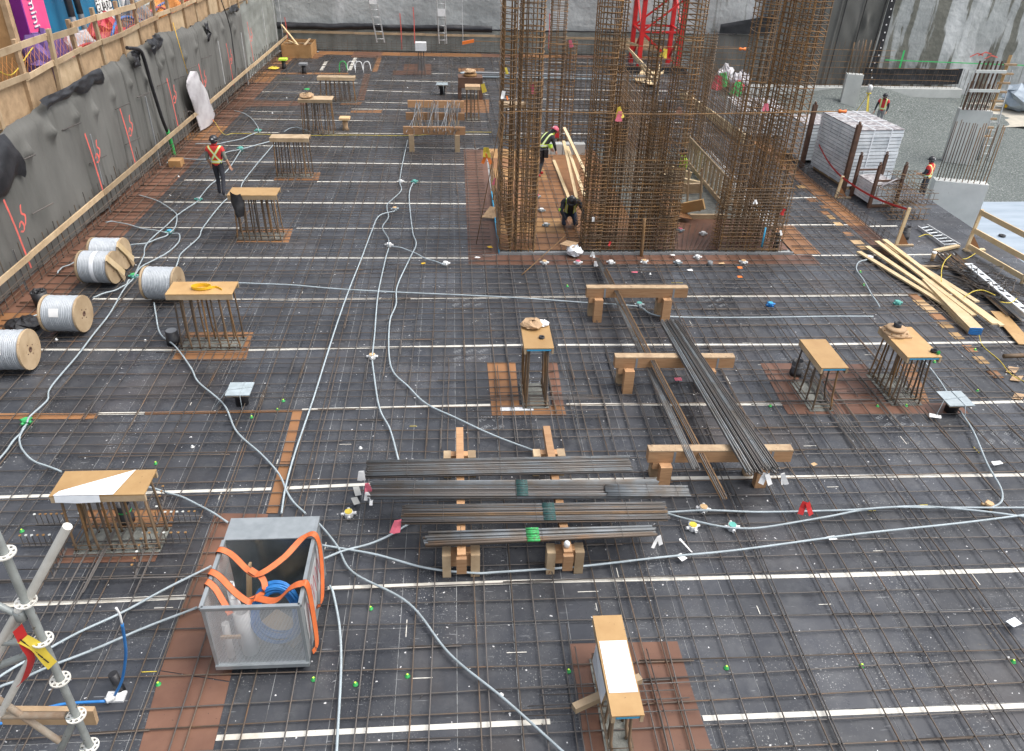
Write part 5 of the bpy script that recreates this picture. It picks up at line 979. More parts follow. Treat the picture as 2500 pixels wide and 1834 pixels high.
# ================================================================== PEOPLE
def vest_mat(name, base, cross=True, back=True):
    m = bpy.data.materials.new(name); m.use_nodes = True; n = m.node_tree.nodes; l = m.node_tree.links; p = n['Principled BSDF']; p.inputs['Roughness'].default_value = .75
    tc = n.new('ShaderNodeTexCoord'); s = n.new('ShaderNodeSeparateXYZ'); l.new(tc.outputs['Object'], s.inputs[0])
    def M(op, a, b=None):
        x = n.new('ShaderNodeMath'); x.operation = op
        for i, v in enumerate((a, b)):
            if v is None: continue
            if isinstance(v, (int, float)): x.inputs[i].default_value = v
            else: l.new(v, x.inputs[i])
        return x.outputs[0]
    x, z = s.outputs[0], s.outputs[2]
    ax = M('ABSOLUTE', x)
    band = M('LESS_THAN', M('ABSOLUTE', M('SUBTRACT', z, 1.06)), .042); bandi = M('LESS_THAN', M('ABSOLUTE', M('SUBTRACT', z, 1.06)), .018)
    if cross: dx = M('ABSOLUTE', M('SUBTRACT', ax, M('ABSOLUTE', M('MULTIPLY', M('SUBTRACT', z, 1.27), .72))))
    else: dx = M('ABSOLUTE', M('SUBTRACT', ax, .12))
    dia = M('LESS_THAN', dx, .036); diai = M('LESS_THAN', dx, .015)
    o = M('MAXIMUM', band, dia); i_ = M('MAXIMUM', bandi, diai)
    mx = n.new('ShaderNodeMix'); mx.data_type = 'RGBA'; mx.inputs[6].default_value = (*base, 1); mx.inputs[7].default_value = (.62, .80, .08, 1); l.new(o, mx.inputs[0])
    m2 = n.new('ShaderNodeMix'); m2.data_type = 'RGBA'; m2.inputs[7].default_value = (.62, .64, .62, 1); l.new(mx.outputs[2], m2.inputs[6]); l.new(i_, m2.inputs[0]); l.new(m2.outputs[2], p.inputs['Base Color']); MATS[name] = m
vest_mat('vest_red', (.52, .035, .03)); vest_mat('vest_red_bars', (.50, .03, .04), False); vest_mat('vest_dark', (.02, .022, .028), False)
def person(label, loc, rz, J, seg_m, vest=None, hat='hat_black', scale=1.0, extra=None, brim=.02):
    """J: joints in local metres (x right, y forward, z up). One skinned body."""
    t = thing('person', label, 'person', loc, rz)
    names = list(J); idx = {k: i for i, k in enumerate(names)}
    bones = [('pelvis', 'belly', 'torso'), ('belly', 'chest', 'torso'), ('chest', 'neck', 'torso'), ('neck', 'jaw', 'head'), ('jaw', 'crown', 'head')]
    for s in 'LR': bones += [('chest', 'sh'+s, 'torso'), ('sh'+s, 'el'+s, 'uarm'), ('el'+s, 'wr'+s, 'farm'), ('pelvis', 'hip'+s, 'leg'), ('hip'+s, 'kn'+s, 'leg'), ('kn'+s, 'an'+s, 'shin'), ('an'+s, 'toe'+s, 'foot')]
    RAD = dict(pelvis=.155, belly=.145, chest=.165, neck=.062, jaw=.085, crown=.095, sh=.078, el=.052, wr=.036, hip=.098, kn=.068, an=.052, toe=.045)
    me = bpy.data.meshes.new('body'); me.from_pydata([J[k] for k in names], [(idx[a], idx[c]) for a, c, _ in bones], []); 
    ob = bpy.data.objects.new('tmpbody', me); COL.objects.link(ob)
    md = ob.modifiers.new('s', 'SKIN'); md.use_smooth_shade = True
    for k, v in zip(names, me.skin_vertices[0].data):
        r_ = RAD.get(k, RAD.get(k[:-1], .05)); v.radius = (r_, r_*(.78 if k in ('pelvis', 'belly', 'chest') else 1)); v.use_root = (k == 'pelvis')
    ob.modifiers.new('u', 'SUBSURF').levels = 2
    bpy.context.view_layer.update(); dg = bpy.context.evaluated_depsgraph_get(); bm_ = bpy.data.meshes.new_from_object(ob.evaluated_get(dg)); bpy.data.objects.remove(ob)
    V = np.array([v.co[:] for v in bm_.vertices]); Fc = [tuple(p.vertices) for p in bm_.polygons]; bpy.data.meshes.remove(bm_)
    A = np.array([J[a] for a, c, _ in bones]); B = np.array([J[c] for a, c, _ in bones]); typ = [b_[2] for b_ in bones]
    C = np.array([V[list(f)].mean(0) for f in Fc]); d = B-A
    tt = np.clip(((C[:, None]-A)*d).sum(2)/(d*d).sum(1), 0, 1); dist = np.linalg.norm(C[:, None]-(A+tt[..., None]*d), axis=2); wt = np.array([RAD.get(a, RAD.get(a[:-1], .06)) for a, c, _ in bones]); near_ = np.argmin(dist/wt**.5, 1)
    ms = []; mi = []
    for k in near_:
        mm = seg_m[typ[k]]
        if mm not in ms: ms.append(mm)
        mi.append(ms.index(mm))
    mb = MB(); mb.add(V, Fc, True); mb.mi = mi
    # hands: palm and five fingers, curled
    sk = seg_m.get('hand', 'skin')
    if sk not in ms: ms.append(sk)
    mb.cur = ms.index(sk)
    for s in 'LR':
        w = np.array(J['wr'+s]); f = w-np.array(J['el'+s]); f /= np.linalg.norm(f); sd = np.cross(f, (0, 0, 1)); sd = sd/np.linalg.norm(sd) if np.linalg.norm(sd) > .1 else np.array((0, 1., 0)); n_ = np.cross(sd, f)
        sd, n_ = (n_, sd) if abs(f[2]) > .6 else (sd, n_)
        mb.obox(w+f*.045, f*.048, sd*.04, n_*.015)
        for q, (o, ln) in enumerate(((-.03, .062), (-.01, .075), (.01, .07), (.03, .055))):
            a = w+f*.09+sd*o; mb.tube([a, a+f*ln*.5+n_*.008, a+f*ln*.8+n_*.028, a+f*ln*.85+n_*.045], [.0095, .009, .008, .006], 6)
        a = w+f*.03+sd*-.04; mb.tube([a, a+f*.03-sd*.022, a+f*.06-sd*.024+n_*.012], [.012, .010, .008], 6)
    # face: nose, ears, brow
    hc = (np.array(J['jaw'])+np.array(J['crown']))/2; upv = np.array(J['crown'])-np.array(J['jaw']); upv /= np.linalg.norm(upv); fw = np.array(extra.get('face', (0, 1, 0)) if extra else (0, 1, 0), float); fw -= upv*(fw@upv); fw /= np.linalg.norm(fw); rt = np.cross(fw, upv)
    mb.tube([hc+fw*.09+upv*.01, hc+fw*.115-upv*.025, hc+fw*.09-upv*.03], [.012, .016, .01], 6)
    for s in (-1, 1): mb.tube([hc+rt*s*.088-upv*.03, hc+rt*s*.098, hc+rt*s*.088+upv*.03], [.008, .014, .008], 6)
    body = mb.build('body', ms, t, local=True)
    for s in (-1, 1): MB().lathe(hc+fw*.083+rt*s*.032+upv*.012, fw, [(.001, .012), (.010, .008), (.012, 0)], 8).build('eye', 'black', body, local=True)
    MB().obox(hc+fw*.088-upv*.055, rt*.022, fw*.006, upv*.004).build('mouth', 'hose_red', body, local=True)
    # hair under the helmet
    MB().lathe(hc-upv*.01-fw*.012, upv, [(.094, -.045), (.100, 0), (.099, .05), (.06, .1), (.001, .105)], 16).build('hair', 'hat_black', body, local=True)
    h = MB().lathe(hc+upv*.03, upv, [(.112+.0, 0), (.118, .005), (.122, .035), (.112, .08), (.085, .115), (.045, .133), (.001, .137)], 20).build('hard_hat', hat, t, local=True)
    MB().lathe(hc+upv*.03+fw*.018, upv, [(.10, .0), (.135+brim, -.004), (.137+brim, .004), (.10, .012)], 20).build('brim', hat, h, local=True); MB().obox(hc+upv*.085-fw*.117, rt*.03, fw*.004, upv*.018).build('hat_sticker', 'paper', h, local=True); MB().ribbon([hc+upv*.165-fw*.06, hc+upv*.172, hc+upv*.165+fw*.06], rt*.03, .008).build('hat_ridge', hat, h, local=True)
    if vest:
        keep = [i for i, k in enumerate(near_) if bones[k][2] == 'torso' and (C[i][2] < J['neck'][2]-.02 or True)]
        nv = {}; fs = []; nrm = np.zeros_like(V)
        for f in Fc:
            nn = np.cross(V[f[1]]-V[f[0]], V[f[2]]-V[f[0]])
            for q in f: nrm[q] += nn
        nrm /= np.linalg.norm(nrm, axis=1)[:, None]+1e-9
        used = sorted({q for i in keep for q in Fc[i]}); mp_ = {q: i for i, q in enumerate(used)}
        MB().add([V[q]+nrm[q]*.018 for q in used], [tuple(mp_[q] for q in Fc[i]) for i in keep], True).build('vest', vest, t, local=True)
    return t
stand = dict(pelvis=(0, 0, .95), belly=(0, .0, 1.10), chest=(0, -.01, 1.33), neck=(0, .01, 1.50), jaw=(0, .03, 1.58), crown=(0, .03, 1.70),
    shL=(-.20, -.01, 1.42), shR=(.20, -.01, 1.42), elL=(-.27, -.03, 1.14), elR=(.29, -.05, 1.14), wrL=(-.24, .08, .93), wrR=(.33, .05, .90),
    hipL=(-.09, 0, .90), hipR=(.09, 0, .90), knL=(-.09, .06, .50), knR=(.13, -.10, .52), anL=(-.09, .0, .09), anR=(.15, -.32, .16), toeL=(-.10, .14, .045), toeR=(.17, -.24, .05))
def pose(**k): J = dict(stand); J.update(k); return J
p = D(545, 480)
person('worker in a red vest with yellow crossed stripes walking away from the hung garment', (p[0], p[1], .05), R(-4), stand, dict(torso='shirt_grey', head='skin', uarm='shirt_grey', farm='skin', leg='navy', shin='navy', foot='boot_grey'), 'vest_red', 'hat_black')
p = D(1318, 432); 
person('worker in a red helmet and tool belt stooping on the core floor', (p[0], p[1], .03), R(-62), pose(pelvis=(0, -.05, .92), belly=(0, .06, 1.05), chest=(0, .22, 1.24), neck=(0, .38, 1.37), jaw=(0, .46, 1.40), crown=(0, .53, 1.49), shL=(-.19, .28, 1.30), shR=(.19, .28, 1.30), elL=(-.24, .36, 1.02), elR=(.24, .38, 1.02), wrL=(-.15, .50, .84), wrR=(.14, .50, .82), knL=(-.10, .16, .52), knR=(.12, -.02, .50), anL=(-.10, .04, .10), anR=(.12, -.22, .10), toeL=(-.10, .20, .05), toeR=(.13, -.06, .05), hipL=(-.09, -.04, .88), hipR=(.09, -.04, .88)),
    dict(torso='navy', head='skin', uarm='navy', farm='navy', leg='navy', shin='boot_dark', foot='red', hand='skin'), 'vest_dark', 'pink', extra={'face': (0, .7, -.6)}, brim=.05)
tb = thing('tool_belt', 'worn tool pouches and strap on the stooping worker', 'tool belt', (p[0], p[1], .95))
for dx, dy, h in ((-.20, -.12, .24), (.15, -.20, .26), (-.05, -.26, .22)): MB().box(p[0]+dx-.07, p[0]+dx+.07, p[1]+dy-.05, p[1]+dy+.05, .98-h, .98).build('pouch', 'black', tb)
MB().tube(smooth_path([(p[0]+.24*math.cos(a)-.02, p[1]+.2*math.sin(a), .98) for a in np.linspace(0, 6.28, 14)], 2), .022, 6).build('belt', 'navy', tb)
p = D(1392, 560)
person('kneeling worker in dark clothes and black helmet tying bars on the core floor', (p[0], p[1]+.25, .05), R(175), pose(pelvis=(0, -.12, .34), belly=(0, -.02, .50), chest=(0, .14, .70), neck=(0, .30, .82), jaw=(0, .38, .82), crown=(0, .47, .90), shL=(-.21, .18, .76), shR=(.21, .18, .76), elL=(-.36, .30, .52), elR=(.28, .36, .52), wrL=(-.30, .50, .28), wrR=(.12, .50, .32), hipL=(-.13, -.10, .30), hipR=(.13, -.10, .30), knL=(-.17, .34, .11), knR=(.17, .34, .11), anL=(-.16, -.12, .09), anR=(.16, -.12, .09), toeL=(-.16, -.28, .05), toeR=(.16, -.28, .05)),
    dict(torso='navy', head='skin', uarm='navy', farm='navy', leg='jeans', shin='grey_mid', foot='boot_dark', hand='skin'), 'vest_dark', 'hat_black', extra={'face': (0, .6, -.75)})
for lab, c, ax, m in [('lime reflective band on the kneeling worker', (p[0]-.30, p[1]-.02, .62), (-.2, -.4, -.9), 'lime')]:
    tag(MB().lathe(c, ax, [(.072, 0), (.076, .01), (.072, .07)], 12).build('reflective_band', m), lab, 'armband')
p = D(1318, 432); tag(MB().lathe((p[0]+.28, p[1]-.12, 1.12), (.2, .1, -1), [(.07, 0), (.076, .02), (.07, .10)], 12).build('reflective_band', 'lime'), 'lime reflective band on the arm of the stooping worker', 'armband')
def PIT(px, py, z): return D(px, py, z)
q = np.array((18.6, 29.1, -2)); 
person('worker in a red vest seen from behind beside the concrete column with long bars', (q[0], q[1], -1.98), R(38), pose(wrL=(-.12, .28, 1.05), wrR=(.12, .28, 1.05), elL=(-.26, .06, 1.12), elR=(.26, .06, 1.12), anR=(.12, -.05, .1), toeR=(.14, .1, .05), knR=(.11, .0, .5)), dict(torso='navy', head='skin', uarm='navy', farm='navy', leg='navy', shin='navy', foot='boot_dark'), 'vest_red', 'hat_black')
q = np.array((21.93, 39.9, -2))
person('worker in an open red vest facing the survey tripod on the gravel', (q[0], q[1], -1.95), R(150), pose(anR=(.12, .02, .1), toeR=(.14, .16, .05), knR=(.11, .04, .5), wrR=(.32, .06, .9)), dict(torso='navy', head='skin', uarm='navy', farm='navy', leg='grey_mid', shin='grey_mid', foot='boot_dark'), 'vest_red_bars', 'hat_black')
q = D(1678, 432, 1.0)
person('worker half hidden by the stair shuttering inside the core', (7.75, 25.9, -.8), R(90), pose(wrR=(.15, .45, 1.1), wrL=(-.15, .45, 1.1), anR=(.12, .02, .1), toeR=(.14, .16, .05), knR=(.11, .04, .5)), dict(torso='lime', head='skin', uarm='lime', farm='blue', leg='navy', shin='navy', foot='boot_dark'), None, 'hat_black')

# ================================================================== CONCRETE COLUMNS, SURVEY TRIPOD (lower level)
def ccol(label, cx, cy, w, dpt, zt, rz=0, nb=8, hb=1.6, lean=0):
    t = thing('concrete_column', label, 'column', (cx, cy, -2.1), rz); b_ = MB(); e = .03; hz = zt+2.1
    b_.hexa([(-w/2, -dpt/2, 0), (w/2, -dpt/2, 0), (w/2, dpt/2, 0), (-w/2, dpt/2, 0), (-w/2, -dpt/2, hz), (w/2, -dpt/2, hz), (w/2, dpt/2, hz), (-w/2, dpt/2, hz)]); b_.build('shaft', 'concrete', t, local=True)
    for i in range(nb):
        for s in (-1, 1):
            X = -w*.44+w*.88*i/(nb-1); MB().tube([(X, s*dpt*.32, hz-.02), (X+random.gauss(0, .03), s*dpt*.3, hz+hb+random.uniform(-.15, .05))], .016, 6).build('starter_bar', random.choice(('rebar_rust', 'rebar', 'rebar_core')), t, local=True)
    return t
ccol('broad concrete column topped with long rusty starter bars', 17.35, 25.2, 1.7, .45, .14, R(-16), 9, 1.95)
ccol('concrete column beside the tall tan shutter panel', 23.35, 34.6, 1.35, .45, .35, R(-16), 8, 1.2)
ccol('slender concrete column near the survey tripod', 21.5, 42.8, .85, .45, .2, R(-15), 5, 1.7)
c2 = np.array((23.0, 34.5, .35)); fp = thing('column_shutter', 'tan steel-ribbed shutter panel leaning at the concrete column', 'formwork', (c2[0]+1.0, c2[1]+.3, -2))
MB().beam((c2[0]+1.05, c2[1], -.9), (c2[0]+1.35, c2[1]+.4, 2.6), .12, .3).build('waler', 'cap_ply', fp); 
for i in range(9): MB().obox((c2[0]+1.1+.03*i, c2[1]-.05+.03*i, -.8+.38*i), (.28, 0, 0), (0, .05, 0), (0, 0, .04)).build('rib', 'lumber_old', fp)
for i in range(6): MB().beam((c2[0]-.35+.2*i, c2[1]-.1, .36), (c2[0]-.15+.2*i, c2[1]+.1, 2.4), .07, .05).build('stud', 'steel_brown', fp)
for z in (1.15, 1.95): MB().box(c2[0]-.4, c2[0]+1.0, c2[1]-.22, c2[1]-.14, z, z+.12).build('clamp', 'concrete', fp)
ld = thing('ladder', 'alloy ladder leaning beside the shutter panel and pale bag', 'ladder', (c2[0]+2.0, c2[1]+1, -2))
for s in (0, .42): MB().beam((c2[0]+1.75+s, c2[1]+.6, -1.95), (c2[0]+1.95+s, c2[1]+1.4, 1.8), .03, .07).build('stile', 'alu', ld)
for i in range(11): f = (i+.5)/11; MB().tube([(c2[0]+1.75+.2*f, c2[1]+.6+.8*f, -1.95+3.75*f), (c2[0]+2.17+.2*f, c2[1]+.6+.8*f, -1.95+3.75*f)], .015, 6).build('rung', 'alu', ld)
q = D(2485, 268, -1.9); crumple('bulk_bag', 'slumped pale bag by the rear wall on the lower level', 'bag', (q[0], q[1], -1.95), 1.3, 'white_sheet', 12, .9)
tag(MB().tube(smooth_path([AY(2455, 262, 44), AY(2462, 250, 44.2), AY(2485, 247, 44.5), AY(2520, 254, 44)], 5), .07, 8).build('yellow_hose', 'yellow_strap'), 'thick yellow hose above the slumped bag', 'hose')
q = D(2370, 290, -1.9); tag(MB().tube([(q[0]-1.4, q[1]+1.6, -1.8), (q[0]+.1, q[1]+2.6, -1.75)], .06, 8).build('blue_tube', 'conduit'), 'pale blue tube lying on the sandy ground', 'tube')
tp = thing('survey_tripod', 'yellow survey tripod with white instrument on the gravel heap', 'tripod', (21.9, 41.6, -2)); q = np.array((21.9, 41.6, -1.5)); ht = np.array((q[0], q[1], -.55))
for k in range(3): a = k*2.09+.5; ft = np.array((q[0]+.55*math.cos(a), q[1]+.55*math.sin(a), -1.6)); 
for k in range(3):
    a = k*2.09+.5; ft = np.array((q[0]+.55*math.cos(a), q[1]+.55*math.sin(a), -1.98)); MB().beam(ft, ht, .07, .03).build('leg', 'yellow', tp)
MB().lathe(ht, (0, 0, 1), [(.001, 0), (.13, 0), (.13, .05), (.001, .05)], 12).build('head', 'yellow', tp); MB().lathe(ht+(0, 0, .05), (0, 0, 1), [(.001, 0), (.1, 0), (.1, .1), (.13, .12), (.13, .28), (.1, .36), (.06, .4), (.001, .4)], 12).build('instrument', 'plastic_white', tp)
q = D(2385, 392, -2); tag(MB().tube([(q[0], q[1], -2), (q[0]+.02, q[1]+.1, -.4)], .02, 6).build('survey_stake', 'black'), 'thin dark stake with a red tip standing in the gravel', 'stake')

# ================================================================== PANEL STACKS AND STEEL RACKS AT THE SLAB EDGE
def pstack(label, x0, y0, nx, w, ln, n, h=.115, rz=0, straps=True):
    t = thing('panel_stack', label, 'panel stack', (x0, y0, 0), rz)
    for k in range(n):
        z = .12+k*h
        b_ = MB().box(random.gauss(0, .006), w+random.gauss(0, .006), random.gauss(0, .008), ln, z, z+h*.80).build('panel', 'alu_white', t, local=True)
        MB().box(.02, w-.02, .02, ln-.02, z+h*.80, z+h-.002).build('panel_lip', 'panel_gap', b_, local=True)
    MB().box(-.01, w+.01, -.01, ln+.01, .12+n*h, .12+n*h+.015).build('top_sheet', 'panel_top', t, local=True)
    for X in (.1, w-.2): MB().box(X, X+.1, .05, ln-.05, 0, .115).build('bearer', 'lumber_old', t, local=True)
    if straps:
        for f in (.33, .72):
            MB().ribbon([(w*f, -.02, .12), (w*f, -.02, .145+n*h), (w*f, ln+.02, .145+n*h), (w*f, ln+.02, .12)], (.04, 0, 0), .006).build('strap', 'wrap', t, local=True)
        for f in (.2, .45, .7, .92): MB().ribbon([(-.02, ln*f, .12), (-.02, ln*f, .145+n*h), (w+.02, ln*f, .145+n*h)], (0, .04, 0), .006).build('strap', 'wrap', t, local=True)
    return t
q = D(2052, 480)
pstack('tall strapped stack of white aluminium formwork panels behind the red tape', 12.99, 24.62, 1, 1.6, 2.4, 16, rz=R(6))
pstack('lower stack of white panels behind the tall strapped stack', 12.5, 27.5, 1, 1.3, 1.4, 11, rz=R(6), straps=False)
pstack('flat stack of white panels with dark top beyond the wide corner cage', 11.2, 30.8, 1, 1.9, 2.4, 8, rz=R(-5))
rk = thing('panel_rack', 'small steel rack of white panels with four brown posts', 'rack', (13.06, 22.92, 0), R(5)); x_, y_ = 0, 0
for k in range(7): MB().box(.03, .80, .05, 1.05, .10+k*.088, .10+k*.088+.076).build('panel', 'alu_white', rk, local=True); MB().box(.05, .78, .07, 1.03, .1762+k*.088, .187+k*.088).build('panel_lip', 'grey_mid', rk, local=True)
MB().box(.02, .81, .04, 1.06, .72, .735).build('top_sheet', 'panel_top', rk, local=True)
for X in (-.02, .86):
    for Y in (.0, 1.10): pz = MB().box(X-.045, X+.045, Y-.045, Y+.045, 0, 1.35).build('post', 'steel_brown', rk, local=True); MB().lathe((X-.02, Y, 1.40), (1, 0, 0), [(.03, 0), (.055, 0), (.055, .03), (.03, .03), (.03, 0)], 12, False).build('lifting_eye', 'steel_brown', pz, local=True)
for Y in (0, 1.10): MB().box(.03, .80, Y-.03, Y+.03, .02, .09).build('cross_bar', 'steel_brown', rk, local=True); MB().box(.03, .80, Y-.02, Y+.02, .85, .9).build('cross_bar', 'steel_brown', rk, local=True)
MB().tube(smooth_path([(.1, -.06, .3), (.15, -.08, .7), (.5, -.08, .9), (.9, .1, .95)], 4), .02, 6).build('hose', 'bag_white', rk, local=True)
for a, lab in [((12.45, 27.05), 'brown steel post at the far corner of the tall panel stack'), ((12.82, 24.40), 'brown steel post at the near corner of the tall panel stack')]:
    t = thing('steel_post', lab, 'post', (a[0], a[1], 0)); MB().box(a[0]-.07, a[0]+.07, a[1]-.07, a[1]+.07, 0, 2.2).build('post', 'steel_brown', t); MB().lathe((a[0]-.02, a[1], 2.24), (1, 0, 0), [(.03, 0), (.06, 0), (.06, .04), (.03, .04), (.03, 0)], 12, False).build('lifting_eye', 'steel_brown', t)
# welded cage heap
hc_ = thing('cage_heap', 'heap of welded rusty rebar cages beside the broad concrete column', 'rebar cage', D(2205, 525))
c = D(2200, 530)
for k in range(5):
    ox, oy, oz = c[0]-.55+.28*(k % 3)+random.gauss(0, .05), c[1]-.3+.35*(k//2), .03+.36*(k//2); w_, d_, h_ = .85, .7, .34
    for i in range(6):
        X = ox+w_*i/5; MB().tube([(X, oy, oz), (X, oy+d_, oz+.02), (X, oy+d_, oz+h_), (X, oy, oz+h_), (X, oy, oz)], .009, 5).build('stirrup', random.choice(('rebar', 'rebar_core', 'rebar_rust')), hc_)
    for (dy, dz) in ((0, 0), (d_, 0), (0, h_), (d_, h_), (d_/2, h_), (0, h_/2)): bar('bar', (ox-.12, oy+dy, oz+dz), (ox+w_+.15, oy+dy+random.gauss(0, .03), oz+dz), .010, 'rebar_core', hc_, 5)
# red-tape posts
tapep = []
for px, py, ty, lab in [(2187, 600, 508, 'timber post with red tape beside the black pipe stub'), (2040, 484, 430, 'timber post with red tape by the tall panel stack')]:
    b0 = D(px, py); zt = UP(b0[0]+.05, b0[1], ty); t = thing('barrier_post', lab, 'post', b0)
    MB().beam(b0, b0+np.array((.06, .0, zt)), .09, .045, (0, 1, 0)).build('post', 'lumber_fresh', t); MB().box(b0[0]-.05, b0[0]+.5, b0[1]-.05, b0[1]+.05, 0, .04).build('foot', 'lumber', t); MB().add([b0+(.06, 0, .04), b0+(.36, 0, .04), b0+(.09, 0, .38), b0+(.06, .03, .04), b0+(.36, .03, .04), b0+(.09, .03, .38)], [(0, 1, 2), (5, 4, 3), (0, 3, 4, 1), (1, 4, 5, 2), (2, 5, 3, 0)]).build('gusset', 'ply_tan', t); tapep.append(b0+np.array((.05, 0, zt-.05)))
far = np.array((12.6, 26.4, 1.0)); P = [tapep[0]+(tapep[1]-tapep[0])*t+np.array((0, 0, -.12*math.sin(math.pi*t))) for t in np.linspace(0, 1, 10)]+[tapep[1]+(far-tapep[1])*t+np.array((0, 0, -.1*math.sin(math.pi*t))) for t in np.linspace(.1, 1, 8)]
tag(MB().ribbon(P, (0, .0, .06), .004).build('barrier_tape', 'red'), 'red tape strung between the timber posts along the slab edge', 'tape')

# ================================================================== LUMBER, BARS AND GUARDRAIL ON THE RIGHT
def zp(x, y): return (2080+x/2.486, 480+y/2.486)
for a, c, z, w, h, lab in [((40, 335), (655, 712), .06, .14, .04, 'lowest fresh plank splayed furthest from the timber post'), ((90, 303), (690, 712), .10, .14, .04, 'fresh plank second from the outer edge of the splayed pile'), ((150, 272), (742, 722), .15, .14, .04, 'fresh plank crossing the middle of the splayed pile'), ((196, 262), (868, 775), .20, .14, .04, 'fresh plank on top of the splayed pile near the post'), ((300, 350), (912, 785), .12, .12, .04, 'thin fresh plank reaching toward the loose board'), ((195, 290), (760, 640), .08, .14, .04, 'fresh plank half buried in the splayed pile')]:
    tag(MB().beam(D(*zp(*a), z), D(*zp(*c), z+.03), w, h).build('plank', 'lumber_fresh'), lab, 'plank')
a, c = np.array(D(*zp(450, 540), .0)), np.array(D(*zp(740, 840), .0)); bs = thing('board_stack', 'stack of blue-ended boards under the splayed planks', 'board stack', (a+c)/2)
for k in range(4): MB().beam(a+np.array((.0, 0, .03+.045*k)), c+np.array((0, 0, .03+.045*k)), .30, .034).build('board', 'lumber_fresh', bs); d_ = (c-a)/np.linalg.norm(c-a); MB().beam(c+np.array((0, 0, .03+.045*k)), c+d_*.012+np.array((0, 0, .03+.045*k)), .302, .036).build('end_paint', 'blue', bs)
tag(MB().beam(D(*zp(885, 700), .06), D(*zp(1060, 900), .06), .34, .02).build('plywood_strip', 'cap_ply'), 'loose tan plywood strip beyond the plank ends', 'board')
tag(MB().beam(D(*zp(500, 330), .05), D(*zp(645, 300), .05), .12, .06).build('short_board', 'lumber_fresh'), 'short pale timber between the ladder and the guardrail', 'timber')
tag(MB().beam(D(*zp(415, 425), .03), D(*zp(590, 432), .03), .1, .06).build('bearer', 'lumber'), 'timber bearer under the long bar pile', 'timber')
bundle('bar_pile', 'pile of long brown bars beside the aluminium beam', D(*zp(575, 355), .08), D(*zp(1000, 715), .08), 40, .014, .28, ['rebar', 'rebar_core', 'rebar_dark', 'rebar_rust'], jit=.25, fan=1.05)
bp_ = thing('bent_bars', 'tangle of bent black bars beside the long bar pile', 'rebar', D(*zp(640, 520)))
for k in range(30):
    f = random.random(); a = D(*zp(400+330*f+random.gauss(0, 12), 370+215*f+random.gauss(0, 12)), .05); c = a+np.array((random.uniform(.3, 1.0), random.uniform(-1.6, -.6), random.uniform(0, .25))); u = np.array((random.gauss(0, .1), random.gauss(0, .1), random.uniform(.05, .3)))
    MB().tube(smooth_path([a, a*.6+c*.4+u*.5, c, c+u+np.array((.12, .05, 0)), c+u*.6+np.array((.1, .3, 0)), c+np.array((.05, .6, .05))], 4), .010, 5).build('bar', random.choice(('rebar_dark', 'rebar_dark', 'rebar')), bp_)
ab = thing('aluminium_beam', 'long printed aluminium beam lying along the bar pile', 'beam', D(*zp(870, 550))); a, c = D(*zp(705, 408), .32), D(*zp(1075, 712), .32); d_ = (c-a)/np.linalg.norm(c-a); s_ = np.cross(d_, (0, 0, 1))
MB().beam(a, c, .20, .03).build('top_flange', 'alu_white', ab); MB().beam(a-(0, 0, .09), c-(0, 0, .09), .03, .14).build('web', 'alu', ab); MB().beam(a-(0, 0, .18), c-(0, 0, .18), .20, .03).build('bottom_flange', 'alu', ab)
for k in range(8): q = a+(c-a)*(.12+.11*k)+np.array((0, 0, .016)); MB().poly([q-s_*.05, q+d_*.12-s_*.05, q+d_*.08+s_*.05, q-d_*.04+s_*.05], .001).build('print_mark', 'black', ab)
gr = thing('guardrail', 'fresh timber guardrail with triangular foot at the slab edge above the white sheet', 'guardrail', D(*zp(700, 330)))
b0 = D(*zp(690, 328)); zt = UP(b0[0]+.1, b0[1], 480+78/2.486); MB().beam(b0, b0+np.array((.05, 0, zt)), .09, .045, (0, 1, 0)).build('post', 'lumber_fresh', gr); MB().box(b0[0]-.06, b0[0]+.55, b0[1]-.06, b0[1]+.06, 0, .05).build('foot', 'lumber_fresh', gr)
MB().add([b0+(.07, 0, .05), b0+(.40, 0, .05), b0+(.1, 0, .42), b0+(.07, .03, .05), b0+(.40, .03, .05), b0+(.1, .03, .42)], [(0, 1, 2), (5, 4, 3), (0, 3, 4, 1), (1, 4, 5, 2), (2, 5, 3, 0)]).build('gusset', 'ply_tan', gr)
g1 = D(2545, 722); g1 = b0+(g1-b0)*1.0
for z, w in ((zt-.08, .14), (zt*.5, .14), (.14, .14)): MB().beam(b0+np.array((.03, -.04, z)), b0+(g1-b0)*1.05+np.array((.03, -.04, z)), .04, w).build('rail', 'lumber_fresh', gr)
q = b0+(g1-b0)*.75; MB().beam(q, q+np.array((.05, 0, zt)), .09, .045, (0, 1, 0)).build('post', 'lumber_fresh', gr)
rt_ = thing('ladder', 'ladder lying flat on the slab edge beside the cage heap', 'ladder', D(*zp(520, 240)))
l0, l1 = D(*zp(400, 185), .06), D(*zp(560, 300), .06); m0, m1 = D(*zp(455, 175), .06), D(*zp(655, 297), .06)
for a, c in ((l0, l1), (m0, m1)): MB().beam(a, c, .03, .08).build('stile', 'alu', rt_)
for i in range(7): f = (i+.5)/7; MB().tube([l0+(l1-l0)*f, m0+(m1-m0)*f], .018, 6).build('rung', 'alu_white', rt_)
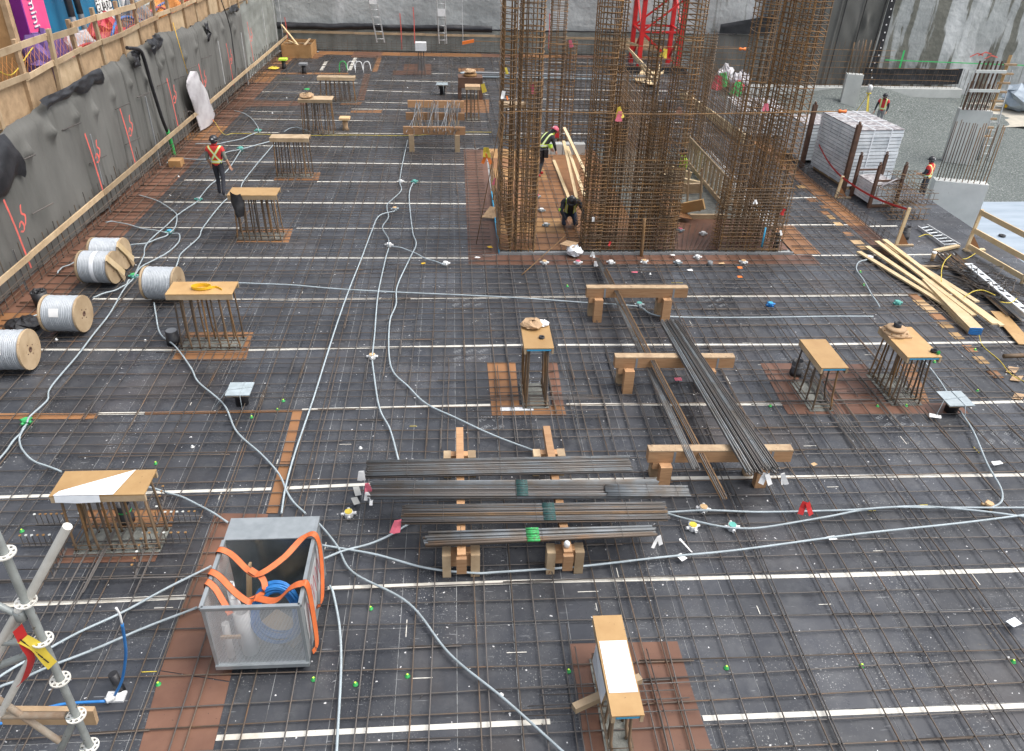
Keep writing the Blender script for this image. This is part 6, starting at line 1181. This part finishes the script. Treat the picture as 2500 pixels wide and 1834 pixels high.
for lab, pts in [('yellow rope hanging round the start of the bar pile', [(600, 355), (565, 390), (545, 440), (542, 515)]), ('yellow rope tied over the bar pile', [(680, 610), (740, 575), (800, 570), (870, 600)]), ('yellow rope knotted on the aluminium beam', [(900, 640), (960, 645), (1000, 620)]), ('yellow rope on the guardrail foot', [(670, 380), (700, 375), (750, 345)]), ('yellow rope on the ladder', [(405, 245), (450, 230), (490, 240)])]:
    tag(MB().tube(smooth_path([D(*zp(*q), .34) if 'ladder' not in lab else D(*zp(*q), .12) for q in pts], 5), .011, 6).build('rope', 'yellow'), lab, 'rope')
q = D(*zp(485, 388)); cu = thing('paper_cup', 'paper cup standing on the slab by the bent bars', 'cup', q); MB().lathe(q, (0, 0, 1), [(.001, 0), (.045, 0), (.06, .22), (.001, .22)], 14).build('cup', 'tan', cu); MB().lathe(q+(0, 0, .22), (0, 0, 1), [(.064, 0), (.064, .025), (.05, .035), (.001, .035)], 14).build('lid', 'paper', cu)
o = MB().hexa([D(2425, 640, -1.5), D(2520, 735, -1.5), D(2560, 700, -1.5), D(2470, 622, -1.5), D(2420, 636, -.9), D(2520, 726, -.9), D(2560, 690, -.9), D(2470, 618, -.9)]).build('red_skip', mat('dull_red', (.36, .09, .08), .6, (.28, .07, .06), 2).name); tag(o, 'dull red steel skip on the white sheet below the guardrail', 'skip')
q = D(2446, 577, -1.88); tag(MB().lathe(q, (0, 0, 1), [(.04, 0), (.12, 0), (.12, .05), (.04, .05), (.04, 0)], 12).build('dark_ring', 'black'), 'small dark ring lying on the white sheet', 'ring')
lone_bar('bundle of short brown bars poking in at the slab edge', [D(2450, 870, .1), D(2560, 866, .14)], .05, 'rebar_core')
for px, py in [(2470, 905), (2480, 925), (2485, 970)]: tag(sheet('cardboard_scrap', [(px-16, py+6), (px+8, py+9), (px+18, py-4), (px-8, py-8)], 'cardboard', .03), None, None)
for o in list(deck.children):
    if o.name.startswith('cardboard_scrap'): o.parent = None; o.matrix_parent_inverse = Matrix.Identity(4); tag(o, 'torn piece of cardboard on the deck near the slab edge', 'cardboard', 'cardboard scraps near the slab edge')

# ================================================================== UPPER LEVEL, LEFT: fence, containers
up = struct(grid(np.linspace(-60, -10.42, 20), np.linspace(0, 60, 30), lambda U, V: (U+.019*(V-16)*(U > -10.6), V, 3.3+.05*noise2(U, V, 71, 3))).build('upper_ground', 'earth'))
fx = lambda Y: WX(Y)-.10
fn = thing('timber_fence', 'weathered timber guard fence with netting along the top of the excavation', 'fence', (-10.6, 30, 3.3))
Y = 17.4
k = 0
while Y < 48:
    x_ = fx(Y); MB().beam((x_, Y, 3.1), (x_+random.gauss(0, .05), Y+random.gauss(0, .05), 5.0+random.uniform(-.05, .15)), .14, .09, (1, 0, 0)).build('post', 'lumber_old' if random.random() < .4 else 'lumber', fn)
    Y2 = Y+1.55
    for z, h in ((4.78, .15), (4.15, .13)): MB().beam((fx(Y)+.06+.02*(k % 2), Y-.1, z+random.gauss(0, .04)), (fx(Y2)+.06+.02*(k % 2), Y2+.1, z+random.gauss(0, .04)), .045, h).build('rail', random.choice(('lumber', 'lumber_old', 'lumber')), fn)
    MB().obox((fx(Y)-.02, Y+.77, 3.62), (.015, 0, 0), (.0, .76, 0), (0, 0, .42)).build('kick_board', 'lumber_old' if k % 3 else 'lumber', fn)
    Y = Y2; k += 1
# netting: crossing strands
nt = MB()
for i in range(150):
    y0 = 17.6+i*.2; nt.tube([(fx(y0)-.06, y0, 4.05), (fx(y0)-.06+.03*math.sin(i), y0+.4, 4.72-.2*math.sin(i*.35)**2)], .0045, 4); nt.tube([(fx(y0)-.07, y0+.4, 4.05), (fx(y0)-.07, y0, 4.70-.2*math.sin(i*.35)**2)], .0045, 4)
nt.build('netting', 'net', fn)['kind'] = 'stuff'
for i, (ya, yb, m, z) in enumerate([(18.5, 21.5, 'blue', 4.35), (20.5, 24, 'pink', 4.25), (23, 27, 'bag_white', 4.1), (24, 29, 'hose_red', 4.3), (27, 32, 'blue', 4.6), (30, 35, 'pink', 4.5), (33, 37, 'hose_red', 4.35), (19, 22, 'yellow', 4.9), (35, 39, 'hose_red', 4.6), (26, 30, 'net_purple', 4.45)]):
    lab = ['blue hose along the fence by the magenta container', 'pink hose looped behind the fence', 'white hose behind the fence boards', 'red hose drooping behind the fence', 'blue hose behind the far fence', 'pink hose on the far fence', 'coiled red hose behind the fence', 'yellow cord tied along the fence rail', 'red hose at the far end of the fence', 'purple net cord along the fence'][i]
    tag(MB().tube(smooth_path([(fx(y_)-.35+.1*math.sin(y_*2), y_, z-.5+.3*math.sin(y_*1.7+i)) for y_ in np.linspace(ya, yb, 8)], 4), .045 if 'hose' in lab else .015, 7).build('hose', m), lab, 'hose')
for i, (y_, m, s, lab) in enumerate([(19.0, 'orange', .3, 'orange netting heap behind the near fence post'), (25.6, 'bag_white', .4, 'white sheet heap behind the fence'), (27.6, 'hose_red', .45, 'dark red heap behind the fence'), (30.2, 'grey_mid', .5, 'grey crate heap behind the fence'), (33.2, 'net', .45, 'orange heap behind the fence'), (36.8, 'orange', .45, 'orange barrier heap far along the fence'), (23.4, 'net_purple', .5, 'purple netting heap behind the fence')]):
    crumple('netting_heap', lab, 'netting', (fx(y_)-.75, y_, 3.3), s*1.4, m, 200+i, 1.6)
# storage container, magenta door end
def atx(px, py, X): return AX(px, py, X)
mc = thing('storage_container', 'purple storage container with a bright magenta end behind the fence', 'container', (-13.5, 24, 3.3))
MB().box(-17, -12.1, 24.8, 26.2, 3.3, 6.6).build('body', 'purple', mc); MB().box(-12.095, -12.05, 24.78, 26.2, 3.35, 6.55).build('door', 'magenta', mc)
for i in range(9): MB().box(-16.7+.55*i, -16.4+.55*i, 24.74, 24.8, 3.4, 6.5).build('rib', 'purple', mc)
q = AX(92, 42, -12.03); text_mesh('mini', .5, 'lettering', 'net_purple', mc, Matrix(((0, 0, 1, -12.042), (0, 1, 0, 25.35), (-1, 0, 0, 4.85), (0, 0, 0, 1))), .004); text_mesh('mini', .5, 'lettering', 'paper', mc, Matrix(((0, 0, 1, -12.035), (0, 1, 0, 25.38), (-1, 0, 0, 4.88), (0, 0, 0, 1))), .004)
bc = thing('storage_container', 'blue storage container with a printed white notice behind the fence', 'container', (-13.8, 30, 3.3))
MB().box(-20, -13.2, 27.6, 34.9, 3.3, 7.2).build('body', 'container_blue', bc)
for Y in (30.6, 33.2): MB().box(-13.199, -13.16, Y, Y+.06, 3.4, 7.1).build('door_seam', 'black', bc)
q = AX(258, 25, -13.15); sg = MB().box(-13.19, -13.16, q[1]-.72, q[1]+.72, q[2]-.85, q[2]+.85).build('notice', 'paper', bc)
for txt, dz, sz in (('STORM', .5, .46), ('GUARD', .12, .46), ('604 324', -.72, .36)): text_mesh(txt, sz, 'lettering', 'black', sg, Matrix(((0, 0, 1, -13.155), (1, 0, 0, q[1]), (0, 1, 0, q[2]+dz), (0, 0, 0, 1))), .002)
for i in range(3): MB().box(-13.158, -13.154, q[1]-.55, q[1]+.55, q[2]-.16-.1*i, q[2]-.12-.1*i).build('small_print', 'black', sg)
wbx = thing('site_building', 'pale grey building with an orange post behind the fence', 'building', (-14, 42, 3.3)); MB().box(-22, -13.6, 35.6, 58, 3.3, 9).build('wall', 'wall_pale', wbx); MB().box(-13.59, -13.3, 40.3, 41.3, 3.3, 8).build('post', 'yellow_strap', wbx); MB().box(-13.59, -13.5, 44, 46.5, 3.3, 6).build('door', 'grey_mid', wbx)
tb_ = thing('timber_hoarding', 'tan plywood hoarding with a timber edge post beside the magenta container', 'hoarding', (-11.6, 20.5, 3.3)); MB().box(-16, -11.62, 22.9, 22.98, 3.3, 7.5).build('panel', 'ply_old', tb_); MB().box(-11.61, -11.47, 22.85, 23.05, 3.3, 7.5).build('post', 'lumber_old', tb_)
for i, (py_, lab) in enumerate([(29.4, 'grey downpipe on the blue container wrapped in black tape'), (30.1, 'dark pipe on the blue container beside the downpipe')]):
    t = thing('downpipe', lab, 'pipe', (-12.8, py_, 3.3)); bar('pipe', (-12.7, py_, 3.5), (-12.9, py_, 7.2), .10, 'alu' if i == 0 else 'grey_mid', t, 10); bar('tape', (-12.74, py_, 4.2), (-12.80, py_, 5.4), .108, 'black', t, 10)
for i, y_ in enumerate((34.4, 35.0)): t = bar('white_pipe', (-12.8, y_, 3.3), (-13.0, y_-.1, 7.5), .11, 'plastic_white', None, 12); tag(t, ['white vertical pipe at the end of the blue container', 'second white pipe beside the end of the blue container'][i], 'pipe')
# hanging things on the left wall
def LWP(px, py, off=.3): d = ray(px, py); t = (-10.654+off)/(d[0]-.019*d[1]); return EYE+d*t
hs_ = thing('black_hose', 'thick black hose hanging down the membrane wall into a green sleeve', 'hose', LWP(430, 395, .4)); P = [LWP(310, 117), LWP(340, 122), LWP(352, 145), LWP(372, 215), LWP(396, 290), LWP(408, 320)]
MB().tube(smooth_path(P, 5), .055, 10).build('hose', 'black', hs_); MB().tube(smooth_path([LWP(408, 318), LWP(418, 350), LWP(428, 388)], 4), .065, 10).build('green_sleeve', 'green_bright', hs_); q = D(432, 405); MB().box(q[0]-.2, q[0]+.2, q[1]-.2, q[1]+.2, 0, .22).build('timber_box', 'ply_old', hs_)
hgb = thing('hanging_bag', 'long translucent white bag hanging on the membrane wall', 'bag', LWP(480, 240, .4)); Lp = smooth_path([LWP(*q, .40) for q in [(464, 174), (455, 202), (463, 235), (476, 275), (490, 320)]], 6); Rp = smooth_path([LWP(*q, .40) for q in [(478, 174), (486, 192), (497, 210), (512, 245), (525, 280)]], 6)
g = MB(); n_ = 14; vs = []
for k_, (a, c) in enumerate(zip(Lp, Rp)):
    for j in range(n_):
        u = (j/(n_/2-1)) if j < n_/2 else (n_-1-j)/(n_/2-1); s = 1 if j < n_/2 else -.3; vs.append(a+(c-a)*u+np.array((s*.16*math.sin(math.pi*u)+.03*math.sin(k_*.5+u*7)*(s > 0), 0, 0)))
g.add(vs, [(i*n_+j, i*n_+(j+1) % n_, (i+1)*n_+(j+1) % n_, (i+1)*n_+j) for i in range(len(Lp)-1) for j in range(n_)], True).build('bag', 'bag_white', hgb); MB().tube([LWP(422, 55, .3), LWP(458, 180, .45)], .012, 5).build('cord', 'yellow_strap', hgb)
MB().tube(smooth_path([LWP(518, 290, .5), LWP(522, 297, .8)], 3), .012, 5).build('cord', 'orange', hgb)
tag(MB().tube(smooth_path([LWP(540, 0), LWP(560, 60), LWP(568, 110), LWP(575, 180), LWP(562, 215), LWP(540, 225)], 5), .022, 8).build('black_cable', 'black'), 'black cable hanging from the far fence down the membrane wall', 'cable')
tag(MB().tube(smooth_path([LWP(455, 285, .35), LWP(460, 272, .45), LWP(470, 275, .45), LWP(472, 290, .4)], 4), .012, 6).build('bent_wire', 'rebar_dark'), 'bent wire loop at the ledger board', 'wire')
bu = thing('bucket', 'black bucket full of dark fittings by the wall and the labelled reel', 'bucket', D(106, 750)); q = D(106, 752); MB().lathe(q, (0, 0, 1), [(.001, 0), (.14, 0), (.17, .42), (.155, .42), (.14, .36), (.001, .36)], 20).build('pail', 'black', bu); MB().tube(smooth_path([q+(-.17, 0, .4), q+(.0, -.12, .32), q+(.17, 0, .4)], 5), .006, 5).build('handle', 'steel_galv', bu)
for k in range(14): a = random.uniform(0, 6.28); p = q+np.array((.09*math.cos(a), .09*math.sin(a), .38+random.uniform(0, .05))); MB().lathe(p, (random.gauss(0, 1), random.gauss(0, 1), .6), [(.02, 0), (.035, 0), (.035, .05), (.02, .05), (.02, 0)], 8).build('fitting', 'black', bu)
crumple('black_bag', 'crumpled black plastic bag beside the reel with the plain flange', 'bag', D(60, 805), .36, 'black', 15, .6, 16, 10)
q = D(1355+50, 612); 
crumple('white_plastic_bag', 'white plastic bag of paper slumped at the core edge', 'bag', (3.15, 19.18, .02), .24, 'wrap', 17, 1.0, 14, 9)
tag(MB().poly([(2.75, 19.30, .30), (3.1, 19.12, .28), (3.25, 19.3, .34), (2.95, 19.42, .36)], .01).build('cardboard_scrap', 'cardboard'), 'torn cardboard beside the white bag at the core edge', 'cardboard')
q = D(1205, 535); tag(MB().poly([(q[0]-.35, q[1]-.15, .12), (q[0]+.05, q[1]-.2, .10), (q[0]+.25, q[1]+.15, .28), (q[0]-.1, q[1]+.2, .32)], .02).build('cardboard_box', 'cardboard'), 'flattened cardboard against the foot of the outer corner cage', 'cardboard')

# ================================================================== REAR: corner box, post sign, ladders, crane, pipes
bx_ = thing('corner_shutter', 'open plywood box shutter with timber braces in the rear corner', 'formwork', (-8.2, 46, 0)); a, c = D(690, 142), D(762, 142); x0, x1 = a[0], c[0]; y0 = a[1]; y1 = y0+1.9
for (p0, p1) in (((x0, y0), (x1, y0)), ((x1, y0), (x1, y1)), ((x0, y1), (x1, y1)), ((x0, y0), (x0, y1))): MB().beam((*p0, .34), (*p1, .34), .03, .66).build('side', 'ply_old', bx_)
MB().beam((x0, y0+.9, .62), (x1, y0+.9, .62), .09, .05).build('brace', 'lumber', bx_); MB().beam((x0+.1, y0+1.7, .6), (x0+.9, y0+.1, .66), .09, .05).build('brace', 'lumber_fresh', bx_); MB().beam((x0-.2, y0+1.8, 1.4), (x0+.8, y0+.5, .6), .09, .05).build('brace', 'lumber_fresh', bx_); MB().beam((x0+1.25, y0, .69), (x0+1.25, y1, .69), .09, .05).build('brace', 'lumber', bx_)
t = thing('post_sign', 'slender cage of bars with a white box on top near the rear wall', 'post', (-1.63, 41.7, 0)); zt = UP(-1.63, 41.7, 122)
for dx, dy in ((-.12, -.1), (.12, -.1), (.12, .1), (-.12, .1), (0, -.1), (0, .1)): bar('bar', (-1.63+dx*1.6, 41.7+dy, 0), (-1.63+dx, 41.7+dy, zt), .018, 'rebar_dark', t, 6)
MB().box(-1.9, -1.36, 41.5, 41.9, zt-.02, zt+.36).build('box', 'plastic_white', t)
for i, (px, pz, lab) in enumerate([(921, 103, 'tall ladder against the rear wall with a notice high on it'), (1072, 106, 'tall ladder against the rear wall with a notice lower down')]):
    q = AY(px, pz, 48.0); t = thing('ladder', lab, 'ladder', (q[0], 47.9, q[2])); dx = -.45 if i == 0 else -.1
    for s in (0, .42): MB().beam((q[0]+s, 47.9, q[2]), (q[0]+s+dx*2, 48.1, q[2]+6), .03, .07).build('stile', 'alu', t)
    for k in range(16): f = (k+.5)/16; MB().tube([(q[0]+dx*2*f, 47.9+.2*f, q[2]+6*f), (q[0]+.42+dx*2*f, 47.9+.2*f, q[2]+6*f)], .02, 6).build('rung', 'alu', t)
    f = .33 if i == 0 else .24; MB().box(q[0]+dx*2*f, q[0]+.42+dx*2*f, 47.86, 47.88, q[2]+6*f, q[2]+6*f+.38).build('notice', 'paper', t)
cr = thing('tower_crane_mast', 'bright red lattice crane mast rising behind the core', 'crane', (11, 43, 0)); a = D(1557, 176); X0, Y0 = a[0], a[1]; Wc = 2.1
for dx in (0, Wc):
    for dy in (0, Wc): MB().box(X0+dx-.11, X0+dx+.11, Y0+dy-.11, Y0+dy+.11, -.2, 8).build('chord', 'crane_red', cr)
def cb(a, c, w=.09): MB().beam(a, c, w, w).build('lacing', 'crane_red', cr)
zs = [.3, 2.0, 3.6, 5.2, 6.8]
for k, (za, zb_) in enumerate(zip(zs[:-1], zs[1:])):
    for (p0, p1) in (((X0, Y0), (X0+Wc, Y0)), ((X0+Wc, Y0), (X0+Wc, Y0+Wc)), ((X0, Y0+Wc), (X0+Wc, Y0+Wc)), ((X0, Y0), (X0, Y0+Wc))):
        mid = (np.array(p0)+np.array(p1))/2; zm = (za+zb_)/2
        if k % 2: cb((*p0, za), (*p1, zb_))
        else: cb((*p1, za), (*p0, zb_))
        cb((*p0, zb_), (*p1, zb_), .10)
for dx in (0, Wc): MB().lathe((X0+dx, Y0-.13, 3.6), (0, -1, 0), [(.001, 0), (.09, 0), (.09, .06), (.001, .06)], 10).build('joint_pin', 'steel_brown', cr)
MB().box(X0-1.6, X0+Wc+.4, Y0-.5, Y0-.3, 0.004, .35).build('base_sheet', 'membrane_black', cr)
tf = thing('crane_well_guard', 'pale timber guard rails and sheets around the crane opening', 'guardrail', (X0-1, Y0-2, 0))
for a, c, w in [((1535, 120, 1.1), (1605, 195, 1.0), .14), ((1545, 135, .6), (1600, 205, .5), .14), ((1505, 95, 1.3), (1560, 112, 1.3), .12), ((1500, 112, .8), (1660, 118, .9), .14), ((1610, 160, 1.0), (1606, 235, .0), .1), ((1620, 175, .9), (1600, 190, 1.0), .1)]: MB().beam(D(*a), D(*c), .05, w).build('rail', 'lumber_fresh', tf)
MB().poly([D(1548, 205), D(1600, 222), D(1604, 185), D(1570, 175)], .02).build('sheet', 'lumber_fresh', tf); tf.children[-1].location.z = .2
for i in range(5): MB().beam(D(1505, 100+5*i, .9-.1*i), D(1668, 102+5*i, .9-.1*i), .05, .10).build('board', 'lumber', tf)
MB().poly([D(1585, 112, .8), D(1655, 112, .8), D(1655, 98, 1.2), D(1585, 98, 1.2)], .02).build('blue_sheet', 'conduit', tf)
for i, (px, py, m, s, lab) in enumerate([(1765, 205, 'bag_white', .5, 'white bulk bag with red straps beyond the crane'), (1805, 222, 'bag_white', .5, 'white bulk bag with green trim beyond the crane'), (1798, 232, 'hose_red', .35, 'dark red canister between the bulk bags')]):
    q = D(px, py); crumple('bulk_bag', lab, 'bag', q, s, m, 300+i, 1.5)
for px, py, m, lab in [(1755, 185, 'hose_red', 'red strap over the first bulk bag'), (1765, 178, 'green_bright', 'green strap over the first bulk bag'), (1805, 200, 'green_bright', 'green strap over the second bulk bag')]: rag(lab, AY(px, py, 34.5), .6, m, 'bag_strap', 'strap', 400+px)
tm = thing('slab_edge_timber', 'long timber upstand running along the slab edge past the bulk bags', 'timber', (11.5, 33, 0)); MB().beam((10.6, 37.5, .25), (11.2, 29.8, .25), .08, .35).build('board', 'lumber_fresh', tm)
pl_ = thing('pipe_rack', 'stack of long grey pipes lying behind the tall corner cage', 'pipes', (2, 38.5, 0)); q = D(1125, 192)
for i in range(9): z = .1+.09*(i//4); bar('pipe', (q[0]+.1*(i % 3), q[1]+.16*(i % 4)+.05, z), (q[0]+9+.3*(i % 3), q[1]+.16*(i % 4)-.2, z), .055, 'grey_mid' if i % 3 else 'conduit', pl_, 8)
gm_ = thing('cutting_machine', 'brown rusty bar bending machine near the far cage', 'machine', D(1148, 238)); q = D(1148, 240); MB().box(q[0]-.55, q[0]+.55, q[1]-.3, q[1]+.5, .5, .95).build('body', 'steel_brown', gm_); MB().lathe(q+(0, .1, .95), (0, 0, 1), [(.001, 0), (.3, 0), (.3, .1), (.001, .12)], 16).build('turntable', 'rust_end', gm_)
for dx in (-.48, .48): MB().box(q[0]+dx-.08, q[0]+dx+.08, q[1]-.28, q[1]-.1, 0, .5).build('leg', 'steel_brown', gm_); MB().box(q[0]+dx-.08, q[0]+dx+.08, q[1]+.28, q[1]+.46, 0, .5).build('leg', 'steel_brown', gm_)
crumple('cardboard', 'cardboard packing on the bending machine', 'cardboard', (q[0], q[1]+.1, 1.07), .3, 'cardboard', 18)
rag('yellow ratchet strap on the small rear column starter', AY(1180, 205, 33), .35, 'yellow', 'ratchet_strap', 'strap', 55)
for i, (px, py, lab) in enumerate([(694, 168, 'black capped sleeve with a lime top near the corner box'), (743, 180, 'black sleeve with a grey top near the corner box'), (844, 318, 'tan box on a black sleeve beside the cardboard column')]):
    q = D(px, py); t = thing('sleeve', lab, 'sleeve', q); MB().lathe(q, (0, 0, 1), [(.001, 0), (.13, 0), (.1, .12), (.1, .42), (.001, .42)], 14).build('tube', 'black' if i < 2 else 'cardboard', t); MB().box(q[0]-.2, q[0]+.2, q[1]-.2, q[1]+.2, .42, .5).build('cap', ('lime', 'grey_mid', 'tan')[i], t)
wc = thing('wire_chair', 'white wire bracket standing on the deck near the corner box', 'bracket', D(855, 175)); q = D(858, 178)
for k in range(4): MB().tube(smooth_path([q+(-.6+.4*k, 0, 0), q+(-.55+.4*k, .1, .45), q+(-.3+.4*k, .1, .5), q+(-.2+.4*k, .0, .1)], 4), .025, 6).build('wire', 'plastic_white' if k else 'green_bright', wc)
crumple('yellow_rope_heap', 'small heap of yellow rope by the left wall', 'rope', D(668, 170), .3, 'yellow', 19, .4)

# ================================================================== SMALL LITTER ON THE DECK
def plug(px, py, m='green_bright'):
    q = D(px, py); t = thing('form_plug', 'green plastic cone plug standing on a black panel' if m == 'green_bright' else 'small white plastic plug standing on a black panel', 'plug', q, 0, 'green cone plugs on the deck' if m == 'green_bright' else 'white plugs on the deck')
    MB().lathe(q, (0, 0, 1), [(.001, .001), (.034, .001), (.034, .010), (.019, .014), (.016, .04), (.001, .041)], 12).build('cone', m, t)
    if m == 'green_bright': MB().disc(q+np.array((0, 0, .0415)), (0, 0, 1), .013, .005, 10).build('tip', 'lime', t)
for px, py in [(1388, 1640), (1773, 1632), (2103, 1627), (2473, 1617), (766, 1660), (868, 1672), (381, 1133), (387, 1672), (692, 980), (678, 1002), (615, 1020), (2281, 885), (2386, 956), (2213, 952), (2142, 993), (2212, 992), (1880, 992), (905, 1487), (995, 1652), (2380, 855), (1385, 700), (54, 1298), (2100, 665), (2108, 697)]: plug(px, py)
for px, py in [(138, 830), (355, 833), (1223, 1698), (256, 485), (330, 648), (470, 1092), (640, 968), (880, 1095), (415, 478), (436, 432), (1150+1230/2.815, 400+760/2.815), (740, 188), (700, 240), (1135, 236), (1060, 145), (1100, 145), (870, 150), (995, 215), (1108, 218), (732, 207), (665, 277)]: plug(px, py, 'plastic_white')
LIT = [('white paper tag on the deck beyond the block bench', 1662, 1370, .10, .14, 'paper'), ('white bar of tape on the deck near the block bench', 1672, 1342, .03, .3, 'paper'), ('white tag lying under the curved conduit', 2430, 1140, .18, .08, 'paper'), ('bent white tag under the sweeping conduit', 2028, 1323, .14, .08, 'paper'), ('folded white scrap alone on the far right panels', 2470, 1530, .16, .12, 'wrap'), ('grey tag below the bundle ends', 873, 1208, .10, .22, 'paper_dark'), ('grey tag lying apart from the bundle ends', 869, 1233, .10, .18, 'paper_dark'), ('white slip below the teal banded bundle', 907, 1234, .05, .2, 'paper'),
       ('red scrap by the middle trestle', 1654, 935, .14, .12, 'pink'), ('red scrap in front of the corner cage', 1805, 683, .12, .1, 'orange'), ('red scrap farther in front of the corner cage', 1805, 661, .12, .08, 'orange'), ('white note on the brown edge sheet', 1641, 630, .12, .08, 'paper'), ('white note on the black panel before the core', 1683, 667, .14, .1, 'paper'), ('tan label before the stair opening', 1760, 650, .16, .07, 'tan'), ('red and white label before the core', 1548, 672, .16, .07, 'pink'), ('white label under the blue-topped plate', 2280, 1025, .2, .12, 'paper'), ('orange block on the brown walkway sheets', 1196, 610, .12, .12, 'yellow_strap'), ('orange cone lying on black panels', 1034, 650, .1, .1, 'yellow_strap'), ('white card on the brown corner sheet', 1166, 636, .14, .08, 'paper'), ('tan scrap beside the thick bundle ends', 1985, 1142, .1, .07, 'tan'), ('white chalk patch on the brown infill sheet', 1262, 1000, .62, .14, 'wrap')]
for i, (lab, px, py, w, h, m) in enumerate(LIT):
    q = D(px, py); a = random.uniform(-.5, .5) if w < .5 else 0; cx_, sx_ = math.cos(a), math.sin(a); z = .075 if w < .5 else .0098
    pts = [q+np.array((cx_*u*w/2-sx_*v*h/2, sx_*u*w/2+cx_*v*h/2, z+(random.uniform(0, .025) if w < .5 else 0))) for u, v in ((-1, -1), (1, -1), (1, 1), (-1, 1))]
    tag(MB().poly(pts, .003).build('paper_scrap', m), lab, 'scrap')
for i, (px, py, z, s, m, lab) in enumerate([(883, 1160, .75, .26, 'paper', 'cluster of white tags on the bluish bundle ends'), (895, 1190, .68, .24, 'pink', 'red tag on the teal banded bundle ends'), (897, 1212, .62, .22, 'paper', 'white tag hanging below the bundle ends'), (972, 1280, .6, .30, 'pink', 'red and white tag on the rusty bundle end'), (1872, 1165, .62, .3, 'paper', 'white tag on the thick slanting bundle ends'), (1905, 1165, .55, .3, 'paper', 'pair of white tags beside the third trestle leg'), (1964, 1235, .3, .32, 'red', 'red striped tag tied on the upper conduit'), (1607, 1318, .4, .28, 'paper', 'white tag on the heavy ribbed bars'), (1448, 622, .3, .22, 'paper', 'white tag at the core end of the slim bundle'), (1453, 645, .25, .2, 'paper', 'second white tag below the core end of the slim bundle')]):
    rag(lab, D(px, py, z)+np.array((0, 0, .08)), s*.7, m, 'bundle_tag', 'tag', 500+i*3)
for k in range(22):   # tie-wire snips
    q = D(random.uniform(300, 2400), random.uniform(700, 1800)); 
    if q[1] > 18: continue
    a = random.uniform(0, 6.28); d_ = np.array((math.cos(a), math.sin(a), .1))*.05
    tag(MB().tube([q+(0, 0, .01)-d_*.5, q+(0.005, .01, .02), q+(0, 0, .03)+d_*.6], .0045, 4).build('wire_snip', 'alu' if k % 2 else 'rebar_dark'), 'bright snip of tie wire lying on the panels' if k % 2 else 'dark snip of tie wire lying on the panels', 'wire', 'bright wire snips' if k % 2 else 'dark wire snips')
